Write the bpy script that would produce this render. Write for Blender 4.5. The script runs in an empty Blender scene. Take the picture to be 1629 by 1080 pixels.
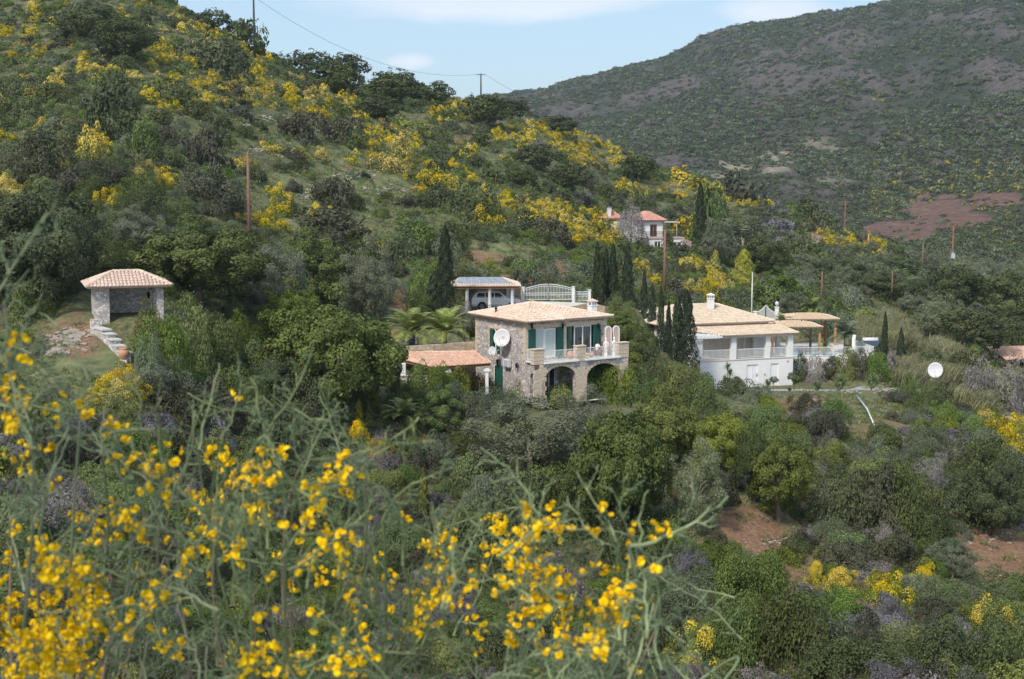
import bpy, bmesh, math, random
import numpy as np
from mathutils import Vector, Matrix, noise as mnoise, geometry as mgeo
random.seed(7); RNG = np.random.default_rng(7)
R = math.radians
SC = bpy.context.scene
COL = SC.collection

# ------------------------------------------------------------------ camera
F = 2238.0; CX, CY = 814.5, 540.0; PITCH = math.atan((540-280)/F)
cam_d = bpy.data.cameras.new('camera'); cam = bpy.data.objects.new('camera', cam_d); COL.objects.link(cam)
cam.location = (0, 0, 0); cam.rotation_euler = (R(90)-PITCH, 0, 0)
cam_d.sensor_width = 36; cam_d.lens = F/1629*36; cam_d.clip_start = .05; cam_d.clip_end = 9000
cam_d.dof.use_dof = True; cam_d.dof.focus_distance = 118; cam_d.dof.aperture_fstop = 14.0
SC.camera = cam

# ------------------------------------------------------------------ sky, sun, exposure
SUN_EL, SUN_AZ = R(48), R(-148)          # azimuth measured from +Y towards +X
W = bpy.data.worlds.new('World'); SC.world = W; W.use_nodes = True
def build_world():
    nt = W.node_tree; N = nt.nodes; L = nt.links; N.clear()
    out = N.new('ShaderNodeOutputWorld'); bg = N.new('ShaderNodeBackground')
    sky = N.new('ShaderNodeTexSky'); sky.sky_type = 'NISHITA'; sky.sun_disc = False
    sky.sun_elevation = SUN_EL; sky.sun_rotation = SUN_AZ; sky.dust_density = 1.6; sky.air_density = 1.0
    tc = N.new('ShaderNodeTexCoord')
    mp = N.new('ShaderNodeMapping'); mp.inputs['Scale'].default_value = (1.0, 1.0, 4.6)
    mp.inputs['Location'].default_value = (CLOUD_OFF[0], CLOUD_OFF[1], CLOUD_OFF[2])
    L.new(tc.outputs['Generated'], mp.inputs[0])
    n = N.new('ShaderNodeTexNoise'); n.inputs['Scale'].default_value = 5.5; n.inputs['Detail'].default_value = 10
    n.inputs['Roughness'].default_value = .56; n.inputs['Distortion'].default_value = .2
    L.new(mp.outputs[0], n.inputs['Vector'])
    sx = N.new('ShaderNodeSeparateXYZ'); L.new(tc.outputs['Generated'], sx.inputs[0])
    def mth(op, p, q=0., clamp=False):
        m = N.new('ShaderNodeMath'); m.operation = op; m.use_clamp = clamp
        for k, x in enumerate((p, q)):
            if isinstance(x, (int, float)): m.inputs[k].default_value = x
            else: L.new(x, m.inputs[k])
        return m.outputs[0]
    az = mth('DIVIDE', sx.outputs[0], sx.outputs[1]); el = mth('DIVIDE', sx.outputs[2], sx.outputs[1])
    total = None                       # cloud banks: direction (x/y, z/y), half width, half height, weight
    for (ca, ce, wa, we, k) in ((-.03,.125,.13,.020,1.),(.10,.150,.30,.028,.9),(.183,.113,.045,.014,1.),(-.072,.080,.020,.006,.8),(-.25,.2,.2,.03,.5),(.5,.2,.3,.05,.8)):
        d2 = mth('ADD', mth('POWER', mth('ABSOLUTE', mth('DIVIDE', mth('SUBTRACT', az, ca), wa)), 2.), mth('POWER', mth('ABSOLUTE', mth('DIVIDE', mth('SUBTRACT', el, ce), we)), 2.))
        b_ = mth('MULTIPLY', mth('SUBTRACT', 1., mth('MULTIPLY', d2, .6), True), k); total = b_ if total is None else mth('MAXIMUM', total, b_)
    cl = mth('ADD', mth('MULTIPLY', total, .40), mth('MULTIPLY', n.outputs[0], .70))
    front = mth('GREATER_THAN', sx.outputs[1], .05)
    cl = mth('ADD', mth('MULTIPLY', cl, front), mth('MULTIPLY', mth('MULTIPLY', n.outputs[0], 1.05), mth('SUBTRACT', 1., front)))
    cr = N.new('ShaderNodeValToRGB'); cr.color_ramp.elements[0].position = .46; cr.color_ramp.elements[1].position = .66
    L.new(cl, cr.inputs[0])
    n2 = N.new('ShaderNodeTexNoise'); n2.inputs['Scale'].default_value = 3.5; n2.inputs['Detail'].default_value = 5
    L.new(mp.outputs[0], n2.inputs['Vector'])
    cc = N.new('ShaderNodeMix'); cc.data_type = 'RGBA'
    cc.inputs[6].default_value = (4.2, 4.8, 5.9, 1); cc.inputs[7].default_value = (6.9, 7.1, 7.4, 1)
    L.new(n2.outputs[0], cc.inputs[0])
    mx = N.new('ShaderNodeMix'); mx.data_type = 'RGBA'
    mul = N.new('ShaderNodeMath'); mul.operation = 'MULTIPLY'; mul.inputs[1].default_value = .92
    L.new(cr.outputs[0], mul.inputs[0]); L.new(mul.outputs[0], mx.inputs[0])
    # thin high veil lifts the clear sky towards a pale milky blue
    veil = N.new('ShaderNodeMix'); veil.data_type = 'RGBA'; veil.inputs[0].default_value = .5
    L.new(sky.outputs[0], veil.inputs[6]); veil.inputs[7].default_value = (3.3, 4.8, 6.3, 1)
    L.new(veil.outputs[2], mx.inputs[6]); L.new(cc.outputs[2], mx.inputs[7])
    L.new(mx.outputs[2], bg.inputs[0]); bg.inputs[1].default_value = .105
    L.new(bg.outputs[0], out.inputs[0])
CLOUD_OFF = (0.35, 0.0, 0.2)
build_world()
sd = bpy.data.lights.new('sun', 'SUN'); sd.energy = 2.35; sd.angle = R(9); sd.color = (1, .93, .82)
sun = bpy.data.objects.new('sun', sd); COL.objects.link(sun)
_d = Vector((math.sin(SUN_AZ)*math.cos(SUN_EL), math.cos(SUN_AZ)*math.cos(SUN_EL), math.sin(SUN_EL)))
sun.rotation_euler = _d.to_track_quat('Z', 'Y').to_euler(); sun.location = _d*300
SC.view_settings.view_transform = 'Standard'; SC.view_settings.look = 'None'
SC.view_settings.exposure = 0.72; SC.view_settings.gamma = 1
SC.cycles.max_bounces = 6; SC.cycles.transparent_max_bounces = 8; SC.cycles.volume_bounces = 0

# ------------------------------------------------------------------ pixel <-> world
_f = np.array([0, math.cos(PITCH), -math.sin(PITCH)]); _u = np.array([0, math.sin(PITCH), math.cos(PITCH)])
def ray(u, v):
    d = np.array([1., 0, 0])*((u-CX)/F) + _u*(-(v-CY)/F) + _f
    return d/d[1]
def P(u, v, d):
    r = ray(u, v)*d
    return Vector((float(r[0]), float(r[1]), float(r[2])))
def proj(x, y, z):
    dz = y*_f[1] + z*_f[2]; up = y*_u[1] + z*_u[2]
    return CX + F*x/dz, CY - F*up/dz

# ------------------------------------------------------------------ names, labels, linking
def tag(o, label=None, cat=None, group=None, kind=None):
    if label: o['label'] = label
    if cat: o['category'] = cat
    if group: o['group'] = group
    if kind: o['kind'] = kind
    return o
def empty(name, loc, rz=0, label=None, cat=None, group=None):
    o = bpy.data.objects.new(name, None); COL.objects.link(o)
    o.location = loc; o.rotation_euler = (0, 0, rz); o.empty_display_size = .3
    return tag(o, label, cat, group)
def link(name, me, parent=None):
    o = bpy.data.objects.new(name, me); COL.objects.link(o)
    if parent is not None: o.parent = parent
    return o
def copy_tree(o, parent=None):
    c = o.copy(); COL.objects.link(c); c.parent = parent
    for ch in list(o.children): copy_tree(ch, c)
    return c

# ------------------------------------------------------------------ terrain
CP = []
def col_pts(u, pts):
    for v, d in pts:
        r = ray(u, v); CP.append((r[0], math.log(d), r[2]))
col_pts(-500, [(1080,50),(800,64),(640,78),(560,90),(450,104),(330,122),(250,140),(150,170),(50,215),(-100,280),(-300,400)])
col_pts(0, [(1080,50),(800,65),(640,80),(580,90),(470,108),(350,130),(260,155),(160,200),(60,255),(-60,320),(-120,400),(0,520)])
col_pts(190, [(1080,54),(900,62),(700,75),(580,86),(490,96),(410,112),(335,130),(255,152),(155,192),(60,245),(-10,300),(-45,360),(60,480)])
col_pts(394, [(1080,60),(800,80),(650,94),(560,108),(475,122),(390,140),(305,165),(205,205),(130,250),(75,300),(150,400)])
col_pts(600, [(1080,68),(850,86),(700,100),(625,110),(560,118),(500,130),(430,150),(350,175),(265,215),(195,270),(145,325),(215,430)])
col_pts(765, [(1080,72),(850,88),(720,100),(645,109),(600,117),(535,126),(490,138),(420,160),(330,200),(240,270),(165,380),(230,480)])
col_pts(880, [(1080,72),(850,88),(720,101),(640,110),(605,118),(535,128),(482,142),(430,160),(330,212),(250,290),(200,400),(260,500)])
col_pts(1000, [(1080,71),(850,87),(720,102),(640,113),(570,127),(490,150),(430,185),(395,240),(335,290),(285,340),(245,400),(300,520)])
col_pts(1110, [(1080,70),(860,85),(780,92),(700,104),(640,118),(610,128),(540,145),(480,170),(430,205),(395,250),(340,310),(290,370),(335,480)])
col_pts(1200, [(1080,70),(865,86),(800,91),(700,106),(645,121),(622,130),(560,148),(500,170),(450,205),(400,255),(355,310),(322,350),(370,450)])
col_pts(1300, [(1080,68),(900,84),(780,97),(690,110),(640,124),(622,131),(560,150),(500,178),(455,215),(415,260),(380,300),(352,335),(400,430)])
col_pts(1400, [(1080,66),(900,84),(780,99),(690,113),(630,130),(590,148),(540,172),(490,205),(450,245),(412,290),(392,320),(425,420),(430,520)])
col_pts(1520, [(1080,66),(920,84),(780,101),(690,117),(640,131),(580,155),(530,185),(490,225),(455,280),(440,330),(425,420),(415,520)])
col_pts(1629, [(1080,66),(900,88),(780,105),(700,122),(620,145),(560,185),(515,240),(480,300),(455,360),(430,450),(415,540)])
col_pts(2200, [(1080,66),(900,88),(780,105),(700,122),(620,145),(560,185),(515,240),(480,300),(450,360),(400,450),(380,540)])
for a in (-1.2, -.8, -.45, -.2, 0, .2, .45, .8, 1.2):
    for y in (1.2, 2.5, 5, 10, 18, 28, 38):
        CP.append((a, math.log(y), -(1.75+.64*y - .0042*y*y)/y))
CP = np.array(CP)
SA = 3.2
def rbf_fit(cp, lam=2e-4):
    X = np.c_[cp[:, 0]*SA, cp[:, 1]]; n = len(X)
    D = np.sqrt(((X[:, None]-X[None])**2).sum(-1)); K = D**2*np.log(D+1e-9) + np.eye(n)*lam
    Pm = np.c_[np.ones(n), X]; A = np.block([[K, Pm], [Pm.T, np.zeros((3, 3))]])
    return X, np.linalg.solve(A, np.r_[cp[:, 2], 0, 0, 0])
def rbf_eval(fit, a, l):
    X, w = fit; sh = np.shape(a); a = np.ravel(a)*SA; l = np.ravel(l); out = np.zeros(len(a)); n = len(X)
    for i in range(0, len(a), 20000):
        q = np.c_[a[i:i+20000], l[i:i+20000]]
        D = np.sqrt(((q[:, None]-X[None])**2).sum(-1)); K = D**2*np.log(D+1e-9)
        out[i:i+20000] = K@w[:n] + w[n] + q@w[n+1:]
    return out.reshape(sh)
FIT = rbf_fit(CP)
# fractal value noise in numpy
_perm = np.random.default_rng(3).random((256, 256))
def vnoise(x, y):
    xi = np.floor(x).astype(int); yi = np.floor(y).astype(int); fx = x-xi; fy = y-yi
    fx = fx*fx*(3-2*fx); fy = fy*fy*(3-2*fy)
    g = lambda i, j: _perm[i % 256, j % 256]
    return (g(xi, yi)*(1-fx)+g(xi+1, yi)*fx)*(1-fy) + (g(xi, yi+1)*(1-fx)+g(xi+1, yi+1)*fx)*fy
def fbm(x, y, o=4):
    s = 0; a = .5; t = 0
    for k in range(o):
        s = s + a*vnoise(x*2**k+17.3*k, y*2**k-9.1*k); t += a; a *= .5
    return s/t
PADS = []    # (x, y, half-length, half-width, yaw, z, blend)
def pad_at(u, v, d, hx, hy, yaw, bl=4, dz=0):
    p = P(u, v, d); PADS.append((p.x, p.y, hx, hy, yaw, p.z+dz, bl)); return p
pad_at(905, 628, 121, 11, 8.5, R(25), 3)            # stone villa
pad_at(690, 548, 126, 9, 3.0, R(12), 2)             # palm terrace
pad_at(820, 494, 142, 12, 5, R(2), 3)               # carport yard
pad_at(1200, 619, 138, 8, 7, R(20), 3)              # white villa
pad_at(1320, 574, 156, 11, 9.5, R(6), 2)            # pool terrace
pad_at(1310, 624, 130, 14, 1.6, R(4), 2)            # drive
pad_at(200, 497, 97, 3.2, 2.6, R(-12), 2)           # pavilion
pad_at(1058, 401, 256, 9, 8, R(10), 5)              # far house
def terrain_z(x, y, noise=True):
    x = np.asarray(x, float); y = np.asarray(y, float)
    z = rbf_eval(FIT, x/y, np.log(y))*y
    w = np.clip((y-45)/30, 0, 1)
    z = z + w*((fbm(x*.06+5, y*.06, 4)-.5)*2.2 + (fbm(x*.35, y*.35, 3)-.5)*.55)
    # old dry-stone terraces: shallow steps on the hillside
    tw = np.clip((y-135)/20, 0, 1)*np.clip((330-y)/60, 0, 1)*.7
    h = z/2.6; zt = (np.floor(h)+np.clip((h-np.floor(h)-.62)/.3, 0, 1))*2.6
    z = z*(1-tw*.6) + zt*tw*.6
    for (px, py, hx, hy, yaw, pz, bl) in PADS:
        c, s = math.cos(yaw), math.sin(yaw); dx = x-px; dy = y-py
        lx = np.abs(dx*c+dy*s)-hx; ly = np.abs(-dx*s+dy*c)-hy
        dd = np.maximum(np.maximum(lx, ly), 0); k = np.clip(1-dd/bl, 0, 1); k = k*k*(3-2*k)
        z = z*(1-k)+pz*k
    return z
NA, NL = 460, 520
A_ = np.tan(np.linspace(-.86, .86, NA))*.86; L_ = np.linspace(math.log(1.5), math.log(640), NL)
AA, LL = np.meshgrid(A_, L_, indexing='ij')
YY = np.exp(LL); XX = AA*YY; ZZ = terrain_z(XX, YY); SS = ZZ/YY
def gz(x, y):
    """height of the meshed ground (bilinear)"""
    a = x/y; fi = np.interp(a, A_, np.arange(NA)); fj = (math.log(y)-L_[0])/(L_[1]-L_[0])
    i = int(min(max(fi, 0), NA-2)); j = int(min(max(fj, 0), NL-2)); ti = fi-i; tj = fj-j
    return float((ZZ[i, j]*(1-ti)+ZZ[i+1, j]*ti)*(1-tj) + (ZZ[i, j+1]*(1-ti)+ZZ[i+1, j+1]*ti)*tj)
def gzv(x, y):
    a = x/y; fi = np.interp(a, A_, np.arange(NA)); fj = (np.log(y)-L_[0])/(L_[1]-L_[0])
    i = np.clip(fi.astype(int), 0, NA-2); j = np.clip(fj.astype(int), 0, NL-2); ti = fi-i; tj = fj-j
    return (ZZ[i, j]*(1-ti)+ZZ[i+1, j]*ti)*(1-tj) + (ZZ[i, j+1]*(1-ti)+ZZ[i+1, j+1]*ti)*tj
def hit(u, v, dmin=48):
    """first ground point under a pixel, None if it is sky"""
    r = ray(u, v); i = int(np.clip(np.interp(r[0], A_, np.arange(NA)), 0, NA-1))
    row = SS[i]; ok = np.nonzero((row >= r[2]) & (np.exp(L_) > dmin))[0]
    if len(ok) == 0: return None
    j = ok[0]
    if j > 0 and row[j-1] < r[2]:
        t = (r[2]-row[j-1])/(row[j]-row[j-1]+1e-12); l = L_[j-1]+t*(L_[j]-L_[j-1])
    else: l = L_[j]
    y = math.exp(l); return Vector((r[0]*y, y, gz(r[0]*y, y)))

# ------------------------------------------------------------------ materials
def newmat(name):
    m = bpy.data.materials.new(name); m.use_nodes = True; nt = m.node_tree
    b = nt.nodes['Principled BSDF']; b.inputs['Roughness'].default_value = .8
    b.inputs['Specular IOR Level'].default_value = .25
    return m, nt, b
def ramp(nt, pts, src, interp='LINEAR'):
    r = nt.nodes.new('ShaderNodeValToRGB'); r.color_ramp.interpolation = interp
    e = r.color_ramp.elements
    while len(e) < len(pts): e.new(.5)
    for k, (p, c) in enumerate(pts): e[k].position = p; e[k].color = (*c, 1)
    nt.links.new(src, r.inputs[0]); return r.outputs[0]
def noise_n(nt, scale, detail=5, rough=.6, coord='Object', dist=0):
    tc = nt.nodes.new('ShaderNodeTexCoord'); n = nt.nodes.new('ShaderNodeTexNoise')
    n.inputs['Scale'].default_value = scale; n.inputs['Detail'].default_value = detail
    n.inputs['Roughness'].default_value = rough; n.inputs['Distortion'].default_value = dist
    nt.links.new(tc.outputs[coord], n.inputs['Vector']); return n.outputs[0]
def mixc(nt, fac, a, b, mode='MIX'):
    m = nt.nodes.new('ShaderNodeMix'); m.data_type = 'RGBA'; m.blend_type = mode
    for s, x in ((0, fac), (6, a), (7, b)):
        if isinstance(x, (int, float)): m.inputs[s].default_value = x
        elif isinstance(x, tuple): m.inputs[s].default_value = (*x, 1)
        else: nt.links.new(x, m.inputs[s])
    return m.outputs[2]
def mathn(nt, op, a, b=0., c=None, clamp=False):
    m = nt.nodes.new('ShaderNodeMath'); m.operation = op; m.use_clamp = clamp
    for k, x in enumerate((a, b, c)):
        if x is None: continue
        if isinstance(x, (int, float)): m.inputs[k].default_value = x
        else: nt.links.new(x, m.inputs[k])
    return m.outputs[0]
def bump(nt, b, h, strength=.4, dist=.05):
    n = nt.nodes.new('ShaderNodeBump'); n.inputs['Strength'].default_value = strength; n.inputs['Distance'].default_value = dist
    nt.links.new(h, n.inputs['Height']); nt.links.new(n.outputs[0], b.inputs['Normal'])
def attr(nt, name, out='Fac'):
    a = nt.nodes.new('ShaderNodeAttribute'); a.attribute_name = name; return a.outputs[out]
def plain(name, c, rough=.7, var=.12, scale=3, metal=0, spec=.3, bmp=0):
    m, nt, b = newmat(name); f = noise_n(nt, scale, 5)
    lo = tuple(x*(1-var) for x in c); hi = tuple(min(1, x*(1+var)) for x in c)
    nt.links.new(ramp(nt, [(.3, lo), (.7, hi)], f), b.inputs['Base Color'])
    b.inputs['Roughness'].default_value = rough; b.inputs['Metallic'].default_value = metal
    b.inputs['Specular IOR Level'].default_value = spec
    if bmp: bump(nt, b, noise_n(nt, scale*4, 4), bmp)
    return m
def foliage(name, dark, light, hue=.12, trans=.25, rough=.6, coarse=.0):
    """leaf colours: per leaf, per clump and per plant variation"""
    m, nt, b = newmat(name)
    oi = nt.nodes.new('ShaderNodeObjectInfo')
    f = mathn(nt, 'ADD', mathn(nt, 'MULTIPLY', attr(nt, 'rnd'), .62), mathn(nt, 'MULTIPLY', noise_n(nt, 2.3, 3), .45))
    c = ramp(nt, [(.12, dark), (.88, light)], f)
    hs = nt.nodes.new('ShaderNodeHueSaturation')
    nt.links.new(mathn(nt, 'MULTIPLY_ADD', oi.outputs['Random'], hue*.22, .5-hue*.11), hs.inputs['Hue'])
    r2 = mathn(nt, 'FRACT', mathn(nt, 'MULTIPLY', oi.outputs['Random'], 13.7))
    nt.links.new(mathn(nt, 'MULTIPLY_ADD', r2, .5, .75), hs.inputs['Value'])
    r3 = mathn(nt, 'FRACT', mathn(nt, 'MULTIPLY', oi.outputs['Random'], 37.1))
    nt.links.new(mathn(nt, 'MULTIPLY_ADD', r3, .35, .8), hs.inputs['Saturation'])
    nt.links.new(c, hs.inputs['Color'])
    nt.links.new(hs.outputs[0], b.inputs['Base Color']); b.inputs['Roughness'].default_value = rough
    tr = nt.nodes.new('ShaderNodeBsdfTranslucent'); nt.links.new(hs.outputs[0], tr.inputs[0])
    ms = nt.nodes.new('ShaderNodeMixShader'); ms.inputs[0].default_value = trans
    nt.links.new(b.outputs[0], ms.inputs[1]); nt.links.new(tr.outputs[0], ms.inputs[2])
    nt.links.new(ms.outputs[0], nt.nodes['Material Output'].inputs[0]); return m

M = {}
M['dark'] = foliage('dark_evergreen_leaves', (.028,.044,.014), (.13,.155,.055))
M['brown'] = foliage('brownish_evergreen_leaves', (.034,.038,.022), (.125,.12,.07))
M['green'] = foliage('green_leaves', (.045,.078,.018), (.19,.25,.065))
M['lime'] = foliage('yellow_green_leaves', (.06,.09,.02), (.26,.28,.06))
M['olive'] = foliage('olive_leaves', (.07,.085,.046), (.26,.28,.17))
M['grey'] = foliage('grey_green_leaves', (.06,.08,.045), (.21,.245,.145))
M['carob'] = foliage('carob_leaves', (.042,.068,.016), (.22,.25,.065))
M['cypress'] = foliage('cypress_leaves', (.018,.032,.016), (.065,.09,.042))
M['heather'] = foliage('heather_sprigs', (.07,.065,.07), (.27,.245,.285))
M['straw'] = foliage('straw_stems', (.13,.135,.07), (.36,.34,.19), hue=.05)
M['grass'] = foliage('grass_blades', (.085,.11,.034), (.29,.30,.12), hue=.2)
M['palm'] = foliage('palm_leaves', (.12,.16,.04), (.38,.42,.14), hue=.03, rough=.5)
M['yucca'] = foliage('yucca_leaves', (.05,.09,.03), (.26,.33,.12), hue=.03)
M['twigs'] = foliage('bare_twigs', (.10,.09,.09), (.26,.23,.22), hue=.03, trans=0)
M['yellow'] = foliage('yellow_blossom', (.60,.36,.003), (.95,.62,.006), hue=.02, trans=.2)
M['bloom'] = foliage('half_shaded_yellow_bloom', (.46,.31,.004), (.90,.66,.015), hue=.04, trans=.2)  # yellow blossom of the hillside brooms, its dark end deepened to paint in shade
M['golden'] = foliage('golden_conifer_leaves', (.16,.17,.02), (.48,.46,.06), hue=.02)
M['redflower'] = foliage('red_blossom', (.4,.02,.02), (.75,.08,.05), hue=.02)
M['bark'] = plain('bark', (.17,.135,.10), .9, .35, 9, bmp=.5)
M['palebark'] = plain('pale_bark', (.34,.29,.23), .9, .25, 9, bmp=.4)

# ------------------------------------------------------------------ mesh helpers
def np_mesh(name, verts, faces, mats, rnd=None, midx=None, smooth=False):
    """faces: (n,4) or (n,3) int array"""
    me = bpy.data.meshes.new(name); n, k = faces.shape
    me.vertices.add(len(verts)); me.vertices.foreach_set('co', np.ascontiguousarray(verts, dtype=np.float32).ravel())
    me.loops.add(n*k); me.loops.foreach_set('vertex_index', np.ascontiguousarray(faces, dtype=np.int32).ravel())
    me.polygons.add(n); me.polygons.foreach_set('loop_start', np.arange(0, n*k, k, dtype=np.int32))
    for m in mats: me.materials.append(m)
    if midx is not None: me.polygons.foreach_set('material_index', np.ascontiguousarray(midx, dtype=np.int32))
    if smooth: me.polygons.foreach_set('use_smooth', np.ones(n, dtype=bool))
    if rnd is not None:
        at = me.attributes.new('rnd', 'FLOAT', 'FACE'); at.data.foreach_set('value', np.ascontiguousarray(rnd, dtype=np.float32))
    me.update(calc_edges=True); me.validate(); return me
def leaf_quads(c, nrm, size, aspect, rng, up=None):
    """c centres, nrm normals -> rhomb leaves; returns verts(4n), faces"""
    n = len(c); r = rng.normal(size=(n, 3))
    if up is not None: r = r*.35 + np.array(up)
    t = r - (r*nrm).sum(1)[:, None]*nrm; t /= np.linalg.norm(t, axis=1)[:, None]+1e-9
    b = np.cross(nrm, t); s = size[:, None]; w = s*aspect
    V = np.stack([c-t*s*.5, c+b*w*.5+t*s*.05, c+t*s*.5, c-b*w*.5+t*s*.05], 1).reshape(-1, 3)
    return V, np.arange(4*n).reshape(n, 4)
def tube_np(pts, rad, seg=6):
    """tapered tube along pts -> verts, quad faces"""
    pts = [Vector(p) for p in pts]; V = []; Fc = []
    for i, p in enumerate(pts):
        d = (pts[min(i+1, len(pts)-1)]-pts[max(i-1, 0)]).normalized()
        a = d.orthogonal().normalized() if i == 0 else (pa - d*pa.dot(d)).normalized()
        pa = a; b = d.cross(a)
        for k in range(seg):
            t = 2*math.pi*k/seg; V.append(p+(a*math.cos(t)+b*math.sin(t))*rad[i])
    for i in range(len(pts)-1):
        for k in range(seg):
            Fc.append((i*seg+k, i*seg+(k+1) % seg, (i+1)*seg+(k+1) % seg, (i+1)*seg+k))
    return V, Fc
class MB:
    """collects shapes for ONE mesh object"""
    def __init__(s): s.v = []; s.f = []; s.r = []; s.m = []; s.cur = 0; s.sm = []; s.T = None
    def add(s, V, Fc, rnd=None, smooth=False):
        o = len(s.v)
        s.v += [(s.T@Vector(p))[:] if s.T is not None else tuple(p) for p in V]
        for q in Fc:
            s.f.append(tuple(i+o for i in q)); s.r.append(random.random() if rnd is None else rnd); s.m.append(s.cur); s.sm.append(smooth)
        return s
    def box(s, x0, x1, y0, y1, z0, z1, rz=0, about=None, rnd=None):
        V = [Vector((x, y, z)) for x in (x0, x1) for y in (y0, y1) for z in (z0, z1)]
        if rz:
            o = Vector(about) if about else Vector(((x0+x1)/2, (y0+y1)/2, 0)); m = Matrix.Rotation(rz, 3, 'Z')
            V = [m@(p-o)+o for p in V]
        return s.add(V, [(0,1,3,2),(4,6,7,5),(0,4,5,1),(2,3,7,6),(0,2,6,4),(1,5,7,3)], rnd)
    def tube(s, pts, rad, seg=8, cap=True):
        if isinstance(rad, (int, float)): rad = [rad]*len(pts)
        V, Fc = tube_np(pts, rad, seg); n = len(V)
        if cap: Fc += [tuple(range(seg))[::-1], tuple(range(n-seg, n))]
        return s.add(V, Fc, smooth=True)
    def bar(s, a, b, w, h=None):
        """square-section bar from a to b"""
        a = Vector(a); b = Vector(b); h = h or w; d = (b-a).normalized()
        x = d.cross(Vector((0, 0, 1)));  x = x.normalized() if x.length > 1e-4 else Vector((1, 0, 0)); y = x.cross(d)
        V = [p+x*i*w/2+y*j*h/2 for p in (a, b) for i, j in ((-1,-1),(1,-1),(1,1),(-1,1))]
        return s.add(V, [(0,3,2,1),(4,5,6,7),(0,1,5,4),(1,2,6,5),(2,3,7,6),(3,0,4,7)])
    def lathe(s, c, prof, seg=16):
        V = []; Fc = []; c = Vector(c)
        for r, z in prof:
            for k in range(seg):
                t = 2*math.pi*k/seg; V.append(c+Vector((r*math.cos(t), r*math.sin(t), z)))
        for i in range(len(prof)-1):
            for k in range(seg): Fc.append((i*seg+k, i*seg+(k+1) % seg, (i+1)*seg+(k+1) % seg, (i+1)*seg+k))
        Fc += [tuple(range(seg))[::-1], tuple(range(len(V)-seg, len(V)))]
        return s.add(V, Fc, smooth=True)
    def build(s, name, mat, parent=None, bevel=0):
        me = bpy.data.meshes.new(name); me.from_pydata(s.v, [], s.f)
        for m in (mat if isinstance(mat, (list, tuple)) else [mat]): me.materials.append(m)
        at = me.attributes.new('rnd', 'FLOAT', 'FACE'); at.data.foreach_set('value', s.r)
        me.polygons.foreach_set('material_index', s.m); me.polygons.foreach_set('use_smooth', s.sm)
        me.update(); o = link(name, me, parent)
        if bevel:
            b = o.modifiers.new('bevel', 'BEVEL'); b.width = bevel; b.segments = 1; b.limit_method = 'ANGLE'
        return o
# ------------------------------------------------------------------ ground sheet
def blob_mask(X, Y, blobs):
    """blobs: (u, v, half-width px, half-height px, strength) painted where the pixel's ray meets the real ground"""
    U = CX + F*X/(Y*_f[1]+ZZ*_f[2]); V = CY - F*(Y*_u[1]+ZZ*_u[2])/(Y*_f[1]+ZZ*_f[2])
    n = (fbm(X*.25, Y*.25, 4)-.5)*1.6; m = np.zeros_like(X)
    for (u, v, ru, rv, s) in blobs:
        q = np.sqrt(((U-u)/ru)**2+((V-v)/rv)**2)+n
        m = np.maximum(m, s*np.clip((1.15-q)/.3, 0, 1))
    return m
SOIL = [(1185,850,75,50,1),(1240,905,60,40,.7),(1590,890,75,60,1),(1560,840,60,30,1),(1370,965,30,70,.8),(860,440,60,28,1),(1000,478,50,16,.9),
        (1295,372,22,32,1),(650,480,22,28,1),(770,412,50,12,1),(1300,645,70,16,.9),(1400,700,60,30,.5),(740,750,28,22,1),(660,700,50,30,.7),(110,535,40,30,1),
        (580,132,16,14,1),(665,155,30,10,.8),(240,292,22,14,1),(330,610,60,20,.8),(1480,1040,60,50,.6),(720,220,60,8,.7),(1240,165,1,1,0),(1160,900,40,80,.5),(1340,880,90,40,.4)]
GRASS = [(95,600,80,50,1),(60,660,60,40,.8),(450,330,160,70,.8),(300,200,120,40,.6),(560,260,110,40,.8),(760,400,110,22,.9),(1000,400,60,20,.7),(690,350,90,40,.7),
         (380,160,80,25,.6),(1620,600,50,30,.9),(1400,650,120,30,.5),(1500,440,60,12,.6),(620,680,70,60,.6),(30,470,40,40,.8)]
soil = blob_mask(XX, YY, SOIL); grassm = blob_mask(XX, YY, GRASS)
def ground_material():
    m, nt, b = newmat('hill_soil')
    f = noise_n(nt, .22, 8, .65); f2 = noise_n(nt, 2.2, 6, .7); f3 = noise_n(nt, .9, 5, .6)
    scrub = ramp(nt, [(.3, (.045,.055,.025)), (.48, (.10,.115,.05)), (.6, (.19,.16,.085)), (.78, (.24,.17,.10))], f2)
    grass = ramp(nt, [(.3, (.08,.105,.04)), (.55, (.165,.18,.08)), (.75, (.28,.25,.14))], f3)
    red = ramp(nt, [(.25, (.08,.046,.030)), (.42, (.17,.10,.06)), (.58, (.26,.155,.095)), (.72, (.35,.24,.165)), (.85, (.46,.38,.30))], noise_n(nt, 3.4, 9, .72))
    c = mixc(nt, attr(nt, 'grass'), scrub, grass); c = mixc(nt, attr(nt, 'soil'), c, red)
    c = mixc(nt, ramp(nt, [(.60, (0,0,0)), (.68, (1,1,1))], f), c, red)
    nt.links.new(c, b.inputs['Base Color']); b.inputs['Roughness'].default_value = .95
    bump(nt, b, f2, .9, .25); return m
def grid_faces(n, k):
    i = np.arange(n-1)[:, None]*k + np.arange(k-1)[None]
    return np.stack([i, i+k, i+k+1, i+1], -1).reshape(-1, 4)
M['ground'] = ground_material()
me = np_mesh('hillside_ground', np.stack([XX, YY, ZZ], -1).reshape(-1, 3), grid_faces(NA, NL), [M['ground']], smooth=True)
for nm, arr in (('soil', soil), ('grass', grassm)):
    at = me.attributes.new(nm, 'FLOAT', 'POINT'); at.data.foreach_set('value', arr.astype(np.float32).ravel())
tag(link('hillside_ground', me), kind='structure')

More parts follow.
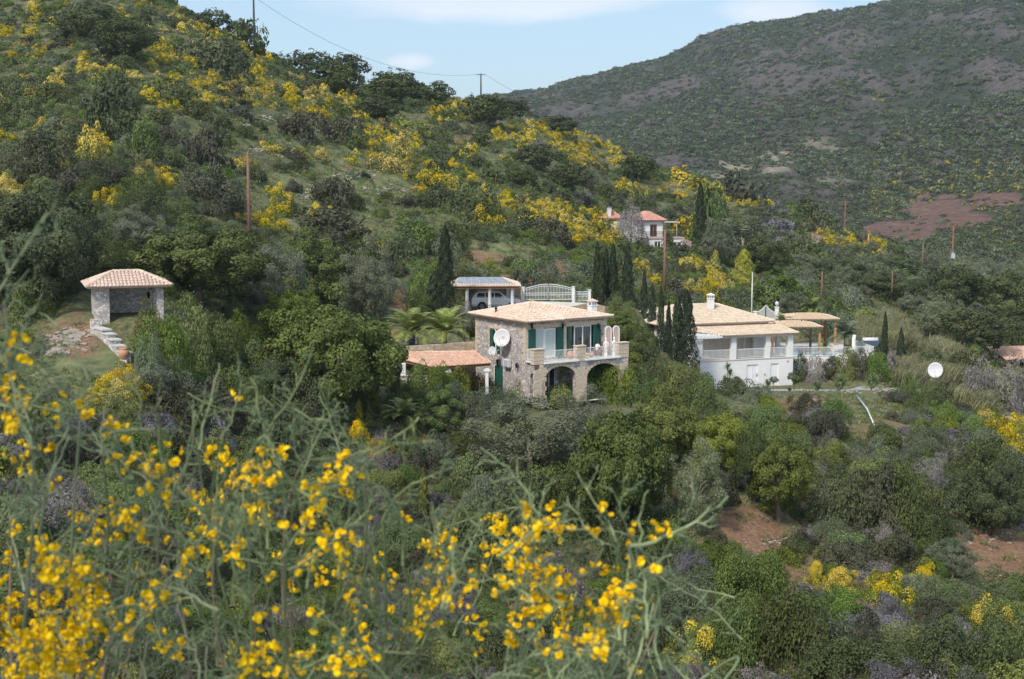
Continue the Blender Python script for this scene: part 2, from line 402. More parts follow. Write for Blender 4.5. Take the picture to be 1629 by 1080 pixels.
# ------------------------------------------------------------------ far mountain
MP = []
def mcol(u, pts):
    for v, d in pts:
        r = ray(u, v); MP.append((r[0], math.log(d), r[2]))
mcol(2300, [(470,430),(380,520),(240,700),(100,900),(-40,1100),(-150,1400),(-60,2200)])
mcol(1629, [(470,430),(415,500),(350,590),(290,700),(200,870),(90,1080),(0,1300),(-28,1500),(60,2300)])
mcol(1500, [(470,430),(420,500),(370,590),(300,760),(210,930),(110,1120),(40,1320),(2,1520),(80,2300)])
mcol(1400, [(470,430),(425,500),(385,600),(300,800),(210,990),(120,1180),(50,1380),(14,1560),(90,2300)])
mcol(1200, [(470,440),(420,560),(350,700),(280,880),(200,1080),(130,1290),(80,1480),(50,1640),(120,2400)])
mcol(1000, [(470,450),(400,620),(320,800),(250,1010),(190,1260),(140,1500),(106,1760),(160,2500)])
mcol(780, [(470,500),(400,700),(300,950),(220,1200),(180,1600),(156,1950),(190,2600)])
mcol(400, [(470,500),(400,700),(300,1000),(230,1400),(200,1700),(185,2050),(230,2700)])
mcol(-400, [(470,500),(400,700),(330,1000),(280,1500),(260,2000),(290,2700)])
MFIT = rbf_fit(np.array(MP), 5e-4)
MA = np.linspace(-.75, 1.0, 520); ML = np.linspace(math.log(430), math.log(2500), 420)
mA, mL = np.meshgrid(MA, ML, indexing='ij'); mY = np.exp(mL); mX = mA*mY
def mount_z(x, y):
    z = rbf_eval(MFIT, x/y, np.log(y))*y
    w = np.clip((y-520)/200, 0, 1)
    rid = 1-np.abs(2*fbm(x*.006+3, y*.004+1, 4)-1)          # gullies and spurs
    z = z + w*((rid-.75)*24 + (fbm(x*.02, y*.02, 4)-.5)*9)
    lp = fbm(x*.004+9, y*.004+2, 2)
    crag = np.clip((fbm(x*.025+40, y*.012+7, 4)-.52)*8, 0, 1)*w
    z = z + crag*(2.5+4.5*fbm(x*.06, y*.06, 3))*np.clip((y-650)/200, 0, 1)
    return z, crag
mZ, mCR = mount_z(mX, mY)
def mzv(x, y):
    fi = np.interp(x/y, MA, np.arange(len(MA))); fj = np.interp(np.log(y), ML, np.arange(len(ML)))
    i = np.clip(fi.astype(int), 0, len(MA)-2); j = np.clip(fj.astype(int), 0, len(ML)-2); ti = fi-i; tj = fj-j
    return (mZ[i, j]*(1-ti)+mZ[i+1, j]*ti)*(1-tj) + (mZ[i, j+1]*(1-ti)+mZ[i+1, j+1]*ti)*tj
mU = CX + F*mX/(mY*_f[1]+mZ*_f[2]); mV = CY - F*(mY*_u[1]+mZ*_u[2])/(mY*_f[1]+mZ*_f[2])
def mblob(bl):
    n = (fbm(mX*.02, mY*.02, 5)-.5)*1.8; m = np.zeros_like(mX)
    for (u, v, ru, rv, s) in bl:
        q = np.sqrt(((mU-u)/ru)**2+((mV-v)/rv)**2)+n; m = np.maximum(m, s*np.clip((1.15-q)/.25, 0, 1))
    return m
mred = mblob([(1500,335,85,28,1),(1430,365,55,16,1),(1570,318,45,16,1),(1400,380,40,10,.8)])
mpale = mblob([(1200,262,60,24,.9),(1150,275,40,12,.8),(1310,245,40,20,.5),(1430,270,40,14,.6),(1330,290,30,14,.6)])*np.clip((fbm(mX*.05+7, mY*.035, 4)-.36)*5, .15, 1)
def mountain_material():
    m, nt, b = newmat('mountain_rock')
    f = noise_n(nt, .012, 9, .66); f2 = noise_n(nt, .075, 9, .7); f3 = noise_n(nt, .3, 5, .7)
    scrub = ramp(nt, [(.3, (.030,.045,.024)), (.5, (.052,.062,.040)), (.68, (.095,.09,.065)), (.8, (.15,.125,.10))], f2)
    rock = ramp(nt, [(.3, (.075,.062,.058)), (.55, (.135,.112,.108)), (.78, (.26,.22,.22))], f3)
    red = ramp(nt, [(.3, (.12,.07,.055)), (.6, (.22,.14,.11)), (.8, (.32,.24,.20))], f3)
    pale = ramp(nt, [(.35, (.20,.17,.12)), (.7, (.45,.39,.30))], f3)
    c = mixc(nt, mathn(nt, 'MULTIPLY', attr(nt, 'crag'), .85), scrub, rock)
    c = mixc(nt, ramp(nt, [(.50, (0,0,0)), (.66, (.75,.75,.75))], f), c, rock)
    c = mixc(nt, attr(nt, 'pale'), c, pale); c = mixc(nt, attr(nt, 'red'), c, red)
    nt.links.new(c, b.inputs['Base Color']); b.inputs['Roughness'].default_value = 1; b.inputs['Specular IOR Level'].default_value = .05
    bump(nt, b, f2, 1, 6); return m
M['mountain'] = mountain_material()
me = np_mesh('mountain', np.stack([mX, mY, mZ], -1).reshape(-1, 3), grid_faces(len(MA), len(ML)), [M['mountain']], smooth=True)
for nm, arr in (('crag', mCR), ('pale', mpale), ('red', mred)):
    at = me.attributes.new(nm, 'FLOAT', 'POINT'); at.data.foreach_set('value', arr.astype(np.float32).ravel())
tag(link('mountain', me), kind='structure')

# ------------------------------------------------------------------ plant prototypes (unit size, base at z=0)
def crown_arrays(seed, nlobe=30, nleaf=4000, leaf=.06, aspect=.5, lob=(.22,.38), flat=1.0, lift=.0, dome=True, out=.7, upn=.35, inner=.15, tipup=None, fill=1.):
    """leaf-sized faces spread over many small clumps that fill a rounded crown of radius 1"""
    rng = np.random.default_rng(seed)
    # clump centres in an uneven ellipsoid
    d = rng.normal(size=(nlobe*3, 3)); d /= np.linalg.norm(d, axis=1)[:, None]
    if dome: d = d[d[:, 2] > -.25]
    d = d[:nlobe]; k = len(d)
    ph = rng.random(4)*6.3
    ang = np.arctan2(d[:, 1], d[:, 0])
    rr = (1-rng.random(k)**2*.55*fill)*(1+.16*np.sin(2*ang+ph[0])+.10*np.sin(3*ang+ph[1])+.08*np.sin(5*d[:, 2]+ph[2]))
    lr = rng.uniform(lob[0], lob[1], k)
    c = d*(rr*(1-lr*.8))[:, None]; c[:, 2] *= flat
    # leaves
    w = lr**2; idx = rng.choice(k, nleaf, p=w/w.sum())
    e = rng.normal(size=(nleaf, 3)); e /= np.linalg.norm(e, axis=1)[:, None]
    dd = c[idx]/(np.linalg.norm(c[idx], axis=1)[:, None]+1e-6)
    flip = ((e*dd).sum(1) < -.35); e[flip] *= -1
    rad = lr[idx]*(1-inner*rng.random(nleaf)**1.5 + .45*(rng.random(nleaf) > .88)*rng.random(nleaf))
    sq = np.array([1, 1, .8])
    p = c[idx] + e*rad[:, None]*sq
    nr = e*out + dd*.35 + rng.normal(size=(nleaf, 3))*.55 + np.array([0, 0, upn]); nr /= np.linalg.norm(nr, axis=1)[:, None]
    if dome: p[:, 2] = np.maximum(p[:, 2], -.12*rng.random(nleaf))
    p[:, 2] += lift
    sz = leaf*rng.uniform(.6, 1.35, nleaf)
    lv = rng.random(k)[idx]*.35 + rng.random(nleaf)*.65
    V, Fc = leaf_quads(p, nr, sz, aspect, rng, tipup)
    return V, Fc, lv, idx, rng, k
def crown_mesh(name, mat, seed, mat2=None, frac=0., **kw):
    V, Fc, lv, idx, rng, k = crown_arrays(seed, **kw); mi = None; mats = [M[mat]]
    if mat2:
        mats.append(M[mat2]); fl = rng.random(k) < frac; cz = V.reshape(-1, 4, 3)[:, 0, 2]
        p = np.where(fl[idx], .85, .12)*np.clip(.35+cz*1.1, .15, 1); mi = (rng.random(len(lv)) < p).astype(int)
    return np_mesh(name, V, Fc, mats, lv, mi)
LODS = {'near': (8000, .066), 'mid': (2500, .115), 'far': (800, .2)}
SHRUB = {}
def shrub_set(kind, mat, nvar, mat2=None, frac=0, fine=1., **kw):
    for lod, (n, lf) in LODS.items():
        n = int(n*fine**2*.9); lf = lf/fine
        SHRUB[kind, lod] = [crown_mesh('%s_crown' % kind, mat, 100*i+hash_(kind), mat2, frac, nleaf=n, leaf=lf, **kw) for i in range(nvar if lod != 'near' else nvar+1)]
def hash_(s): return sum(ord(c)*(i+1) for i, c in enumerate(s)) % 9973
shrub_set('dark', 'dark', 4, nlobe=34, flat=.85)
shrub_set('brown', 'brown', 3, nlobe=44, lob=(.16,.28), flat=.72)
shrub_set('green', 'green', 4, nlobe=30, flat=.8, aspect=.45)
shrub_set('grey', 'grey', 3, nlobe=40, lob=(.16,.30), flat=.75, aspect=.3)
shrub_set('broom', 'green', 5, 'bloom', .62, fine=1.55, nlobe=40, lob=(.14,.28), flat=.75, aspect=.5)
shrub_set('heather', 'heather', 3, nlobe=34, lob=(.14,.26), flat=.7, aspect=.3)
shrub_set('lime', 'lime', 3, nlobe=26, flat=.9)
shrub_set('straw', 'straw', 3, nlobe=30, lob=(.2,.35), flat=1.1, aspect=.14, tipup=(0,0,1.2))
shrub_set('twiggy', 'twigs', 2, nlobe=40, lob=(.16,.3), flat=.75, aspect=.26)
TREE = {}
TL = {'near': (24000, .056), 'mid': (8000, .088), 'far': (2200, .16)}
for kind, mat, kw in (('olive', 'olive', dict(nlobe=110, lob=(.10,.24), flat=.85, aspect=.32, dome=False, inner=.6)),
                      ('carob', 'carob', dict(nlobe=130, lob=(.10,.21), flat=.88, aspect=.55, dome=False)),
                      ('dark', 'dark', dict(nlobe=110, lob=(.10,.24), flat=.8, aspect=.45, dome=False)),
                      ('green', 'green', dict(nlobe=85, lob=(.11,.24), flat=.95, aspect=.5, dome=False, inner=.4))):
    for lod, (n, lf) in TL.items():
        TREE[kind, lod] = [crown_mesh('%s_crown' % kind, mat, 31*i+hash_(kind)+5, nleaf=n, leaf=lf, **kw) for i in range(3)]
def trunk_mesh(name, mat, seed, h=1., r=.06, lean=.1, limbs=5):
    """tapered trunk with limbs; unit: crown centre at about z=h"""
    rd = random.Random(seed); V = []; Fc = []
    def add(p, q, n=6):
        a, b = tube_np(p, q, n); o = len(V); V.extend(a); Fc.extend([tuple(i+o for i in f) for f in b])
    base = [(0, 0, -.25), (0, 0, 0), (lean*.3, 0, h*.35), (lean*.7, lean*.3, h*.65), (lean, 0, h)]
    add(base, [r*1.5, r*1.2, r, r*.8, r*.5], 8)
    for i in range(limbs):
        t = 2*math.pi*i/limbs + rd.random(); z = h*(.45+.3*rd.random()); k = .38+.2*rd.random()
        add([(lean*.5, 0, z), (math.cos(t)*k*.5, math.sin(t)*k*.5, z+.3), (math.cos(t)*k, math.sin(t)*k, h+.05+.15*rd.random())], [r*.55, r*.38, r*.12], 5)
    return np_mesh(name, np.array([v[:] for v in V]), np.array(Fc), [mat], np.full(len(Fc), .5), smooth=True)
LIMET = {l: [crown_mesh('lime_crown','lime',61+i,nleaf=TL[l][0],leaf=TL[l][1],nlobe=60,lob=(.15,.26),flat=.95,dome=False) for i in range(2)] for l in TL}
TRUNK = [trunk_mesh('trunk', M['bark'], i, r=.05+.015*i, lean=.1*i-.1) for i in range(3)]
TRUNKP = [trunk_mesh('trunk', M['palebark'], 9+i, r=.055, lean=.15*i-.1) for i in range(2)]
def lod_of(d): return 'near' if d < 150 else ('mid' if d < 250 else 'far')
# ------------------------------------------------------------------ masses nobody could count: points that carry small plant meshes
def scatter_stuff(name, pts, rot, scl, idx, meshes, label=None):
    me = bpy.data.meshes.new(name); me.vertices.add(len(pts)); me.vertices.foreach_set('co', np.asarray(pts, np.float32).ravel())
    for nm, ty, arr in (('rz', 'FLOAT', rot), ('pick', 'INT', idx)):
        a = me.attributes.new(nm, ty, 'POINT'); a.data.foreach_set('value', np.ascontiguousarray(arr, dtype=np.int32 if ty == 'INT' else np.float32))
    a = me.attributes.new('scl', 'FLOAT_VECTOR', 'POINT'); a.data.foreach_set('vector', np.asarray(scl, np.float32).ravel())
    o = link(name, me); tag(o, kind='stuff', label=label)
    ng = bpy.data.node_groups.new(name, 'GeometryNodeTree')
    ng.interface.new_socket('Geometry', in_out='INPUT', socket_type='NodeSocketGeometry'); ng.interface.new_socket('Geometry', in_out='OUTPUT', socket_type='NodeSocketGeometry')
    N = ng.nodes; L = ng.links; gi = N.new('NodeGroupInput'); go = N.new('NodeGroupOutput')
    j = N.new('GeometryNodeGeometryToInstance')
    for k, ms in enumerate(reversed(meshes)):
        so = bpy.data.objects.new('%s_source' % name, ms)
        oi = N.new('GeometryNodeObjectInfo'); oi.inputs[0].default_value = so; oi.inputs['As Instance'].default_value = False
        L.new(oi.outputs['Geometry'], j.inputs[0])
    ip = N.new('GeometryNodeInstanceOnPoints'); ip.inputs['Pick Instance'].default_value = True
    def na(nm, ty):
        n = N.new('GeometryNodeInputNamedAttribute'); n.data_type = ty; n.inputs[0].default_value = nm; return n.outputs[0]
    cx = N.new('ShaderNodeCombineXYZ'); L.new(na('rz', 'FLOAT'), cx.inputs[2])
    L.new(gi.outputs[0], ip.inputs['Points']); L.new(j.outputs[0], ip.inputs['Instance'])
    L.new(na('pick', 'INT'), ip.inputs['Instance Index']); L.new(cx.outputs[0], ip.inputs['Rotation']); L.new(na('scl', 'FLOAT_VECTOR'), ip.inputs['Scale'])
    L.new(ip.outputs[0], go.inputs[0])
    md = o.modifiers.new('scatter', 'NODES'); md.node_group = ng; return o

# ------------------------------------------------------------------ hand-placed plants: (kind, u, v of base, width px, height px, depth or None)
HAND_SHRUB = [
 ('dark',182,222,105,82),('brown',333,325,125,66),('brown',328,258,92,62),('dark',262,160,90,34),('brown',58,285,130,62),('brown',150,300,110,45),
 ('dark',130,55,80,45),('dark',345,115,110,52),('dark',395,75,60,45),('brown',480,222,80,44),('brown',545,225,70,40),('brown',525,326,80,48),
 ('brown',516,362,140,36),('dark',748,342,88,48),('brown',880,385,60,44),('dark',700,330,60,30),('green',230,245,60,50),('green',265,255,50,30),
 ('broom',228,292,52,42),('broom',145,258,60,52),('broom',15,318,60,34),('broom',775,362,54,34),('broom',690,300,66,34),('broom',620,275,60,36),
 ('broom',640,250,50,34),('broom',180,325,60,30),('broom',120,305,60,24),('broom',385,262,46,18),('broom',430,240,44,16),('grey',205,240,50,34),
 ('green',280,345,60,34),('grey',90,225,90,40),('heather',860,238,36,20),('green',555,230,50,26),('lime',650,212,60,24),
 # around the pavilion
 ('grey',236,592,60,70),('lime',236,545,50,56),('green',255,585,90,80),('lime',300,572,84,84),('green',345,575,84,78),('lime',372,560,48,62),('grey',255,610,90,50),
 ('green',400,585,60,50),('dark',420,600,70,60),('brown',330,650,130,58),('dark',385,660,90,70),('brown',270,660,110,60),('broom',180,650,90,44),('broom',140,655,70,34),
 ('broom',290,665,60,30),('broom',325,655,50,30),('heather',120,700,60,50),('heather',95,685,40,30),('brown',80,735,90,70),('brown',300,740,110,60),('dark',420,720,100,70),
 ('green',60,500,110,60),('green',30,560,60,40),
 ('dark',480,700,110,80),('broom',480,700,50,26),('heather',520,725,50,30),('broom',570,712,60,34),('broom',600,735,70,34),('heather',620,745,40,30),('grey',700,735,60,54),
 ('lime',590,655,30,40),('green',660,730,30,40),('brown',720,690,80,60),('dark',735,720,70,40),('green',760,775,110,60),('heather',590,840,50,40),('grey',775,830,100,80),
 ('dark',760,900,120,90),('dark',840,840,130,90),('green',880,800,110,70),
 # in front of the stone villa
 ('green',695,640,60,38),('grey',720,650,60,46),('lime',745,642,50,34),('green',770,640,50,28),('lime',800,636,50,26),('grey',790,655,80,40),('green',830,645,60,40),('lime',850,640,50,36),
 ('green',880,640,60,40),('lime',905,636,50,38),('green',930,640,56,44),('green',955,640,60,46),('lime',985,640,60,44),('green',1010,640,60,52),('dark',1040,635,60,60),
 ('dark',680,655,60,42),('green',640,625,40,20),('dark',1010,600,40,44),('green',1060,640,60,50),('lime',1085,640,76,62),('lime',1060,625,60,52),('green',1105,630,60,40),('green',1115,655,80,60),
 ('dark',1030,600,40,24),('green',1062,604,40,24),
 ('green',1000,530,40,30),('green',990,505,40,30),
 ('green',865,634,50,30),('lime',915,632,40,28),('green',945,632,50,34),('green',975,634,50,40),('lime',890,650,60,40),('green',820,634,46,26),('grey',760,660,70,50),('lime',730,640,50,36),('green',700,632,50,34),('green',660,640,60,40),
 # slope right of the white villa
 ('brown',1280,655,60,32),('brown',1180,690,60,34),('dark',1150,690,60,40),('green',1210,690,70,46),('lime',1230,660,50,34),('twiggy',1320,722,56,36),('brown',1310,700,60,50),
 ('grey',1440,672,44,20),('grey',1460,660,40,18),('heather',1520,700,60,22),('grey',1475,720,80,44),('dark',1335,835,110,84),('brown',1395,835,120,100),('grey',1315,862,60,54),
 ('green',1190,720,60,50),('dark',1440,850,100,90),('twiggy',1475,785,78,54),('dark',1560,760,110,70),('dark',1530,830,110,80),('grey',1555,715,80,46),('twiggy',1520,740,80,36),('dark',1600,790,70,60),
 ('brown',1430,900,100,60),('dark',1480,860,80,60),('green',1540,690,60,36),('broom',1600,715,80,60),('broom',1580,690,46,34),('heather',1560,710,40,30),('heather',1440,690,30,16),
 ('broom',1300,925,44,28),('broom',1345,945,80,36),('broom',1410,958,94,52),('broom',1470,930,70,34),('broom',1578,1010,94,66),('heather',1400,990,80,54),('grey',1465,975,60,24),('heather',1095,905,60,36),
 ('broom',1005,1010,60,36),('broom',1110,1060,100,70),('green',1190,960,110,80),('green',1150,910,70,50),('dark',1040,1060,110,70),('grey',940,1085,150,70),('dark',1255,1060,140,110),('grey',1310,1040,110,80),
 ('brown',1370,1050,90,80),('dark',1500,1075,120,80),('dark',1590,1085,120,80),('brown',1560,1060,110,50),('green',1180,1060,120,110),('dark',1330,1085,130,60),('grey',1090,980,110,70),('brown',1140,870,50,30),
 ('green',1160,885,40,24),('dark',1260,880,60,30),('green',1050,880,80,50),('dark',1010,900,110,70),('twiggy',900,960,80,60),
 # right edge
 ('dark',1480,602,80,52),('dark',1530,612,70,60),('dark',1450,590,50,34),('twiggy',1588,655,110,96),('grey',1540,600,60,30),('dark',1500,640,60,30),('green',1450,632,36,34),('green',1480,638,34,32),
 # wall planting below the pool
 ('green',1270,606,34,40),('twiggy',1300,606,46,44),('lime',1345,600,50,42),('brown',1375,600,60,46),('green',1390,604,40,44),('brown',1330,600,44,30),
 # hedge on the slope behind the villas
 ('lime',1200,512,50,26),('green',1230,490,80,46),('green',1270,490,60,40),('grey',1170,500,60,40),('broom',1128,478,34,34),('broom',1100,455,40,14),('grey',1100,500,50,40),('lime',1150,500,40,24),
 ('grey',1300,520,70,40),('grey',1350,500,80,44),('lime',1370,516,60,30),('grey',640,470,70,40),('green',680,470,70,46),('grey',760,440,60,24),('green',830,432,50,22),('grey',870,440,80,32),
 ('grey',920,440,70,30),('green',660,395,70,44),('grey',700,400,60,34),('dark',640,420,70,44),('lime',690,430,20,18),('broom',592,415,44,24),('dark',1062,404,22,30),('broom',1100,378,60,40),('green',1130,395,50,90),
 ('broom',950,372,46,34),('broom',975,380,30,30),('brown',1170,318,80,40),('broom',1085,290,70,22),('heather',1160,306,30,16),('broom',1222,322,24,12),('heather',1240,338,28,18),('brown',1220,352,34,22),
 ('heather',1235,372,60,30),('heather',1250,400,50,40),('dark',1285,345,50,24),('dark',1310,360,50,28),('dark',1270,420,70,50),('green',1255,330,34,16),
]
HAND_TREE = [   # kind, u, v base, width, height, crown bottom fraction (of height)
 ('dark',72,500,190,205,.12),('dark',10,500,120,200,.1),('dark',30,440,120,120,.1),
 ('carob',315,478,190,130,.08),('olive',222,400,90,70,.1),('carob',370,470,110,110,.1),
 ('olive',435,505,110,122,.1),('carob',500,490,110,115,.1),('olive',580,515,92,128,.1),('carob',465,560,90,110,.1),
 ('carob',530,672,205,208,.06),('dark',600,640,80,110,.1),('dark',440,650,90,90,.1),
 ('olive',845,768,205,142,.1),('green',700,700,70,80,.2),('olive',930,730,90,110,.1),
 ('carob',985,858,150,225,.08),('carob',1050,760,110,140,.1),('dark',930,850,110,120,.08),
 ('lime',1134,758,94,104,.08),('olive',1106,845,104,140,.1),('carob',1238,828,108,150,.08),('dark',1200,800,70,120,.1),
 ('olive',1515,920,76,68,.15),('carob',1400,825,100,110,.08),('dark',1580,850,100,120,.08),
 ('olive',1180,425,100,88,.08),('dark',1215,440,70,66,.1),('olive',1140,420,50,60,.1),
 ('dark',195,98,100,70,.12),('dark',150,60,90,50,.1),('dark',550,110,66,50,.1),('dark',520,90,60,40,.1),('dark',628,128,66,40,.1),('dark',620,165,80,46,.1),('dark',690,165,60,36,.1),('dark',660,140,40,30,.1),
 ('dark',770,200,70,50,.1),('dark',815,190,50,36,.1),('dark',890,210,60,30,.1),('dark',490,120,60,40,.1),('dark',545,150,70,46,.1),('dark',600,190,70,36,.1),('dark',380,50,50,36,.1),('dark',340,50,60,34,.1),
 ('dark',850,270,60,44,.1),('dark',905,300,66,44,.1),('dark',830,300,50,34,.1),('dark',1015,290,60,44,.1),('olive',1250,480,90,50,.1),('green',1235,490,70,60,.1),
 ('dark',1520,500,110,80,.08),('dark',1590,520,110,90,.08),('dark',1550,560,110,80,.08),('olive',1500,540,90,60,.08),('dark',1600,560,80,60,.08),('dark',1470,480,80,40,.1),('dark',1400,470,80,40,.1),('dark',1340,450,90,40,.1),('dark',1440,440,60,30,.1),
 ('green',1130,380,46,80,.1),('carob',1000,604,46,46,.1),('carob',1035,618,60,46,.1),('green',1085,622,60,42,.1),
 ('green',985,530,40,36,.1),('dark',1012,596,66,84,.05),('carob',985,560,30,50,.1),
]
# zones of brooms and clearings on the hillside, in photo pixels (u, v, ru, rv, strength)
BROOM = [(230,45,150,40,.6),(90,60,90,60,.45),(280,120,120,30,.75),(180,90,60,40,.5),(60,120,60,40,.4),(440,150,60,24,.95),(500,165,60,22,.9),(400,110,30,40,.8),(560,215,70,28,.95),(600,245,60,30,.95),(660,280,50,24,.9),(330,165,80,26,.7),(250,100,60,24,.7),
 (720,295,60,22,.8),(780,330,50,20,.8),(860,350,50,22,.7),(930,360,40,20,.8),(840,215,60,14,.9),(900,230,80,18,.95),(960,250,70,20,.9),(1040,300,70,14,.9),(1110,305,50,14,.9),(1180,320,50,12,.7),(720,180,40,16,.8),
 (760,165,30,14,.7),(740,240,30,12,.8),(820,240,30,16,.6),(0,180,60,40,.5),(110,240,60,30,.5),(30,300,60,30,.6),(260,290,60,14,.3),(400,330,60,40,.3),(480,350,60,20,.5),(460,320,40,14,.4),(600,390,60,20,.4),(950,370,50,30,.6),(1090,440,70,26,.25),(1140,470,40,30,.4),
 (1400,385,90,16,.7),(1330,360,60,14,.5),(1400,410,30,14,.5),(1600,480,30,20,.9),(1480,350,60,20,.3),(1010,1000,40,40,.4),(150,640,80,30,.3),(1590,690,50,30,.6),(520,250,60,20,.6)]
BROOM = [(u, v, a, b, k*(.6 if u < 340 and v < 200 else .8)) for u, v, a, b, k in BROOM]
CLEAR = [(450,240,120,60,.93),(560,290,120,40,.93),(380,200,90,28,.85),(450,320,100,46,.8),(650,350,100,34,.88),(330,235,70,30,.7),(240,320,60,20,.5),(760,405,120,22,.9),(300,210,50,20,.5),(340,240,30,14,.5),(100,610,80,60,.95),(85,540,40,40,1),(990,420,80,30,.4),(1280,640,80,18,.95),(1400,660,90,34,.93),(1480,690,60,16,.7),
 (1590,890,75,60,1),(1560,820,40,30,.9),(1370,960,26,90,.8),(1180,850,70,36,1),(1240,910,60,40,.8),(860,440,50,18,.9),(640,490,22,30,.9),(740,750,30,20,.9),(670,700,24,36,.8),(1430,340,160,40,1),(1290,372,14,28,.9),(1500,440,50,10,.8),(1620,600,40,50,.9),(1480,1040,40,50,.6),(580,132,14,10,.9),(560,240,1,1,0),
 (1310,560,110,30,1),(1320,625,130,10,1),(820,495,130,22,1),(1060,385,46,18,1),(1185,560,90,60,1),(870,600,130,40,1),(690,560,80,30,1),(200,490,60,50,1),(640,590,60,30,1),(165,550,50,45,1),(1380,672,26,44,1),(800,250,40,20,.6),(150,200,60,16,.5)]
def zone(bl, u, v):
    s = 0
    for (a, b, ru, rv, k) in bl:
        q = ((u-a)/ru)**2+((v-b)/rv)**2
        if q < 1.6: s = max(s, k*min(1, (1.6-q)/.8))
    return s
FIELD = [(940,560,118,14,10,R(25)),(700,575,116,9,5,R(10)),(690,540,126,10,4,R(12)),(820,494,141,13,6,0),(1190,600,142,10,8,R(20)),(1320,565,156,12,9,R(6)),(1320,624,130,15,2.2,R(4)),(195,500,97,4,3.4,R(-12)),(185,560,88,2.6,4,R(-12)),(1062,395,256,9,8,R(10)),(905,480,145,10,3,0)]
FIELD = [(P(u, v, d).x, P(u, v, d).y, hx, hy, yw) for (u, v, d, hx, hy, yw) in FIELD]
def in_field(x, y, m=0.):
    for (px, py, hx, hy, yw) in FIELD:
        c, s = math.cos(yw), math.sin(yw); dx = x-px; dy = y-py
        if abs(dx*c+dy*s) < hx+m and abs(-dx*s+dy*c) < hy+m: return True
    return False
PL = []      # every plant: dict(kind, tree, pos, r, h, seed, hand)
for (k, u, vb, w, h) in HAND_SHRUB:
    p = hit(u, vb)
    while p is None: vb += 6; p = hit(u, vb)
    if 640 < u < 1010 and 622 < vb < 645: h *= 1.45
    d = p.y; PL.append(dict(kind=k, tree=False, p=p, r=w/2*d/F, h=h*d/F, hand=True))
for (k, u, vb, w, h, cb) in HAND_TREE:
    p = hit(u, vb)
    while p is None: vb += 6; p = hit(u, vb)
    d = p.y; PL.append(dict(kind=k, tree=True, p=p, r=w/2*d/F, h=h*d/F, hand=True, cb=cb))
# fill the hills at random, fewer in the clearings, brooms where they grow in bands
runmax = np.maximum.accumulate(np.where(np.exp(L_)[None] > 46, SS, -9), axis=1)
cells = {}
def near_any(x, y, r):
    cx, cy = int(x//4), int(y//4)
    for i in range(cx-2, cx+3):
        for j in range(cy-2, cy+3):
            for (a, b, q) in cells.get((i, j), ()):
                if (a-x)**2+(b-y)**2 < ((r+q)*.62)**2: return True
    return False
def put_cell(x, y, r): cells.setdefault((int(x//4), int(y//4)), []).append((x, y, r))
for q in PL: put_cell(q['p'].x, q['p'].y, min(q['r'], 4)*.9)
rd = random.Random(11)
for _ in range(52000):
    y = 52*math.exp(rd.random()*math.log(430/52)); x = (rd.random()*1.0-.5)*y
    if rd.random() > (y/430)**.6*1.0 and y > 120: pass
    z = gz(x, y); u, v = proj(x, y, z)
    if v > 1250: continue
    i = int(np.interp(x/y, A_, np.arange(NA))); j = int((math.log(y)-L_[0])/(L_[1]-L_[0]))
    if (z+3)/y < runmax[i, min(j, NL-1)]: continue
    if in_field(x, y, .8): continue
    cl = zone(CLEAR, u, v)
    if rd.random() < cl: continue
    if 1370 < u < 1570 and 470 < v < 640 and v < 500+(u-1370)*.75+60 and v > 460+(u-1370)*.6: continue   # reed bed
    n = vnoise(np.array([x*.045+50]), np.array([y*.045+9]))[0]; b = zone(BROOM, u, v)
    t = rd.random(); tree = False
    if t < b*1.0: k = 'broom'; r = rd.uniform(.7, 1.7); h = r*rd.uniform(.8, 1.2)
    else:
        t = rd.random()
        if u > 1250 and v > 380 and v < 560: k = rd.choice(['dark','dark','grey','green','olive']); r = rd.uniform(1.2, 2.8)
        elif v > 640: k = rd.choice(['dark','brown','green','grey','green','dark','heather','lime','twiggy']); r = rd.uniform(.8, 1.9)
        elif t < .26+.4*(n-.5): k = 'dark'; r = rd.uniform(.9, 2.4)
        elif t < .37: k = 'brown'; r = rd.uniform(.9, 2.2)
        elif t < .72: k = 'green'; r = rd.uniform(.6, 1.6)
        elif t < .93: k = 'grey'; r = rd.uniform(.6, 1.5)
        elif t < .96: k = 'heather'; r = rd.uniform(.5, 1.0)
        else: k = 'lime'; r = rd.uniform(.5, 1.2)
        h = r*rd.uniform(.75, 1.15)
        if k == 'olive' : tree = True; h = r*1.7
    if u < 330 and v < 300: r *= 1.1
    if rd.random() < (.24 if v < 420 and u < 1250 else .08) or near_any(x, y, r): continue
    put_cell(x, y, r); PL.append(dict(kind=k, tree=tree, p=Vector((x, y, z)), r=r, h=h, hand=False, cb=.1))
print('plants', len(PL))
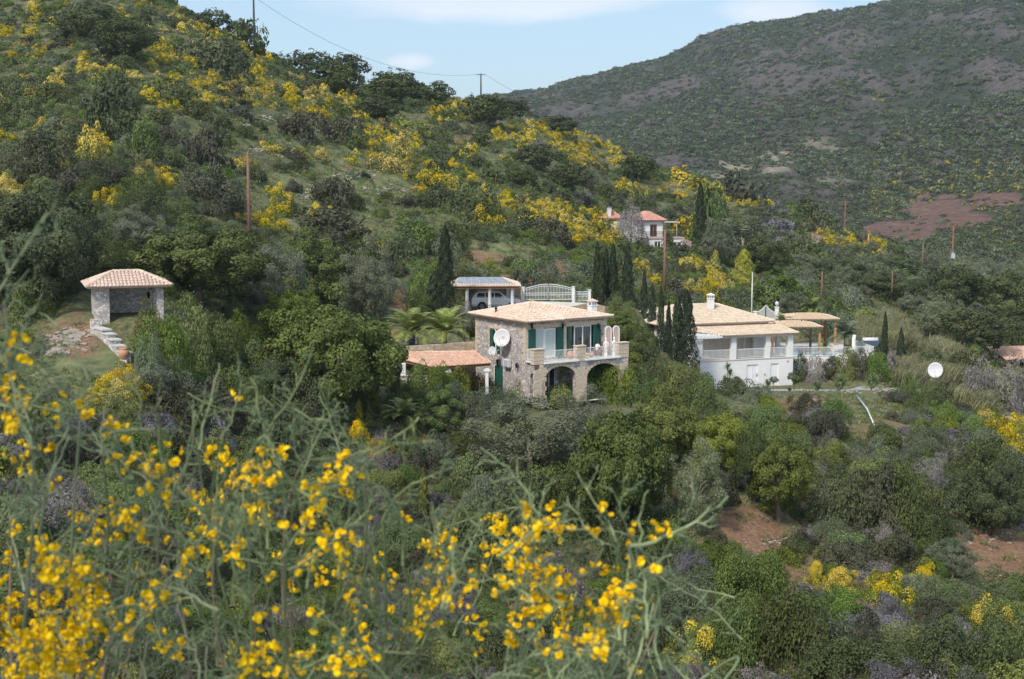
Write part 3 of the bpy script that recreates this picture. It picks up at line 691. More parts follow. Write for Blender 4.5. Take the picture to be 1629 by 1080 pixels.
# ------------------------------------------------------------------ building materials
def stone_mat(name, a, b_, c_, mortar, scale=3.4, flatz=1.7):
    m, nt, b = newmat(name)
    tc = nt.nodes.new('ShaderNodeTexCoord'); mp = nt.nodes.new('ShaderNodeMapping'); mp.inputs['Scale'].default_value = (scale, scale, scale*flatz)
    nz = nt.nodes.new('ShaderNodeTexNoise'); nz.inputs['Scale'].default_value = 1.5
    nt.links.new(tc.outputs['Object'], nz.inputs['Vector'])
    ad = mixc(nt, .12, tc.outputs['Object'], nz.outputs[1]); nt.links.new(ad, mp.inputs[0])
    v = nt.nodes.new('ShaderNodeTexVoronoi'); nt.links.new(mp.outputs[0], v.inputs['Vector']); v.inputs['Scale'].default_value = 1
    e = nt.nodes.new('ShaderNodeTexVoronoi'); e.feature = 'DISTANCE_TO_EDGE'; nt.links.new(mp.outputs[0], e.inputs['Vector']); e.inputs['Scale'].default_value = 1
    sep = nt.nodes.new('ShaderNodeSeparateColor'); nt.links.new(v.outputs['Color'], sep.inputs[0])
    col = ramp(nt, [(.1, a), (.45, b_), (.8, c_), (.95, tuple(min(1, x*1.25) for x in c_))], sep.outputs[0])
    col = mixc(nt, .35, col, ramp(nt, [(.3, a), (.7, c_)], noise_n(nt, 6, 5)))
    col = mixc(nt, ramp(nt, [(.02, (1,1,1)), (.07, (0,0,0))], e.outputs[0]), col, mortar)
    nt.links.new(col, b.inputs['Base Color']); b.inputs['Roughness'].default_value = .9
    bump(nt, b, e.outputs[0], .5, .05); return m
M['stone'] = stone_mat('grey_rubble_stone', (.27,.24,.245), (.46,.42,.40), (.66,.60,.54), (.17,.15,.145), 3.8)
M['stone_warm'] = stone_mat('warm_rubble_stone', (.30,.22,.15), (.44,.33,.23), (.56,.46,.34), (.34,.29,.23))
M['stone_pav'] = stone_mat('pale_rubble_stone', (.32,.29,.28), (.50,.46,.43), (.68,.63,.58), (.22,.20,.19), 4.4)
M['quoin'] = plain('sandstone_blocks', (.58,.47,.36), .85, .18, 5, bmp=.3)
M['stucco'] = plain('white_stucco', (.74,.73,.72), .85, .07, .5, bmp=.08)
M['plaster'] = plain('pale_plaster', (.60,.55,.50), .85, .06, 1.2)
M['whitemetal'] = plain('white_painted_metal', (.78,.78,.78), .45, .03, 8)
M['marble'] = plain('white_marble', (.78,.76,.73), .4, .06, 4)
M['greenpaint'] = plain('green_shutter_paint', (.018,.10,.075), .5, .15, 9)
M['blackiron'] = plain('black_iron', (.02,.02,.022), .5, .2, 9)
M['wood'] = plain('brown_timber', (.26,.13,.065), .7, .25, 6)
M['orangewood'] = plain('orange_timber', (.50,.24,.08), .65, .15, 6)
M['polewood'] = plain('reddish_pole_timber', (.21,.115,.085), .85, .2, 3)
M['darkpole'] = plain('dark_pole_timber', (.06,.055,.05), .85, .2, 3)
M['galv'] = plain('galvanised_steel', (.55,.57,.58), .4, .08, 5, metal=.3)
M['terracotta'] = plain('terracotta', (.50,.26,.17), .8, .12, 6)
M['concrete'] = plain('pale_concrete', (.50,.48,.45), .9, .12, 2)
M['paving'] = plain('grey_paving', (.30,.30,.32), .9, .12, 1.2)
M['dirtwhite'] = plain('dish_white', (.60,.60,.61), .45, .03, 3)
M['redprint'] = plain('red_print', (.62,.16,.18), .6, .05, 3)
M['curtain'] = plain('pale_curtain', (.50,.56,.52), .9, .05, 4)
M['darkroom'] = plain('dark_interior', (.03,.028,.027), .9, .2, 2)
M['red_furn'] = plain('dark_red_wood', (.16,.045,.035), .6, .2, 3)
M['carpaint'] = plain('white_car_paint', (.80,.80,.80), .18, .02, 2, spec=.6)
M['rubber'] = plain('black_rubber', (.02,.02,.02), .8, .1, 5)
M['rim'] = plain('alloy_rim', (.45,.45,.46), .3, .05, 5, metal=.6)
M['panel'] = plain('grey_roof_panel', (.26,.28,.31), .5, .3, 1.6)
M['pink'] = plain('pinkish_plaster', (.50,.36,.31), .9, .08, 3)
M['skin'] = plain('skin', (.58,.38,.29), .55, .06, 9)
M['hair'] = plain('dark_hair', (.025,.018,.014), .6, .2, 20)
M['shirt'] = plain('white_shirt', (.75,.73,.70), .9, .05, 9)
M['trousers'] = plain('dark_red_trousers', (.20,.06,.06), .9, .1, 9)
M['bluecloth'] = plain('blue_cloth', (.10,.16,.32), .8, .15, 5)
def glassy(name, c, rough=.06):
    m, nt, b = newmat(name); b.inputs['Base Color'].default_value = (*c, 1); b.inputs['Roughness'].default_value = rough
    b.inputs['Specular IOR Level'].default_value = .9; return m
M['glass'] = glassy('window_glass', (.03, .035, .035))
M['carglass'] = glassy('car_glass', (.035, .045, .055))
def water_mat():
    m, nt, b = newmat('pool_water'); f = noise_n(nt, 1.4, 3)
    nt.links.new(ramp(nt, [(.35, (.20,.50,.62)), (.7, (.36,.64,.74))], f), b.inputs['Base Color'])
    b.inputs['Roughness'].default_value = .08; bump(nt, b, noise_n(nt, 5, 3), .15); return m
M['water'] = water_mat()
def tile_mat(name, a, b_, c_, stain=.35):
    m, nt, b = newmat(name); f = mathn(nt, 'ADD', mathn(nt, 'MULTIPLY', attr(nt, 'rnd'), .6), mathn(nt, 'MULTIPLY', noise_n(nt, .8, 5), .5))
    c = ramp(nt, [(.15, a), (.5, b_), (.9, c_)], f)
    c = mixc(nt, ramp(nt, [(.52, (0,0,0)), (.75, (stain,)*3)], noise_n(nt, .45, 6)), c, (.36,.31,.28))
    nt.links.new(c, b.inputs['Base Color']); b.inputs['Roughness'].default_value = .85; return m
M['tile_pale'] = tile_mat('pale_pink_roof_tiles', (.52,.37,.27), (.65,.49,.38), (.75,.61,.50))
M['tile_terra'] = tile_mat('terracotta_roof_tiles', (.50,.28,.19), (.62,.39,.28), (.72,.52,.41), .25)
M['tile_cream'] = tile_mat('cream_roof_tiles', (.50,.38,.28), (.62,.50,.38), (.72,.61,.49), .2)
M['tile_rose'] = tile_mat('rose_roof_tiles', (.44,.31,.25), (.56,.42,.34), (.68,.54,.46), .25)
M['tile_red'] = tile_mat('red_roof_tiles', (.46,.20,.15), (.55,.27,.21), (.62,.38,.30), .15)
M['canopy'] = tile_mat('tan_canopy_cover', (.48,.34,.22), (.58,.43,.30), (.66,.52,.38), .2)

# ------------------------------------------------------------------ building helpers
class Fr:
    """local frame of a building: x along the front, y away from the camera, z up"""
    def __init__(s, u, v, d, yaw): s.o = P(u, v, d); s.yaw = R(yaw); s.c = math.cos(s.yaw); s.s = math.sin(s.yaw)
    def px(s, u, v=None, y=0):
        r = ray(u, v if v is not None else 540); nx, ny = -s.s, s.c
        t = ((s.o.x*nx+s.o.y*ny)+y)/(r[0]*nx+r[1]*ny); dx, dy = r[0]*t-s.o.x, r[1]*t-s.o.y
        return dx*s.c+dy*s.s, r[2]*t-s.o.z
    def py(s, u, v=None, x=0):
        r = ray(u, v if v is not None else 540); nx, ny = s.c, s.s
        t = ((s.o.x*nx+s.o.y*ny)+x)/(r[0]*nx+r[1]*ny); dx, dy = r[0]*t-s.o.x, r[1]*t-s.o.y
        return -dx*s.s+dy*s.c, r[2]*t-s.o.z
    def loc(s, p): dx, dy = p.x-s.o.x, p.y-s.o.y; return Vector((dx*s.c+dy*s.s, -dx*s.s+dy*s.c, p.z-s.o.z))
    def world(s, x, y, z): return Vector((s.o.x+x*s.c-y*s.s, s.o.y+x*s.s+y*s.c, s.o.z+z))
    def empty(s, name, label, cat, group=None): return empty(name, s.o, s.yaw, label, cat, group)
def wall_poly(mb, outer, holes, d0, d1, axis='y'):
    """flat wall with openings: 2D loops (a, z) extruded from depth d0 to d1 along the axis"""
    f = (lambda a, z, d: (a, d, z)) if axis == 'y' else (lambda a, z, d: (d, a, z))
    loops = [outer]+holes; flat = [p for l in loops for p in l]
    tris = mgeo.tessellate_polygon([[Vector((a, z, 0)) for a, z in l] for l in loops]); n = len(flat)
    V = [f(a, z, d0) for a, z in flat]+[f(a, z, d1) for a, z in flat]
    Fc = [tuple(t) for t in tris]+[tuple(i+n for i in t[::-1]) for t in tris]; o = 0
    for l in loops:
        k = len(l)
        for i in range(k): a, b = o+i, o+(i+1) % k; Fc.append((a, b, b+n, a+n))
        o += k
    mb.add(V, Fc, .5)
def rect(a0, a1, z0, z1): return [(a0, z0), (a1, z0), (a1, z1), (a0, z1)]
def arch(a0, a1, z0, zs, zt, n=10):
    c = (a0+a1)/2; r = (a1-a0)/2
    return [(a0, z0), (a1, z0)]+[(c+r*math.cos(math.pi*i/n), zs+(zt-zs)*math.sin(math.pi*i/n)) for i in range(n+1)]
def tile_facet(mb, poly, w=.24, seg=.42, r=None):
    """rows of half-round tiles running up the slope inside a polygon; poly[0]->poly[1] is the eave"""
    poly = [Vector(p) for p in poly]; e = (poly[1]-poly[0]).normalized(); n = None
    for p in poly[2:]:
        n = e.cross(p-poly[0])
        if n.length > .01: break
    n.normalize()
    if n.z < 0: n = -n
    up = n.cross(e); up = -up if up.z < 0 else up
    q = [((p-poly[0]).dot(e), (p-poly[0]).dot(up)) for p in poly]; r = r or w*.46
    mb.add([p-n*.02 for p in poly], [tuple(range(len(poly)))], .5)
    s0 = min(a for a, b in q); s1 = max(a for a, b in q); k = max(1, round((s1-s0)/w)); w = (s1-s0)/k
    for i in range(k):
        s = s0+(i+.5)*w; ts = []
        for j in range(len(q)):
            (a0, b0), (a1, b1) = q[j], q[(j+1) % len(q)]
            if (a0-s)*(a1-s) < 0: ts.append(b0+(b1-b0)*(s-a0)/(a1-a0))
        if len(ts) < 2: continue
        t0, t1 = min(ts)-.05, max(ts); m = max(1, int((t1-t0)/seg))
        for g in range(m):
            ta = t0+(t1-t0)*g/m; tb = t0+(t1-t0)*(g+1)/m; V = []
            for t, rr, dz in ((ta, r*1.06, .03), (tb, r*.92, 0)):
                for h in range(5):
                    an = math.pi*h/4; V.append(poly[0]+e*(s+rr*math.cos(an))+up*t+n*(rr*math.sin(an)*.8+dz-.015))
            mb.add(V, [(h, h+1, h+6, h+5) for h in range(4)]+[(0, 1, 2, 3, 4)])
def ridge_caps(mb, a, b, r=.12, seg=.4):
    a = Vector(a); b = Vector(b); n = max(1, int((b-a).length/seg)); d = (b-a).normalized(); x = d.cross(Vector((0,0,1))).normalized(); z = x.cross(d)
    for i in range(n):
        p = a+(b-a)*i/n; q = a+(b-a)*(i+1)/n; V = []
        for t, rr in ((p, r*1.1), (q, r*.9)):
            for h in range(5): an = math.pi*h/4; V.append(t+x*rr*math.cos(an)+z*(rr*math.sin(an)+.02))
        mb.add(V, [(h, h+1, h+6, h+5) for h in range(4)]+[(0,1,2,3,4)])
def hip_roof(mb, x0, x1, y0, y1, z, rise, inset=None, w=.24, th=.12):
    """full hip roof on a rectangle"""
    hd = min(x1-x0, y1-y0)/2; ins = inset or hd
    if x1-x0 >= y1-y0: A, B = (x0+ins, (y0+y1)/2, z+rise), (x1-ins, (y0+y1)/2, z+rise)
    else: A, B = ((x0+x1)/2, y0+ins, z+rise), ((x0+x1)/2, y1-ins, z+rise)
    c = [(x0, y0, z), (x1, y0, z), (x1, y1, z), (x0, y1, z)]
    if x1-x0 >= y1-y0: F4 = [(c[0], c[1], B, A), (c[1], c[2], B), (c[2], c[3], A, B), (c[3], c[0], A)]; H = [(c[0], A), (c[1], B), (c[2], B), (c[3], A)]
    else: F4 = [(c[0], c[1], A), (c[1], c[2], B, A), (c[2], c[3], B), (c[3], c[0], A, B)]; H = [(c[0], A), (c[1], A), (c[2], B), (c[3], B)]
    for f in F4: tile_facet(mb, f, w)
    for a, b in H: ridge_caps(mb, a, b)
    if (Vector(A)-Vector(B)).length > .2: ridge_caps(mb, A, B)
    mb.box(x0+.06, x1-.06, y0+.06, y1-.06, z-th, z-.03, rnd=.3)
def quoins(mb, x, y, z0, z1, sx, sy, w=.5, h=.36, p=.03, axes='xy'):
    """alternating corner blocks; sx, sy are the directions in which the walls run"""
    z = z0; k = 0
    while z < z1-.1:
        hh = min(h, z1-z); a, b = (w, w*.55) if k % 2 else (w*.55, w)
        xs = sorted((x-sx*p, x+sx*a)); ys = sorted((y-sy*p, y+sy*b)); mb.box(xs[0], xs[1], ys[0], ys[1], z+.012, z+hh-.012); z += hh; k += 1
def railing(mb, a, b, h=.95, gap=.13, r=.016, curve=.0, post=.0):
    a = Vector(a); b = Vector(b); n = max(2, int((b-a).length/gap)); d = (b-a).normalized(); nn = Vector((d.y, -d.x, 0))
    up = Vector((0,0,1)); mb.bar(a+up*h, b+up*h, .05); mb.bar(a+up*.1, b+up*.1, .035)
    for i in range(n+1):
        p = a+(b-a)*i/n
        if curve: mb.tube([p+up*.1, p+up*.25+nn*curve, p+up*.45+nn*curve*.9, p+up*.7, p+up*h], r, 4, False)
        else: mb.bar(p+up*.1, p+up*h, r*2)
def shutters(root, x0, x1, z0, z1, y, name='shutter'):
    mb = MB(); mb.box(x0, x1, y-.07, y-.02, z0, z1)
    k = int((z1-z0)/.09)
    for i in range(k): zz = z0+.06+i*(z1-z0-.12)/k; mb.box(x0+.05, x1-.05, y-.085, y-.068, zz, zz+.045)
    return mb.build(name, M['greenpaint'], root)
def shutter_x(root, y0, y1, z0, z1, x, name='shutter'):
    mb = MB(); mb.box(x-.07, x-.02, y0, y1, z0, z1)
    k = int((z1-z0)/.09)
    for i in range(k): zz = z0+.06+i*(z1-z0-.12)/k; mb.box(x-.085, x-.068, y0+.05, y1-.05, zz, zz+.045)
    return mb.build(name, M['greenpaint'], root)
def framed(root, x0, x1, z0, z1, y, pane='glass', mull=1, name='window', fw=.07, fm='whitemetal'):
    """window: frame with its pane as a sub-part, facing -y"""
    mb = MB()
    for (a, b, c, d) in ((x0, x1, z0, z0+fw), (x0, x1, z1-fw, z1), (x0, x0+fw, z0+fw, z1-fw), (x1-fw, x1, z0+fw, z1-fw)): mb.box(a, b, y-.04, y+.04, c, d)
    for i in range(1, mull): xx = x0+(x1-x0)*i/mull; mb.box(xx-fw*.6, xx+fw*.6, y-.045, y+.045, z0+fw, z1-fw)
    f = mb.build(name, M[fm], root); g = MB(); g.box(x0+.03, x1-.03, y-.012, y+.012, z0+.03, z1-.03); g.build('pane', M[pane], f); return f
def framed_x(root, y0, y1, z0, z1, x, pane='glass', mull=1, name='window', fw=.07, fm='whitemetal'):
    mb = MB()
    for (a, b, c, d) in ((y0, y1, z0, z0+fw), (y0, y1, z1-fw, z1), (y0, y0+fw, z0+fw, z1-fw), (y1-fw, y1, z0+fw, z1-fw)): mb.box(x-.04, x+.04, a, b, c, d)
    for i in range(1, mull): yy = y0+(y1-y0)*i/mull; mb.box(x-.045, x+.045, yy-fw*.6, yy+fw*.6, z0+fw, z1-fw)
    f = mb.build(name, M[fm], root); g = MB(); g.box(x-.012, x+.012, y0+.03, y1-.03, z0+.03, z1-.03); g.build('pane', M[pane], f); return f
def chimney(root, x, y, z0, z1, w=.55, capm='tile_pale'):
    mb = MB(); h = w/2; mb.box(x-h, x+h, y-h, y+h, z0, z1-.5)
    mb.box(x-h-.04, x+h+.04, y-h-.04, y+h+.04, z1-.58, z1-.5)
    for i in (-1, 0, 1):
        for j in (-1, 1): mb.box(x+i*h*.8-.05, x+i*h*.8+.05, y+j*h*.8-.05, y+j*h*.8+.05, z1-.5, z1-.25)
    mb.box(x-h-.05, x+h+.05, y-h-.05, y+h+.05, z1-.25, z1-.17)
    ch = mb.build('chimney', M['stucco'], root); m2 = MB(); m2.add([(x-h-.1, y-h-.1, z1-.17), (x+h+.1, y-h-.1, z1-.17), (x+h+.1, y+h+.1, z1-.17), (x-h-.1, y+h+.1, z1-.17), (x, y, z1+.05)], [(0,1,4),(1,2,4),(2,3,4),(3,0,4),(3,2,1,0)]); m2.build('chimney_cap', M[capm], ch); return ch
def wall_lamp(root, x, y, z, ax='y'):
    mb = MB(); dx, dy = ((0, -.22) if ax == 'y' else (-.22, 0))
    mb.tube([(x, y, z-.1), (x+dx*.6, y+dy*.6, z+.15), (x+dx, y+dy, z+.1)], .02, 5); mb.lathe((x+dx, y+dy, z-.3), [(.03, -.05), (.08, 0), (.12, .28), (.14, .3), (.05, .4), (.01, .46)], 6)
    return mb.build('wall_lamp', M['blackiron'], root)

# ================================================================== stone villa
fs = Fr(836, 629, 114, 33)
sv = fs.empty('stone_villa', 'two storey grey stone villa with pale pink tiled hip roof, green shutters and arched arcade', 'house')
ZF = fs.px(836, 574.5)[1]; ZE = fs.px(836, 512)[1]         # first floor, eaves
XR = fs.px(964)[0]; YL = fs.py(757)[0]; BP = 2.1            # front length, side length, balcony projection
XB = fs.px(1000, y=-BP)[0]
def X(u, y=0): return fs.px(u, y=y)[0]
def Z(u, v, y=0): return fs.px(u, v, y)[1]
def Y_(u, x=0): return fs.py(u, x=x)[0]
def ZX(u, v, x=0): return fs.py(u, v, x)[1]
zd = ZF+.02; zt = Z(866, 522)
o1 = (X(839), X(896)); o2 = (X(901.5), X(955)); t = .35
mb = MB()
g1 = rect(X(864, 0), X(884, 0), .02, 2.25); g2 = rect(X(912), X(925), .02, 2.25)
wall_poly(mb, rect(0, XR, -.6, ZE), [rect(o1[0], o1[1], zd+.12, zt), rect(o2[0], o2[1], zd+.12, zt), g1, g2], 0, t)
wy = (Y_(796), Y_(780)); wz = (ZX(788, 561), ZX(788, 523)); dy = (Y_(800), Y_(785)); dz = (.02, ZX(790, 579.5))
wall_poly(mb, rect(t, YL-t, -.6, ZE), [rect(wy[0], wy[1], wz[0], wz[1]), rect(dy[0], dy[1], dz[0], dz[1])], 0, t, 'x')
wall_poly(mb, rect(0, XR, -.6, ZE), [], YL-t, YL); wall_poly(mb, rect(t, YL-t, -.6, ZE), [], XR-t, XR, 'x')
mb.build('wall', M['stone'], sv)
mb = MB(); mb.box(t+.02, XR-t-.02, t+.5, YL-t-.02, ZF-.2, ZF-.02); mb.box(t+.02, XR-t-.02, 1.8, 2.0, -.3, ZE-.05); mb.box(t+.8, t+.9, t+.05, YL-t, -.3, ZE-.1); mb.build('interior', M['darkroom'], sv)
# arcade with balcony on top
zr = ZF+.95; mb = MB(); zp = Z(858, 549, -BP)
A1 = arch(X(867, -BP), X(916, -BP), -.55, Z(866, 604, -BP), Z(890, 582.5, -BP)); A2 = arch(X(934, -BP), X(985, -BP), -.55, Z(934, 600, -BP), Z(960, 577.5, -BP))
wall_poly(mb, rect(0, XB, -.6, ZF-.04), [A1[:1]+A1[1:], A2], -BP, -BP+.4)
AS = arch(-BP+.75, -BP+1.45, -.3, 1.5, 1.95); wall_poly(mb, rect(-BP+.4, -.003, -.6, ZF-.04), [AS], 0, .35, 'x')
wall_poly(mb, rect(-BP+.4, 2, -.6, ZF-.04), [], XB-.4, XB, 'x')
P1 = (X(849, -BP), X(866, -BP)); P2 = (X(918, -BP), X(932, -BP)); P3 = (X(984, -BP), XB)
mb.build('arcade_wall', M['stone'], sv)
mb = MB(); mb.box(.35, XB-.4, -BP+.4, -.003, ZF-.24, ZF-.04); mb.build('balcony_floor', M['concrete'], sv)
for a, b in (P1, P2, P3):
    mb = MB(); z = ZF-.04; k = 0
    while z < zr+.1: mb.box(a, b, -BP-.04, -BP+.5, z+.01, z+.29); z += .3; k += 1
    mb.box(a-.05, b+.05, -BP-.09, -BP+.55, z, z+.07)
    for zz in range(9):
        w_ = .06*(zz % 2); mb.box(a+w_, b-w_, -BP-.025, -BP+.1, -.6+zz*.37+.01, -.6+zz*.37+.36) if -.6+zz*.37+.37 < ZF-.2 else None
    mb.build('balcony_pillar', M['quoin'], sv)
for (a0, a1, u_, v_, ul, vl) in ((X(867, -BP), X(916, -BP), 890, 582.5, 866, 604), (X(934, -BP), X(985, -BP), 960, 577.5, 934, 600)):
    mb = MB(); c = (a0+a1)/2; r0 = (a1-a0)/2; zs = Z(ul, vl, -BP); hh = Z(u_, v_, -BP)-zs
    for i in range(13):
        t0 = math.pi*i/13+.015; t1 = math.pi*(i+1)/13-.015; V = []
        for yy in (-BP-.035, -BP+.06):
            for (tt, k) in ((t0, 0), (t1, 0), (t1, .27), (t0, .27)): V.append((c+(r0+k)*math.cos(tt), yy, zs+(hh+k)*math.sin(tt)))
        mb.add(V, [(0,1,2,3),(7,6,5,4),(0,4,5,1),(1,5,6,2),(2,6,7,3),(3,7,4,0)])
    for k in range(7):
        for aa, bb in ((a0-.3, a0), (a1, a1+.3)): mb.box(aa+.05*(k % 2), bb, -BP-.03, -BP+.1, -.6+k*.35+.01, min(-.6+k*.35+.34, zs)) if -.6+k*.35 < zs-.05 else None
    mb.build('arch_trim', M['quoin'], sv)
for q_ in ((0, 0, ZF, ZE-.04, 1, 1), (XR, 0, ZF, ZE-.04, -1, 1), (0, YL, 0, ZE-.04, 1, -1, .35), (0, -BP, -.5, ZF-.05, 1, 1, .62, .37)): mb = MB(); quoins(mb, *q_); mb.build('quoin', M['quoin'], sv)
mb = MB(); mb.box(o1[1]+.03, o2[0]-.03, -.03, .1, ZF+.1, zt); 
for o in (o1, o2):
    n = 6
    for i in range(n): a = o[0]-.1+(o[1]-o[0]+.2)*i/n; mb.box(a+.01, a+(o[1]-o[0]+.2)/n-.01, -.035, .1, zt+.01, zt+.36)
mb.build('lintel', M['quoin'], sv); mb = MB()
for i in range(8): mb.box(-.03, .1, wy[0]-.22, wy[0]-.02, wz[0]+i*.25+.01, wz[0]+i*.25+.24); mb.box(-.03, .1, wy[1]+.02, wy[1]+.22, wz[0]+i*.25+.01, wz[0]+i*.25+.24)
for i in range(3): mb.box(-.03, .1, wy[0]-.3+i*.7, wy[0]+.38+i*.7, wz[1]+.01, wz[1]+.25)
mb.build('window_surround', M['quoin'], sv); mb = MB()
for i in range(7): mb.box(-.03, .1, -BP+.55, -BP+.74, -.2+i*.25, -.2+i*.25+.24)
mb.build('niche_trim', M['quoin'], sv)
# balcony ledges and railings
for (a, b) in ((P1[1]+.02, P2[0]-.02), (P2[1]+.02, P3[0]-.02)):
    mb = MB(); mb.box(a-.1, b+.1, -BP-.22, -BP+.45, ZF-.02, ZF+.10); mb.build('balcony_ledge', M['marble'], sv)
    mb = MB(); railing(mb, (a, -BP, ZF+.1), (b, -BP, ZF+.1), .9, .12, .014, .09); mb.build('railing', M['whitemetal'], sv)
mb = MB(); mb.box(-.2, .1, -BP+.45, -.3, ZF-.02, ZF+.10); mb.build('balcony_ledge', M['marble'], sv)
mb = MB(); railing(mb, (0, -BP+.55, ZF+.1), (0, -.2, ZF+.1), .9, .12, .014); mb.build('railing', M['whitemetal'], sv)
mb = MB(); mb.box(XB, XB+.4, -BP+.5, 2, ZF-.04, zr+.02); mb.box(XB-.4, XB+.45, -BP+.55, 2, zr+.02, zr+.09); mb.build('balcony_parapet', M['quoin'], sv)
# openings of the front
shutters(sv, X(840), X(851.5), zd+.13, zt-.02, -.02); framed(sv, X(852), X(866), zd+.13, zt-.02, .12, 'curtain'); framed(sv, X(866), X(884), zd+.13, zt-.04, .06, 'curtain', 1, 'balcony_door', .11)
shutters(sv, X(884.5), X(895.5), zd+.13, zt-.02, -.02)
shutters(sv, X(902), X(905), zd+.13, zt-.02, -.02); framed(sv, X(905), X(914), zd+.13, zt-.02, .25, 'glass', 1, 'window', .04, 'greenpaint'); framed(sv, X(914), X(941), zd+.13, zt-.02, .1, 'glass', 2, 'balcony_door', .08)
shutters(sv, X(943), X(954.5), zd+.13, zt-.02, -.02)
framed(sv, X(864), X(884), .03, 2.25, .1, 'glass', 2, 'arcade_door'); framed(sv, X(912), X(925), .03, 2.25, .1, 'glass', 1, 'arcade_door')
for u in (844, 893, 950): wall_lamp(sv, X(u), 0, Z(u, 516))
# left face openings
shutter_x(sv, Y_(785.5), Y_(780), wz[0], wz[1], 0); shutter_x(sv, Y_(796), Y_(791.5), wz[0], wz[1], 0); framed_x(sv, wy[0], wy[1], wz[0]+.02, wz[1]-.02, .08, 'glass', 2, 'window', .09)
framed_x(sv, dy[0], dy[1], dz[0]+.01, dz[1]-.02, .08, 'glass', 2, 'side_door', .09); shutter_x(sv, Y_(799.5), Y_(790.5), dz[0], dz[1], 0)
wall_lamp(sv, 0, Y_(794.5), ZX(794, 573), 'x'); wall_lamp(sv, 0, Y_(825), ZX(825, 579), 'x')
# roof: main hip and the small hip over the corner bay
E = .45; zr0 = ZE+.06; mb = MB()
x0, x1, y0, y1 = -E, XR+E, -E, YL+E
AP = fs.loc(P(880, 479.5, 119.2)); AP2 = Vector((AP.x+1.0, AP.y+.9, AP.z))
c = [(x0, y0, zr0), (x1, y0, zr0), (x1, y1, zr0), (x0, y1, zr0)]
A = (2.9, 3.7, zr0+1.08); B = (XR-5.0, 3.9, zr0+1.12)
for f in ((c[0], c[1], B, A), (c[1], c[2], B), (c[2], c[3], A, B), (c[3], c[0], A)): tile_facet(mb, f)
for a, b in ((c[0], A), (c[1], B), (c[2], B), (c[3], A), (A, B)): ridge_caps(mb, a, b)
mb.box(x0+.08, x1-.08, y0+.08, y1-.08, zr0-.14, zr0-.03, rnd=.3)
D0 = (-E+.02, -E-.35, zr0+.0); D1 = (3.3, -E-.35, zr0+.0); DT = (1.3, 1.6, zr0+.72); DB0 = (x0+.02, y0+.1, zr0+.02)
tile_facet(mb, (D0, D1, DT)); tile_facet(mb, (D1, (3.9, .9, zr0+.45), DT)); tile_facet(mb, ((x0, 1.2, zr0+.1), D0, DT)); ridge_caps(mb, D0, DT, .1); ridge_caps(mb, D1, DT, .1)
ro = mb.build('roof', M['tile_pale'], sv)
chimney(sv, X(942, 2.3), 2.3, zr0+.2, Z(942, 475.5, 2.3), .6)
mb = MB(); q = fs.loc(P(789, 497, 118.5)); mb.tube([(q.x, q.y, q.z-.3), (q.x, q.y, q.z+.3)], .08, 8); mb.lathe((q.x, q.y, q.z+.3), [(.13, 0), (.13, .1), (.02, .2)], 8); mb.build('roof_vent', M['blackiron'], ro)

# things on and about the stone villa
def dish(name, p, r, nrm, label, group=None, pole=None, pr=.04, printed=False):
    nrm = Vector(nrm).normalized(); t = empty(name, p, 0, label, 'satellite dish', group); q = nrm.to_track_quat('Z', 'Y').to_matrix()
    V = []; Fc = []; S = 28; K = 6
    for side_ in (0, .015):
        for k in range(K+1):
            rr = r*k/K
            for s_ in range(S): an = 2*math.pi*s_/S; V.append(q@Vector((rr*math.cos(an), rr*math.sin(an)*1.06, .22*r*(k/K)**2-side_)))
    n1 = (K+1)*S
    for b in (0, n1):
        for k in range(K):
            for s_ in range(S): f = (b+k*S+s_, b+k*S+(s_+1) % S, b+(k+1)*S+(s_+1) % S, b+(k+1)*S+s_); Fc.append(f if b == 0 else f[::-1])
    for s_ in range(S): a, b = K*S+s_, K*S+(s_+1) % S; Fc.append((a, b, b+n1, a+n1))
    mb = MB(); mb.add(V, Fc, smooth=True); d_ = mb.build('reflector', M['dirtwhite'], t)
    if printed:
        mb = MB()
        for (cx, cy, w_, h_) in ((.05, .02, .34, .05), (.12, .14, .22, .05), (-.02, .14, .08, .05), (.1, -.10, .26, .04), (.28, .03, .05, .18)):
            rr = math.hypot(cx*r, cy*r)/r; zz = .22*r*rr*rr+.02
            mb.add([q@Vector((cx*r+a*w_*r/2, cy*r+b*h_*r/2, zz)) for a, b in ((-1,-1),(1,-1),(1,1),(-1,1))], [(0,1,2,3)])
        mb.build('printed_mark', M['redprint'], d_)
    mb = MB(); tip = q@Vector((0, -r*.25, r*1.05)); mb.tube([q@Vector((0, -r*1.0, .2*r)), tip], .02, 6); mb.tube([tip, tip+q@Vector((0, 0, -.14))], .05, 8); mb.build('feed_arm', M['galv'], t)
    if pole is not None:
        mb = MB(); mb.tube([q@Vector((0, 0, -.04)), q@Vector((0, 0, -.18)), Vector(pole)-Vector(p)+Vector((0, 0, .3)), Vector(pole)-Vector(p)], pr, 8); mb.build('mount', M['galv'], t)
    return t
pd = fs.world(-.55, Y_(808), ZX(808, 537)); pm = fs.world(0, Y_(812), ZX(812, 555))
dish('satellite_dish', pd, .72, fs.world(-1, -.75, .35)-fs.world(0, 0, 0), 'big tilted white satellite dish on the left wall of the stone villa', pole=pm, printed=True)
pd2 = fs.world(-.9, Y_(798), ZX(797, 557)); dish('satellite_dish', pd2, .36, fs.world(-1, -.5, .2)-fs.world(0, 0, 0), 'small white satellite dish beside the bigger one on the stone villa', pole=fs.world(0, Y_(806), ZX(806, 560)))
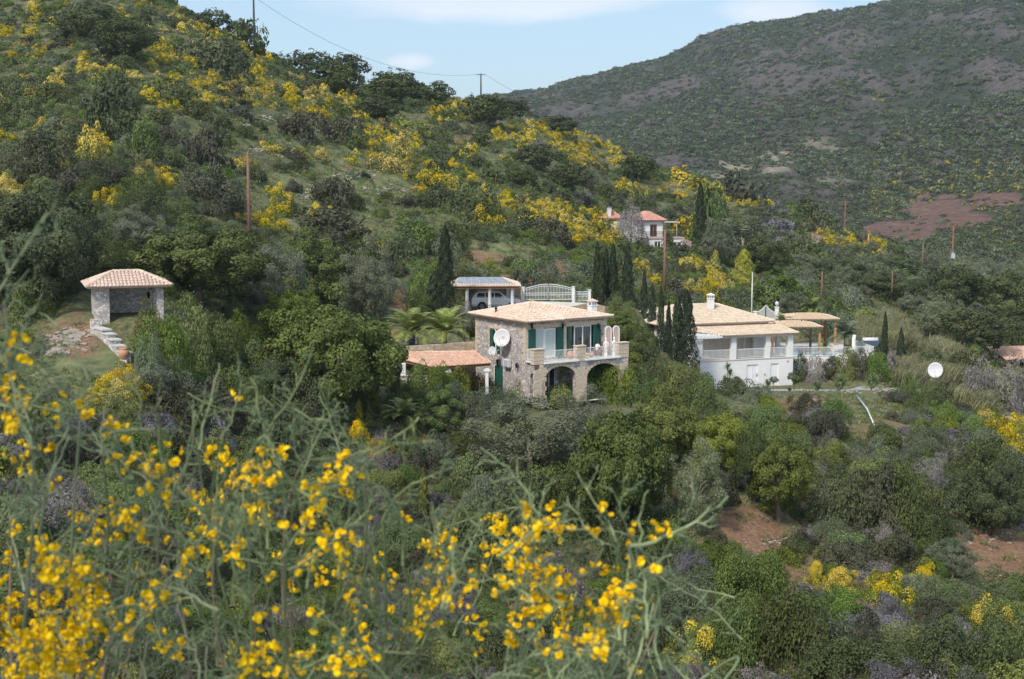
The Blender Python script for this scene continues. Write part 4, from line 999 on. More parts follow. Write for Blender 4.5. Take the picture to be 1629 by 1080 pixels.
def ac_unit():
    t = empty('air_conditioner', fs.world(0, Y_(810), ZX(810, 583)), fs.yaw, 'white outdoor air conditioner box on the left wall of the stone villa', 'air conditioner')
    mb = MB(); mb.box(-.38, -.06, -.42, .42, 0, .62); mb.build('casing', M['dirtwhite'], t, .02)
    mb = MB()
    for i in range(9): mb.box(-.40, -.385, -.32, .2, .06+i*.06, .085+i*.06)
    mb.build('grille', M['galv'], t); mb = MB(); mb.bar((-.05, -.3, -.05), (-.36, -.3, -.05), .05); mb.bar((-.05, .3, -.05), (-.36, .3, -.05), .05); mb.build('bracket', M['galv'], t)
ac_unit()
# two arched screens at the right end of the balcony
for k, u in enumerate((967.5, 980)):
    t = empty('arched_screen', fs.world(X(u, -.9), -.9, ZF), fs.yaw-.2, '%s of two white framed arched screens on the balcony' % ('left' if k == 0 else 'right'), 'screen', 'arched screens on the balcony')
    mb = MB(); wall_poly(mb, arch(-.31, .31, .0, 2.2, 2.52), [arch(-.22, .22, .12, 2.15, 2.42)], -.05, .05); mb.build('screen_frame', M['stucco'], t)
    mb = MB(); wall_poly(mb, arch(-.215, .215, .125, 2.15, 2.41), [], -.02, .02); mb.build('screen_panel', M['pink'], t)
def statue(p, rz, label):
    t = empty('statue', p, rz, label, 'statue', 'white statues on the balcony')
    mb = MB(); mb.lathe((0, 0, 0), [(.2, 0), (.2, .08), (.15, .12), (.14, .5), (.19, .55), (.19, .6)], 12); mb.build('pedestal', M['marble'], t)
    mb = MB(); mb.lathe((0, 0, .6), [(.15, 0), (.13, .2), (.10, .38), (.13, .55), (.15, .66), (.06, .74), (.05, .78), (.08, .84), (.085, .92), (.05, 1.0), (.01, 1.02)], 12)
    mb.tube([(.13, 0, 1.24), (.2, -.06, 1.05), (.1, -.14, .95)], [.05, .04, .03], 6); mb.tube([(-.13, 0, 1.24), (-.19, -.03, 1.05), (-.15, -.04, .85)], [.05, .04, .03], 6); mb.build('figure', M['marble'], t)
statue(fs.world(X(964, -BP+.8), -BP+.8, ZF), 0, 'white draped statue on the balcony, the left one of two'); statue(fs.world(X(977, -BP+.8), -BP+.8, ZF), .5, 'white draped statue on the balcony, the right one of two')
def urn(p, s, label, mat='terracotta', group=None):
    t = MB(); t.lathe((0, 0, 0), [(.16*s, 0), (.2*s, .03*s), (.36*s, .3*s), (.40*s, .5*s), (.34*s, .68*s), (.26*s, .76*s), (.32*s, .82*s), (.31*s, .86*s), (.22*s, .84*s)], 20)
    o = t.build('clay_urn', M[mat]); o.location = p; tag(o, label, 'urn', group); return o
urn(fs.world(X(908, -BP+.7), -BP+.7, ZF+.1), .75, 'pale clay pot standing behind the railing of the left balcony bay', group='clay pots at the stone villa')
urn(fs.world(X(941, -BP+.9), -BP+.9, ZF), .6, 'reddish clay pot behind the railing of the right balcony bay', group='clay pots at the stone villa')
# lounge chairs on the balcony
def chair(p, rz, mat, label, group):
    t = empty('garden_chair', p, rz, label, 'chair', group)
    mb = MB(); mb.box(-.26, .26, -.25, .25, .42, .47); mb.build('seat', M[mat], t)
    mb = MB(); mb.bar((-.24, .24, .47), (-.24, .34, .95), .04); mb.bar((.24, .24, .47), (.24, .34, .95), .04)
    for i in range(4): mb.bar((-.24, .26+.02*i, .55+.12*i), (.24, .26+.02*i, .55+.12*i), .05, .02)
    mb.build('backrest', M[mat], t)
    for sx in (-1, 1):
        for sy in (-1, 1): m2 = MB(); m2.bar((sx*.23, sy*.22, 0), (sx*.23, sy*.22, .42), .04); m2.build('leg', M[mat], t)
    return t
chair(fs.world(X(949, -1.2), -1.2, ZF), fs.yaw+1.57, 'red_furn', 'reddish brown balcony chair with a person sitting on it', 'chairs on the balcony')
def person():
    """seated on the balcony chair, leaning forward, facing left"""
    base = fs.world(X(949, -1.2), -1.2, ZF)
    t = empty('person', base, fs.yaw+math.pi/2+math.pi, 'dark haired person in a pale top sitting behind the balcony railing', 'person')
    # local: facing +y (after rotation towards the left of the picture)
    J = {'pel': (0, -.05, .55), 'spine': (0, .02, .78), 'chest': (0, .10, .98), 'neck': (0, .15, 1.10), 'head0': (0, .19, 1.17), 'head1': (0, .20, 1.27),
         'shl': (-.17, .11, 1.04), 'ell': (-.22, .22, .82), 'wrl': (-.14, .42, .78), 'shr': (.17, .11, 1.04), 'elr': (.22, .22, .82), 'wrr': (.14, .42, .78),
         'hl': (-.09, 0, .54), 'kl': (-.11, .40, .53), 'al': (-.11, .42, .10), 'tl': (-.11, .56, .04), 'hr': (.09, 0, .54), 'kr': (.11, .40, .53), 'ar': (.11, .42, .10), 'tr': (.11, .56, .04)}
    Rr = {'pel': .13, 'spine': .12, 'chest': .13, 'neck': .055, 'head0': .075, 'head1': .095, 'shl': .06, 'ell': .042, 'wrl': .03, 'shr': .06, 'elr': .042, 'wrr': .03, 'hl': .09, 'kl': .06, 'al': .04, 'tl': .035, 'hr': .09, 'kr': .06, 'ar': .04, 'tr': .035}
    Eg = [('pel','spine'),('spine','chest'),('chest','neck'),('neck','head0'),('head0','head1'),('chest','shl'),('shl','ell'),('ell','wrl'),('chest','shr'),('shr','elr'),('elr','wrr'),('pel','hl'),('hl','kl'),('kl','al'),('al','tl'),('pel','hr'),('hr','kr'),('kr','ar'),('ar','tr')]
    for s_, w in ((-1, 'wrl'), (1, 'wrr')):
        wx, wy_, wz_ = J[w]
        for i in range(4): J[w+'f%d' % i] = (wx-s_*(.03-.02*i), wy_+.09, wz_-.01); J[w+'g%d' % i] = (wx-s_*(.03-.02*i), wy_+.15-.01*abs(i-1), wz_-.045); Rr[w+'f%d' % i] = .010; Rr[w+'g%d' % i] = .008; Eg += [(w, w+'f%d' % i), (w+'f%d' % i, w+'g%d' % i)]
        J[w+'t'] = (wx-s_*.05, wy_+.06, wz_-.01); Rr[w+'t'] = .010; Eg.append((w, w+'t'))
    names = list(J); me = bpy.data.meshes.new('body'); me.from_pydata([J[k] for k in names], [(names.index(a), names.index(b)) for a, b in Eg], []); o = link('body', me, t)
    sk = o.modifiers.new('skin', 'SKIN'); sl = me.skin_vertices[0] if me.skin_vertices else None
    if sl is None:
        bm = bmesh.new(); bm.from_mesh(me); bm.verts.layers.skin.verify(); bm.to_mesh(me); bm.free(); sl = me.skin_vertices[0]
    for i, k in enumerate(names): sl.data[i].radius = (Rr[k], Rr[k])
    sl.data[0].use_root = True; sk.use_smooth_shade = True
    ss = o.modifiers.new('sub', 'SUBSURF'); ss.levels = 1; ss.render_levels = 1; me.materials.append(M['skin'])
    mb = MB(); mb.tube([(0, -.06, .52), (0, .02, .75), (0, .10, .97), (0, .13, 1.06), (0, .15, 1.10)], [.16, .15, .18, .13, .07], 12); mb.tube([(-.15, .11, 1.05), (-.22, .2, .86)], [.085, .06], 8); mb.tube([(.15, .11, 1.05), (.22, .2, .86)], [.085, .06], 8); mb.build('shirt', M['shirt'], t)
    mb = MB()
    for s_ in (-1, 1): mb.tube([(s_*.08, -.05, .55), (s_*.10, .18, .56), (s_*.11, .41, .55), (s_*.11, .43, .3), (s_*.11, .43, .12)], [.11, .10, .08, .065, .055], 10)
    mb.build('trousers', M['trousers'], t)
    mb = MB(); mb.lathe((0, .17, 1.18), [(.06, -.02), (.10, .04), (.112, .11), (.10, .17), (.06, .21), (.01, .225)], 14); mb.build('hair', M['hair'], t)
    mb = MB(); mb.tube([(0, .285, 1.26), (0, .315, 1.225), (0, .29, 1.215)], [.012, .018, .012], 6); mb.build('nose', M['skin'], t)
    return t
person()

# ------------------------------------------------------------------ patio roof beside the villa
FL, FRr, BR, BL, TL_, TR_ = P(688, 584, 111.6), P(784, 577.5, 113.0), P(757, 559.5, 117), P(628, 569, 116.0), P(646, 562, 116.8), P(757, 559.5, 117)
pt = empty('patio_shelter', (FL.x, FL.y, P(700, 618, 113).z), 0, 'low terracotta tiled patio shelter on white posts left of the stone villa', 'shelter')
def L_of(r, p): return Vector((p.x-r.location.x, p.y-r.location.y, p.z-r.location.z))
mb = MB(); a, b, c_, d_, e_ = (L_of(pt, p) for p in (FL, FRr, TR_, TL_, BL))
tile_facet(mb, (a, b, c_, d_), .24); tile_facet(mb, (e_, a, d_), .24); ridge_caps(mb, a, d_); ridge_caps(mb, d_, c_); mb.build('roof', M['tile_terra'], pt)
mb = MB(); dn_ = Vector((0, 0, -.14)); mb.bar(a+dn_+Vector((.15,.15,0)), b+dn_+Vector((-.2,.15,0)), .12, .18); mb.bar(a+dn_+Vector((.05,.15,0)), e_+dn_+Vector((.1,0,0)), .12, .18)
for i in range(9):
    p = a.lerp(b, (i+.5)/9); q = d_.lerp(c_, (i+.5)/9); mb.bar(p+dn_*.9+Vector((0,.1,0)), q+dn_*.9, .08, .1)
for i in range(5):
    p = e_.lerp(a, (i+.5)/5); mb.bar(p+dn_*.9, d_+dn_*1.2, .07, .1)
mb.build('rafter', M['wood'], pt)
GZ = 0
for (u, d) in ((713, 112.3), (774.5, 113.2)):
    p = P(u, 580, d); p.z = 0; q = Vector((p.x-pt.location.x, p.y-pt.location.y, 0)); mb = MB()
    h = a.z-.25; mb.box(q.x-.13, q.x+.13, q.y-.13, q.y+.13, -.5, h-.3); mb.box(q.x-.27, q.x+.27, q.y-.2, q.y+.2, h-.3, h-.12); mb.box(q.x-.19, q.x+.19, q.y-.19, q.y+.19, h-.12, h); mb.build('post', M['stucco'], pt)
p = P(641.5, 580, 113.5); q = Vector((p.x-pt.location.x, p.y-pt.location.y, 0)); mb = MB(); mb.box(q.x-.2, q.x+.2, q.y-.2, q.y+.2, -.5, a.z+.05); mb.build('post', M['stucco'], pt)
mb = MB(); p0 = L_of(pt, P(690, 600, 117)); p1 = L_of(pt, P(757, 600, 117.2)); mb.box(p0.x-3.2, p1.x, p0.y, p0.y+.3, -.5, d_.z-.1); mb.build('back_wall', M['stone_warm'], pt)
mb = MB(); p0 = L_of(pt, P(640, 600, 113.4)); mb.box(p0.x-.1, p0.x+2.2, p0.y-.15, p0.y+.15, -.5, .95); mb.box(p0.x-.15, p0.x+2.25, p0.y-.2, p0.y+.2, .95, 1.03); mb.build('low_wall', M['stone'], pt)
for i in range(5): chair(Vector((P(700+i*16, 600, 113.6+.5*(i % 2)).x, 113.9+.6*(i % 2), pt.location.z)), i*1.3, 'blackiron' if i < 3 else 'wood', '%s chair under the patio shelter, %s from the left' % (('black', 'first') if i == 0 else ('black', 'second') if i == 1 else ('black', 'third') if i == 2 else ('brown', 'fourth') if i == 3 else ('brown', 'last')), 'chairs under the patio shelter')
t = empty('patio_table', (P(722, 600, 115).x, 115, pt.location.z), .1, 'brown wooden table under the patio shelter', 'table'); mb = MB(); mb.box(-1.1, 1.1, -.45, .45, .72, .77); mb.build('tabletop', M['wood'], t)
for sx in (-1, 1):
    for sy in (-1, 1): mb = MB(); mb.bar((sx*1, sy*.38, 0), (sx*1, sy*.38, .72), .07); mb.build('leg', M['wood'], t)
# terrace wall with palms behind
def wall_run(name, pts, h_or_tops, th, mat, label, cat='wall', cap=None, base=-1.2):
    """free-standing wall through world points (top line)"""
    o = pts[0]; t = MB(); t2 = MB()
    for a, b in zip(pts[:-1], pts[1:]):
        a2, b2 = a-o, b-o; d = Vector((b2.x-a2.x, b2.y-a2.y, 0)).normalized(); n = Vector((-d.y, d.x, 0))*th/2
        V = [a2+n, a2-n, b2-n, b2+n]; V = [Vector((p.x, p.y, p.z+base*0)) for p in V]; lo = [Vector((p.x, p.y, min(a2.z, b2.z)-h_or_tops)) for p in V]
        t.add(V+lo, [(0,1,2,3),(4,7,6,5),(1,5,6,2),(0,3,7,4),(0,4,5,1),(3,2,6,7)])
        if cap: n2 = n*1.25; W = [a2+n2, a2-n2, b2-n2, b2+n2]; U_ = [p+Vector((0,0,.07)) for p in W]; t2.add(U_+W, [(0,1,2,3),(4,7,6,5),(1,5,6,2),(0,3,7,4),(0,4,5,1),(3,2,6,7)])
    if cap:
        r = empty(name, o, 0, label, cat); t.build('masonry', M[mat], r); t2.build('coping', M[cap], r); return r
    w = t.build(name, M[mat]); w.location = o; tag(w, label, cat); return w
wall_run('retaining_wall', [P(622, 552, 119.5), P(690, 548, 119.8), P(758, 543, 121)], 1.6, .4, 'stone_warm', 'low stone retaining wall of the palm terrace left of the stone villa')
for k, (u, v) in enumerate(((653, 548), (676, 548))):
    chair(P(u, v+3, 121.5), .4+k*2, 'bluecloth', 'blue garden chair behind the terrace wall, the %s one' % ('left' if k == 0 else 'right'), 'blue chairs on the palm terrace')
t = empty('garden_table', P(665, 551, 121.7), 0, 'small dark garden table between the two blue chairs', 'table'); mb = MB(); mb.lathe((0,0,.68), [(.4, 0), (.4, .04)], 16); mb.build('tabletop', M['bluecloth'], t); mb = MB(); mb.tube([(0,0,0), (0,0,.68)], .04, 6); mb.lathe((0,0,0), [(.25,0),(.22,.03),(.04,.08)], 12); mb.build('pedestal', M['blackiron'], t)
# ================================================================== carport with car
fc = Fr(737, 496, 137.5, 3)
cp = fc.empty('carport', 'open carport with grey panelled top and tiled edges above the stone villa', 'carport')
def C(u, v, y=0): return fc.px(u, v, y)
ze = C(780, 455.5, -.5)[1]; zt_ = C(760, 441, 5.2)[1]; xl, xr = C(719, 450, -.5)[0], C(828, 455, -.5)[0]; xtl, xtr = C(722, 441, 5.2)[0], C(797, 441, 5.2)[0]
zt_ = max(zt_, ze+.45)
mb = MB(); tile_facet(mb, ((xl, -.5, ze), (xr, -.5, ze), (xr-.5, .75, ze+.13), (xl+.3, .75, ze+.13)), .26); tile_facet(mb, ((xr, -.5, ze), (xr, 5.2, ze), (xtr, 5.2, zt_), (xr-.55, .75, ze+.13)), .26); tile_facet(mb, ((xl, 5.2, ze+.1), (xl, -.5, ze), (xl+.6, .75, ze+.13), (xtl+.5, 5.2, zt_)), .26)
mb.build('roof_tiles', M['tile_pale'], cp)
mb = MB(); V = [(xl+.35, .7, ze+.16), (xr-.6, .7, ze+.16), (xtr, 5.2, zt_+.03), (xtl+.5, 5.2, zt_+.03)]; mb.add(V+[(x, y, z-.06) for x, y, z in V], [(0,1,2,3),(7,6,5,4),(0,4,5,1),(1,5,6,2),(2,6,7,3),(3,7,4,0)])
rp = mb.build('roof_panel', M['panel'], cp); mb = MB()
for i in range(1, 7):
    k = i/7; mb.bar(Vector(V[0]).lerp(Vector(V[1]), k)+Vector((0,0,.01)), Vector(V[3]).lerp(Vector(V[2]), k)+Vector((0,0,.01)), .04, .03)
mb.build('panel_joint', M['galv'], rp)
mb = MB(); mb.box(xl+.15, xr-.15, -.4, -.22, ze-.24, ze-.05); mb.box(xl+.15, xr-.15, 4.9, 5.1, ze-.24, ze-.05)
for i in range(8): x = xl+.3+(xr-xl-.6)*i/7; mb.box(x-.05, x+.05, -.2, 4.9, ze-.2, ze-.06)
mb.build('beam', M['wood'], cp)
for u in (743, 779, 815):
    x = C(u, 470)[0]; mb = MB(); mb.lathe((x, -.1, -.3), [(.19, 0), (.19, .35), (.17, .4), (.16, ze-.05), (.22, ze+.02), (.22, ze+.08)], 12); mb.build('post', M['stucco'], cp)
for u in (745, 812):
    x = C(u, 470)[0]; mb = MB(); mb.box(x-.15, x+.15, 4.85, 5.15, -.3, ze-.22); mb.build('post', M['stucco'], cp)
mb = MB(); mb.box(C(741, 0)[0], C(834, 0)[0], 5.3, 5.6, -.3, ze-.3+.25); mb.build('back_wall', M['stone_warm'], cp)
def fence_rail(name, a, b, mat, label, h=1., gap=.13, cat='railing', posts=2.):
    t = empty(name, a, 0, label, cat); mb = MB(); railing(mb, Vector((0,0,0)), b-a, h, gap, .014); mb.build('bars', M[mat], t); n = max(1, int((b-a).length/posts))
    for i in range(n+1): m2 = MB(); p = (b-a)*i/n; m2.bar(p, p+Vector((0,0,h+.06)), .06); m2.build('post', M[mat], t)
    return t
fence_rail('iron_railing', fc.world(C(747,0,-.5)[0], -.5, -.05), fc.world(C(813,0,-.5)[0], -.5, -.05), 'blackiron', 'black iron railing in front of the car in the carport', .75)
wall_run('parapet_wall', [fc.world(C(740,0,-.6)[0], -.6, -.02), fc.world(C(832,0,-.6)[0], -.6, -.02)], 1.7, .3, 'stucco', 'low white wall under the carport railing')
def suv():
    """large pick-up style off-roader seen from its side, nose to the right"""
    L = 4.95
    t = empty('parked_car', fc.world(C(749, 0, 1.3)[0], 1.3, .0), fc.yaw, 'white off-road car with roof bars parked under the carport, nose to the right', 'car')
    prof = [(0,.55),(0,.95),(.08,1.25),(.35,1.72),(.62,1.84),(2.5,1.86),(2.85,1.78),(3.55,1.22),(4.55,1.08),(4.86,.95),(4.95,.72),(4.93,.45),(.1,.42)]
    def wheelcut(cx): return [(cx+.46*math.cos(a), .42+.46*math.sin(a)) for a in [math.pi*i/8 for i in range(9)]]
    loop = prof[:-2]+[(4.93,.42)]+wheelcut(4.02)+wheelcut(1.02)+[(.1,.42)]
    Wd = 1.86; nz = []
    mb = MB(); n = len(loop)
    def yy(z, s_): return Wd/2+s_*(Wd/2-(0 if z < 1.15 else (z-1.15)*.28))
    V = [(x, yy(z, -1), z) for x, z in loop]+[(x, yy(z, 1), z) for x, z in loop]
    tr = mgeo.tessellate_polygon([[Vector((x, z, 0)) for x, z in loop]])
    mb.add(V, [tuple(q) for q in tr]+[tuple(i+n for i in q[::-1]) for q in tr]+[(i, (i+1) % n, (i+1) % n+n, i+n) for i in range(n)])
    body = mb.build('body', M['carpaint'], t, .03)
    for (name, pts) in (('side_window', [(.45,1.28),(1.28,1.28),(1.28,1.72),(.62,1.72)]), ('side_window', [(1.38,1.28),(2.2,1.28),(2.2,1.75),(1.38,1.75)]), ('side_window', [(2.3,1.28),(3.25,1.28),(2.78,1.70),(2.3,1.75)])):
        for s_ in (-1, 1):
            mb = MB(); V = [(x, yy(z, s_)+s_*.004, z) for x, z in pts]+[(x, yy(z, s_)-s_*.02, z) for x, z in pts]; mb.add(V, [(0,1,2,3),(7,6,5,4),(0,4,5,1),(1,5,6,2),(2,6,7,3),(3,7,4,0)]); mb.build(name, M['carglass'], t)
    mb = MB(); V = [(2.9,.28,1.745),(2.9,1.58,1.745),(3.5,1.72,1.28),(3.5,.14,1.28)]; V = [(x+.03, y, z+.02) for x, y, z in V]; mb.add(V+[(x-.03, y, z-.03) for x, y, z in V], [(0,1,2,3),(7,6,5,4),(0,4,5,1),(1,5,6,2),(2,6,7,3),(3,7,4,0)]); mb.build('windscreen', M['carglass'], t)
    for cx in (1.02, 4.02):
        for y0 in (-.02, Wd-.24):
            mb = MB(); V, Fc = [], []
            mb.T = Matrix.Translation((cx, y0, .40))@Matrix.Rotation(-math.pi/2, 4, 'X'); mb.lathe((0,0,0), [(.26,0),(.37,0),(.40,.05),(.40,.21),(.37,.26),(.26,.26)], 24); w = mb.build('wheel', M['rubber'], t)
            mb = MB(); mb.T = Matrix.Translation((cx, y0, .40))@Matrix.Rotation(-math.pi/2, 4, 'X')
            mb.lathe((0,0,-.01), [(.05,0),(.06,.02),(.06,.28),(.05,.28)], 12); mb.lathe((0,0,.0), [(.25,0),(.262,.0),(.262,.26),(.25,.26)], 24)
            for i in range(6): a = i*math.pi/3; mb.bar((.04*math.cos(a), .04*math.sin(a), .0), (.25*math.cos(a), .25*math.sin(a), .0), .07, .03)
            mb.build('rim', M['rim'], w)
    for s_ in (.2, Wd-.35): mb = MB(); mb.box(4.80, 4.955, s_, s_+.16, .78, .92); mb.build('headlight', M['glass'], t)
    mb = MB(); mb.bar((.7, .2, 1.93), (2.4, .2, 1.93), .04); mb.bar((.7, Wd-.2, 1.93), (2.4, Wd-.2, 1.93), .04)
    for x in (.8, 2.3): mb.bar((x, .2, 1.84), (x, .2, 1.93), .04); mb.bar((x, Wd-.2, 1.84), (x, Wd-.2, 1.93), .04)
    mb.build('roof_bar', M['galv'], t); mb = MB(); mb.box(.5, 1.0, -.0, .0+.01, 1, 1.01); mb = MB(); mb.box(2.95, 3.1, -.2, -.0, 1.25, 1.42); mb.build('mirror', M['carpaint'], t)
    mb = MB(); mb.box(4.90, 5.0, .25, Wd-.25, .42, .60); mb.box(-.06, .05, .1, Wd-.1, .45, .62); mb.build('bumper', M['galv'], t)
suv()
def gate(p0, p1, hs, hc, label, post=True, name='double_gate'):
    t = empty(name, p0, 0, label, 'gate'); d = p1-p0; d.z = 0; Lg = d.length; u = d/Lg
    for k in range(2):
        mb = MB(); a = k*Lg/2+.06; b = (k+1)*Lg/2-.06; n = int((b-a)/.15)
        top = lambda s: hs+(hc-hs)*math.sin(math.pi*s/Lg)
        for i in range(n+1): s_ = a+(b-a)*i/n; mb.bar(u*s_+Vector((0,0,.08)), u*s_+Vector((0,0,top(s_))), .03)
        for i in range(n): s0 = a+(b-a)*i/n; s1 = a+(b-a)*(i+1)/n; mb.bar(u*s0+Vector((0,0,top(s0))), u*s1+Vector((0,0,top(s1))), .06); mb.bar(u*s0+Vector((0,0,top(s0)-.2)), u*s1+Vector((0,0,top(s1)-.2)), .035)
        for z in (.08, .55, .75): mb.bar(u*a+Vector((0,0,z)), u*b+Vector((0,0,z)), .05)
        mb.build('gate_leaf', M['whitemetal'], t)
    for s_ in (-.12, Lg+.12): mb = MB(); q = u*s_; mb.box(q.x-.14, q.x+.14, q.y-.14, q.y+.14, -.3, hs+.12); mb.box(q.x-.18, q.x+.18, q.y-.18, q.y+.18, hs+.12, hs+.18); mb.build('gate_post', M['stucco'], t)
    return t
g0, g1_ = P(834, 478, 142), P(910, 478, 142.5); s = 142/F
gate(g0, g1_, 19*s, 26*s, 'wide white arched double gate behind the stone villa roof')
wall_run('boundary_wall', [P(832, 479, 141.2), P(872, 480, 141.2), P(935, 482, 141.6)], 1.0, .25, 'stucco', 'long low white wall in front of the double gate')
gate(P(915, 480, 143), P(936, 480, 143.5), 16*s, 16*s, 'small flat-topped white gate right of the double gate', name='side_gate')
wall_run('garden_wall', [P(792, 458, 146), P(833, 458, 147)], 2.0, .35, 'stone_warm', 'sandy stone wall between the carport and the double gate')
wall_run('yard_wall', [P(902, 489, 138), P(938, 481, 139), P(962, 487, 139)], .9, .3, 'stone_warm', 'short sandy stone wall behind the chimney of the stone villa')

# ================================================================== white villa
fw = Fr(1113, 629, 137.5, 19)
wv = fw.empty('white_villa', 'white two storey villa with cream tiled roofs and a long colonnaded veranda', 'house')
X = lambda u, y=0: fw.px(u, y=y)[0]; Z = lambda u, v, y=0: fw.px(u, v, y)[1]
ZFw = Z(1113, 575.5); ZEw = Z(1153, 534); XRw = X(1262.5); VD = 2.9; Bk = 11.5
t = .3; mb = MB()
d1 = rect(X(1189), X(1207), .15, Z(1198, 580)); d2 = rect(X(1227), X(1240), .2, Z(1233, 578))
wall_poly(mb, rect(0, XRw, -1.2, ZFw), [d1, d2], 0, t); wall_poly(mb, rect(t, Bk, -1.2, ZFw), [], 0, t, 'x'); wall_poly(mb, rect(t, Bk, -1.2, ZFw), [], XRw-t, XRw, 'x')
XML, XMR = X(1050, VD), X(1222, VD); ZM = Z(1150, 514.5, VD-.5)
wall_poly(mb, rect(XML, XMR, -1.2, ZM), [rect(X(1119, VD), X(1161, VD), ZFw+.1, ZFw+2.25), rect(X(1174, VD), X(1183, VD), ZFw+.1, ZFw+2.25), rect(X(1186, VD), X(1200, VD), ZFw+.1, ZFw+2.25)], VD, VD+t)
wall_poly(mb, rect(VD+t, Bk, -1.2, ZM), [], XML, XML+t, 'x'); wall_poly(mb, rect(VD+t, Bk, -1.2, ZM), [], XMR-t, XMR, 'x'); wall_poly(mb, rect(XML, XMR, -1.2, ZM), [], Bk, Bk+t)
mb.build('wall', M['stucco'], wv)
mb = MB(); mb.box(t, XRw-t, t, VD, ZFw-.2, ZFw-.01); mb.box(-.05, XRw+.05, -.06, .25, ZFw+.003, ZFw+.09); mb.build('veranda_floor', M['plaster'], wv)
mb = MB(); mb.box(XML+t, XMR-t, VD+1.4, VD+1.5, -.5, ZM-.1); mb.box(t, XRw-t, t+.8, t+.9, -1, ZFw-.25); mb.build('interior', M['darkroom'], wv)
for (a, b) in ((1119, 1161), (1174, 1183), (1186, 1200)):
    framed(wv, X(a, VD), X(b, VD), ZFw+.11, ZFw+2.24, VD+.12, 'plaster', 4 if a == 1119 else 1, 'veranda_door', .05, 'plaster')
for (a, b), dd in zip(((1189, 1207), (1227, 1240)), (d1, d2)):
    mb = MB(); z1 = dd[2][1]; mb.box(dd[0][0]+.02, dd[1][0]-.02, .1, .16, dd[0][1]+.01, z1-.02); n = 2 if a == 1189 else 1
    for i in range(n+1): xx = dd[0][0]+.03+(dd[1][0]-dd[0][0]-.06)*i/n; mb.box(xx-.03, xx+.03, .06, .099, dd[0][1]+.01, z1-.02)
    r = mb.build('door', M['whitemetal'], wv); mb = MB(); mb.box(dd[1][0]-.25, dd[1][0]-.2, .04, .09, 1.1, 1.25); mb.build('handle', M['galv'], r)
cols = [(1109, 1118), (1164, 1172), (1219, 1226), (1254, 1262.3)]
for a, b in cols: mb = MB(); mb.box(X(a), X(b), .02, .46, ZFw+.09, ZEw-.05); mb.build('column', M['stucco'], wv)
for x_, y_ in ((X(1197, VD-.4), VD-.45), (XRw-.5, VD-.2)): mb = MB(); mb.box(x_, x_+.42, y_-.2, y_+.2, ZFw, ZEw+.3); mb.build('column', M['stucco'], wv)
mb = MB(); mb.box(0, XRw, .03, .4, ZEw-.27, ZEw-.051+.0); mb.build('beam', M['stucco'], wv)
for (a, b) in ((1118, 1164), (1172, 1219), (1226, 1254)):
    mb = MB(); railing(mb, (X(a)+.03, .24, ZFw+.09), (X(b)-.03, .24, ZFw+.09), .95, .13, .016); mb.build('railing', M['whitemetal'], wv)
mb = MB(); railing(mb, (XRw-.2, .5, ZFw+.05), (XRw-.2, VD, ZFw+.05), .95, .13, .016); mb.build('railing', M['whitemetal'], wv)
mb = MB(); railing(mb, (.2, .5, ZFw+.05), (.2, VD, ZFw+.05), .95, .13, .016); mb.build('railing', M['whitemetal'], wv)
mb = MB(); hip_roof(mb, XML-.5, XMR+.5, VD-.5, Bk+.8, ZM+.05, Z(1138, 484, 7)-ZM-.05, 4.2, .26); rr = mb.build('roof', M['tile_cream'], wv)
xa = X(1151, -.35); mb = MB(); zz_ = ZEw+.03; zh = ZM-.25
tile_facet(mb, ((xa, -.4, zz_), (XRw+.35, -.4, zz_), (XMR+.6, VD-.02, zh), (xa-1.6, VD-.02, zh)), .26); tile_facet(mb, ((XRw+.35, -.4, zz_), (XRw+.35, VD+2.2, zz_), (XMR+.6, VD-.02, zh)), .26); tile_facet(mb, ((xa-2.9, VD-.02, zz_+.35), (xa, -.4, zz_), (xa-1.6, VD-.02, zh)), .26)
ridge_caps(mb, (XRw+.35, -.4, zz_), (XMR+.6, VD-.02, zh)); ridge_caps(mb, (xa, -.4, zz_), (xa-1.6, VD-.02, zh)); mb.box(xa+.05, XRw+.25, -.3, VD, zz_-.15, zz_-.04, rnd=.5); mb.build('veranda_roof', M['tile_cream'], wv)
mb = MB(); z = zz_-.02
for i in range(9): mb.box(-.9+(xa+.5)*i/8-.05, -.9+(xa+.5)*i/8+.05, -.3, VD-.03, z, z+.14)
mb.box(-1.0, xa-.1, -.36, -.24, z-.16, z-.01); mb.build('pergola', M['whitemetal'], wv)
chimney(wv, X(1129.5, 6), 6, ZM+1.1, Z(1129.5, 466.5, 6), .55, 'stucco')
mb = MB()
for u in (1203, 1216, 1252): mb.box(X(u), X(u)+.2, -.06, -.002, Z(u, 596 if u < 1250 else 575), Z(u, 594 if u < 1250 else 573)+.02)
mb.build('wall_light', M['galv'], wv)

# ------------------------------------------------------------------ pool terrace
fp = Fr(1262, 569, 146, 5)
X = lambda u, y=0: fp.px(u, y=y)[0]; Z = lambda u, v, y=0: fp.px(u, v, y)[1]
XP = X(1392); T_ = fp.world
pool = fp.empty('swimming_pool', 'light blue swimming pool with pale paved surround on the terrace behind the white villa', 'pool')
mb = MB(); mb.box(-2, XP, 0, 1.3, -.4, .06); mb.box(-2, XP, 5.6, 13, -.4, .06); mb.box(-2, -.5, 1.3, 5.6, -.4, .06); mb.box(XP-3.2, XP, 1.3, 5.6, -.4, .06); mb.build('surround', M['concrete'], pool)
mb = MB(); mb.box(-.5, XP-3.2, 1.3, 5.6, -.3, .0); mb.build('water', M['water'], pool)
mb = MB(); mb.box(-.55, XP-3.15, 1.18, 1.32, .065, .10); mb.box(-.55, XP-3.15, 5.58, 5.72, .065, .10); mb.build('coping', M['marble'], pool)
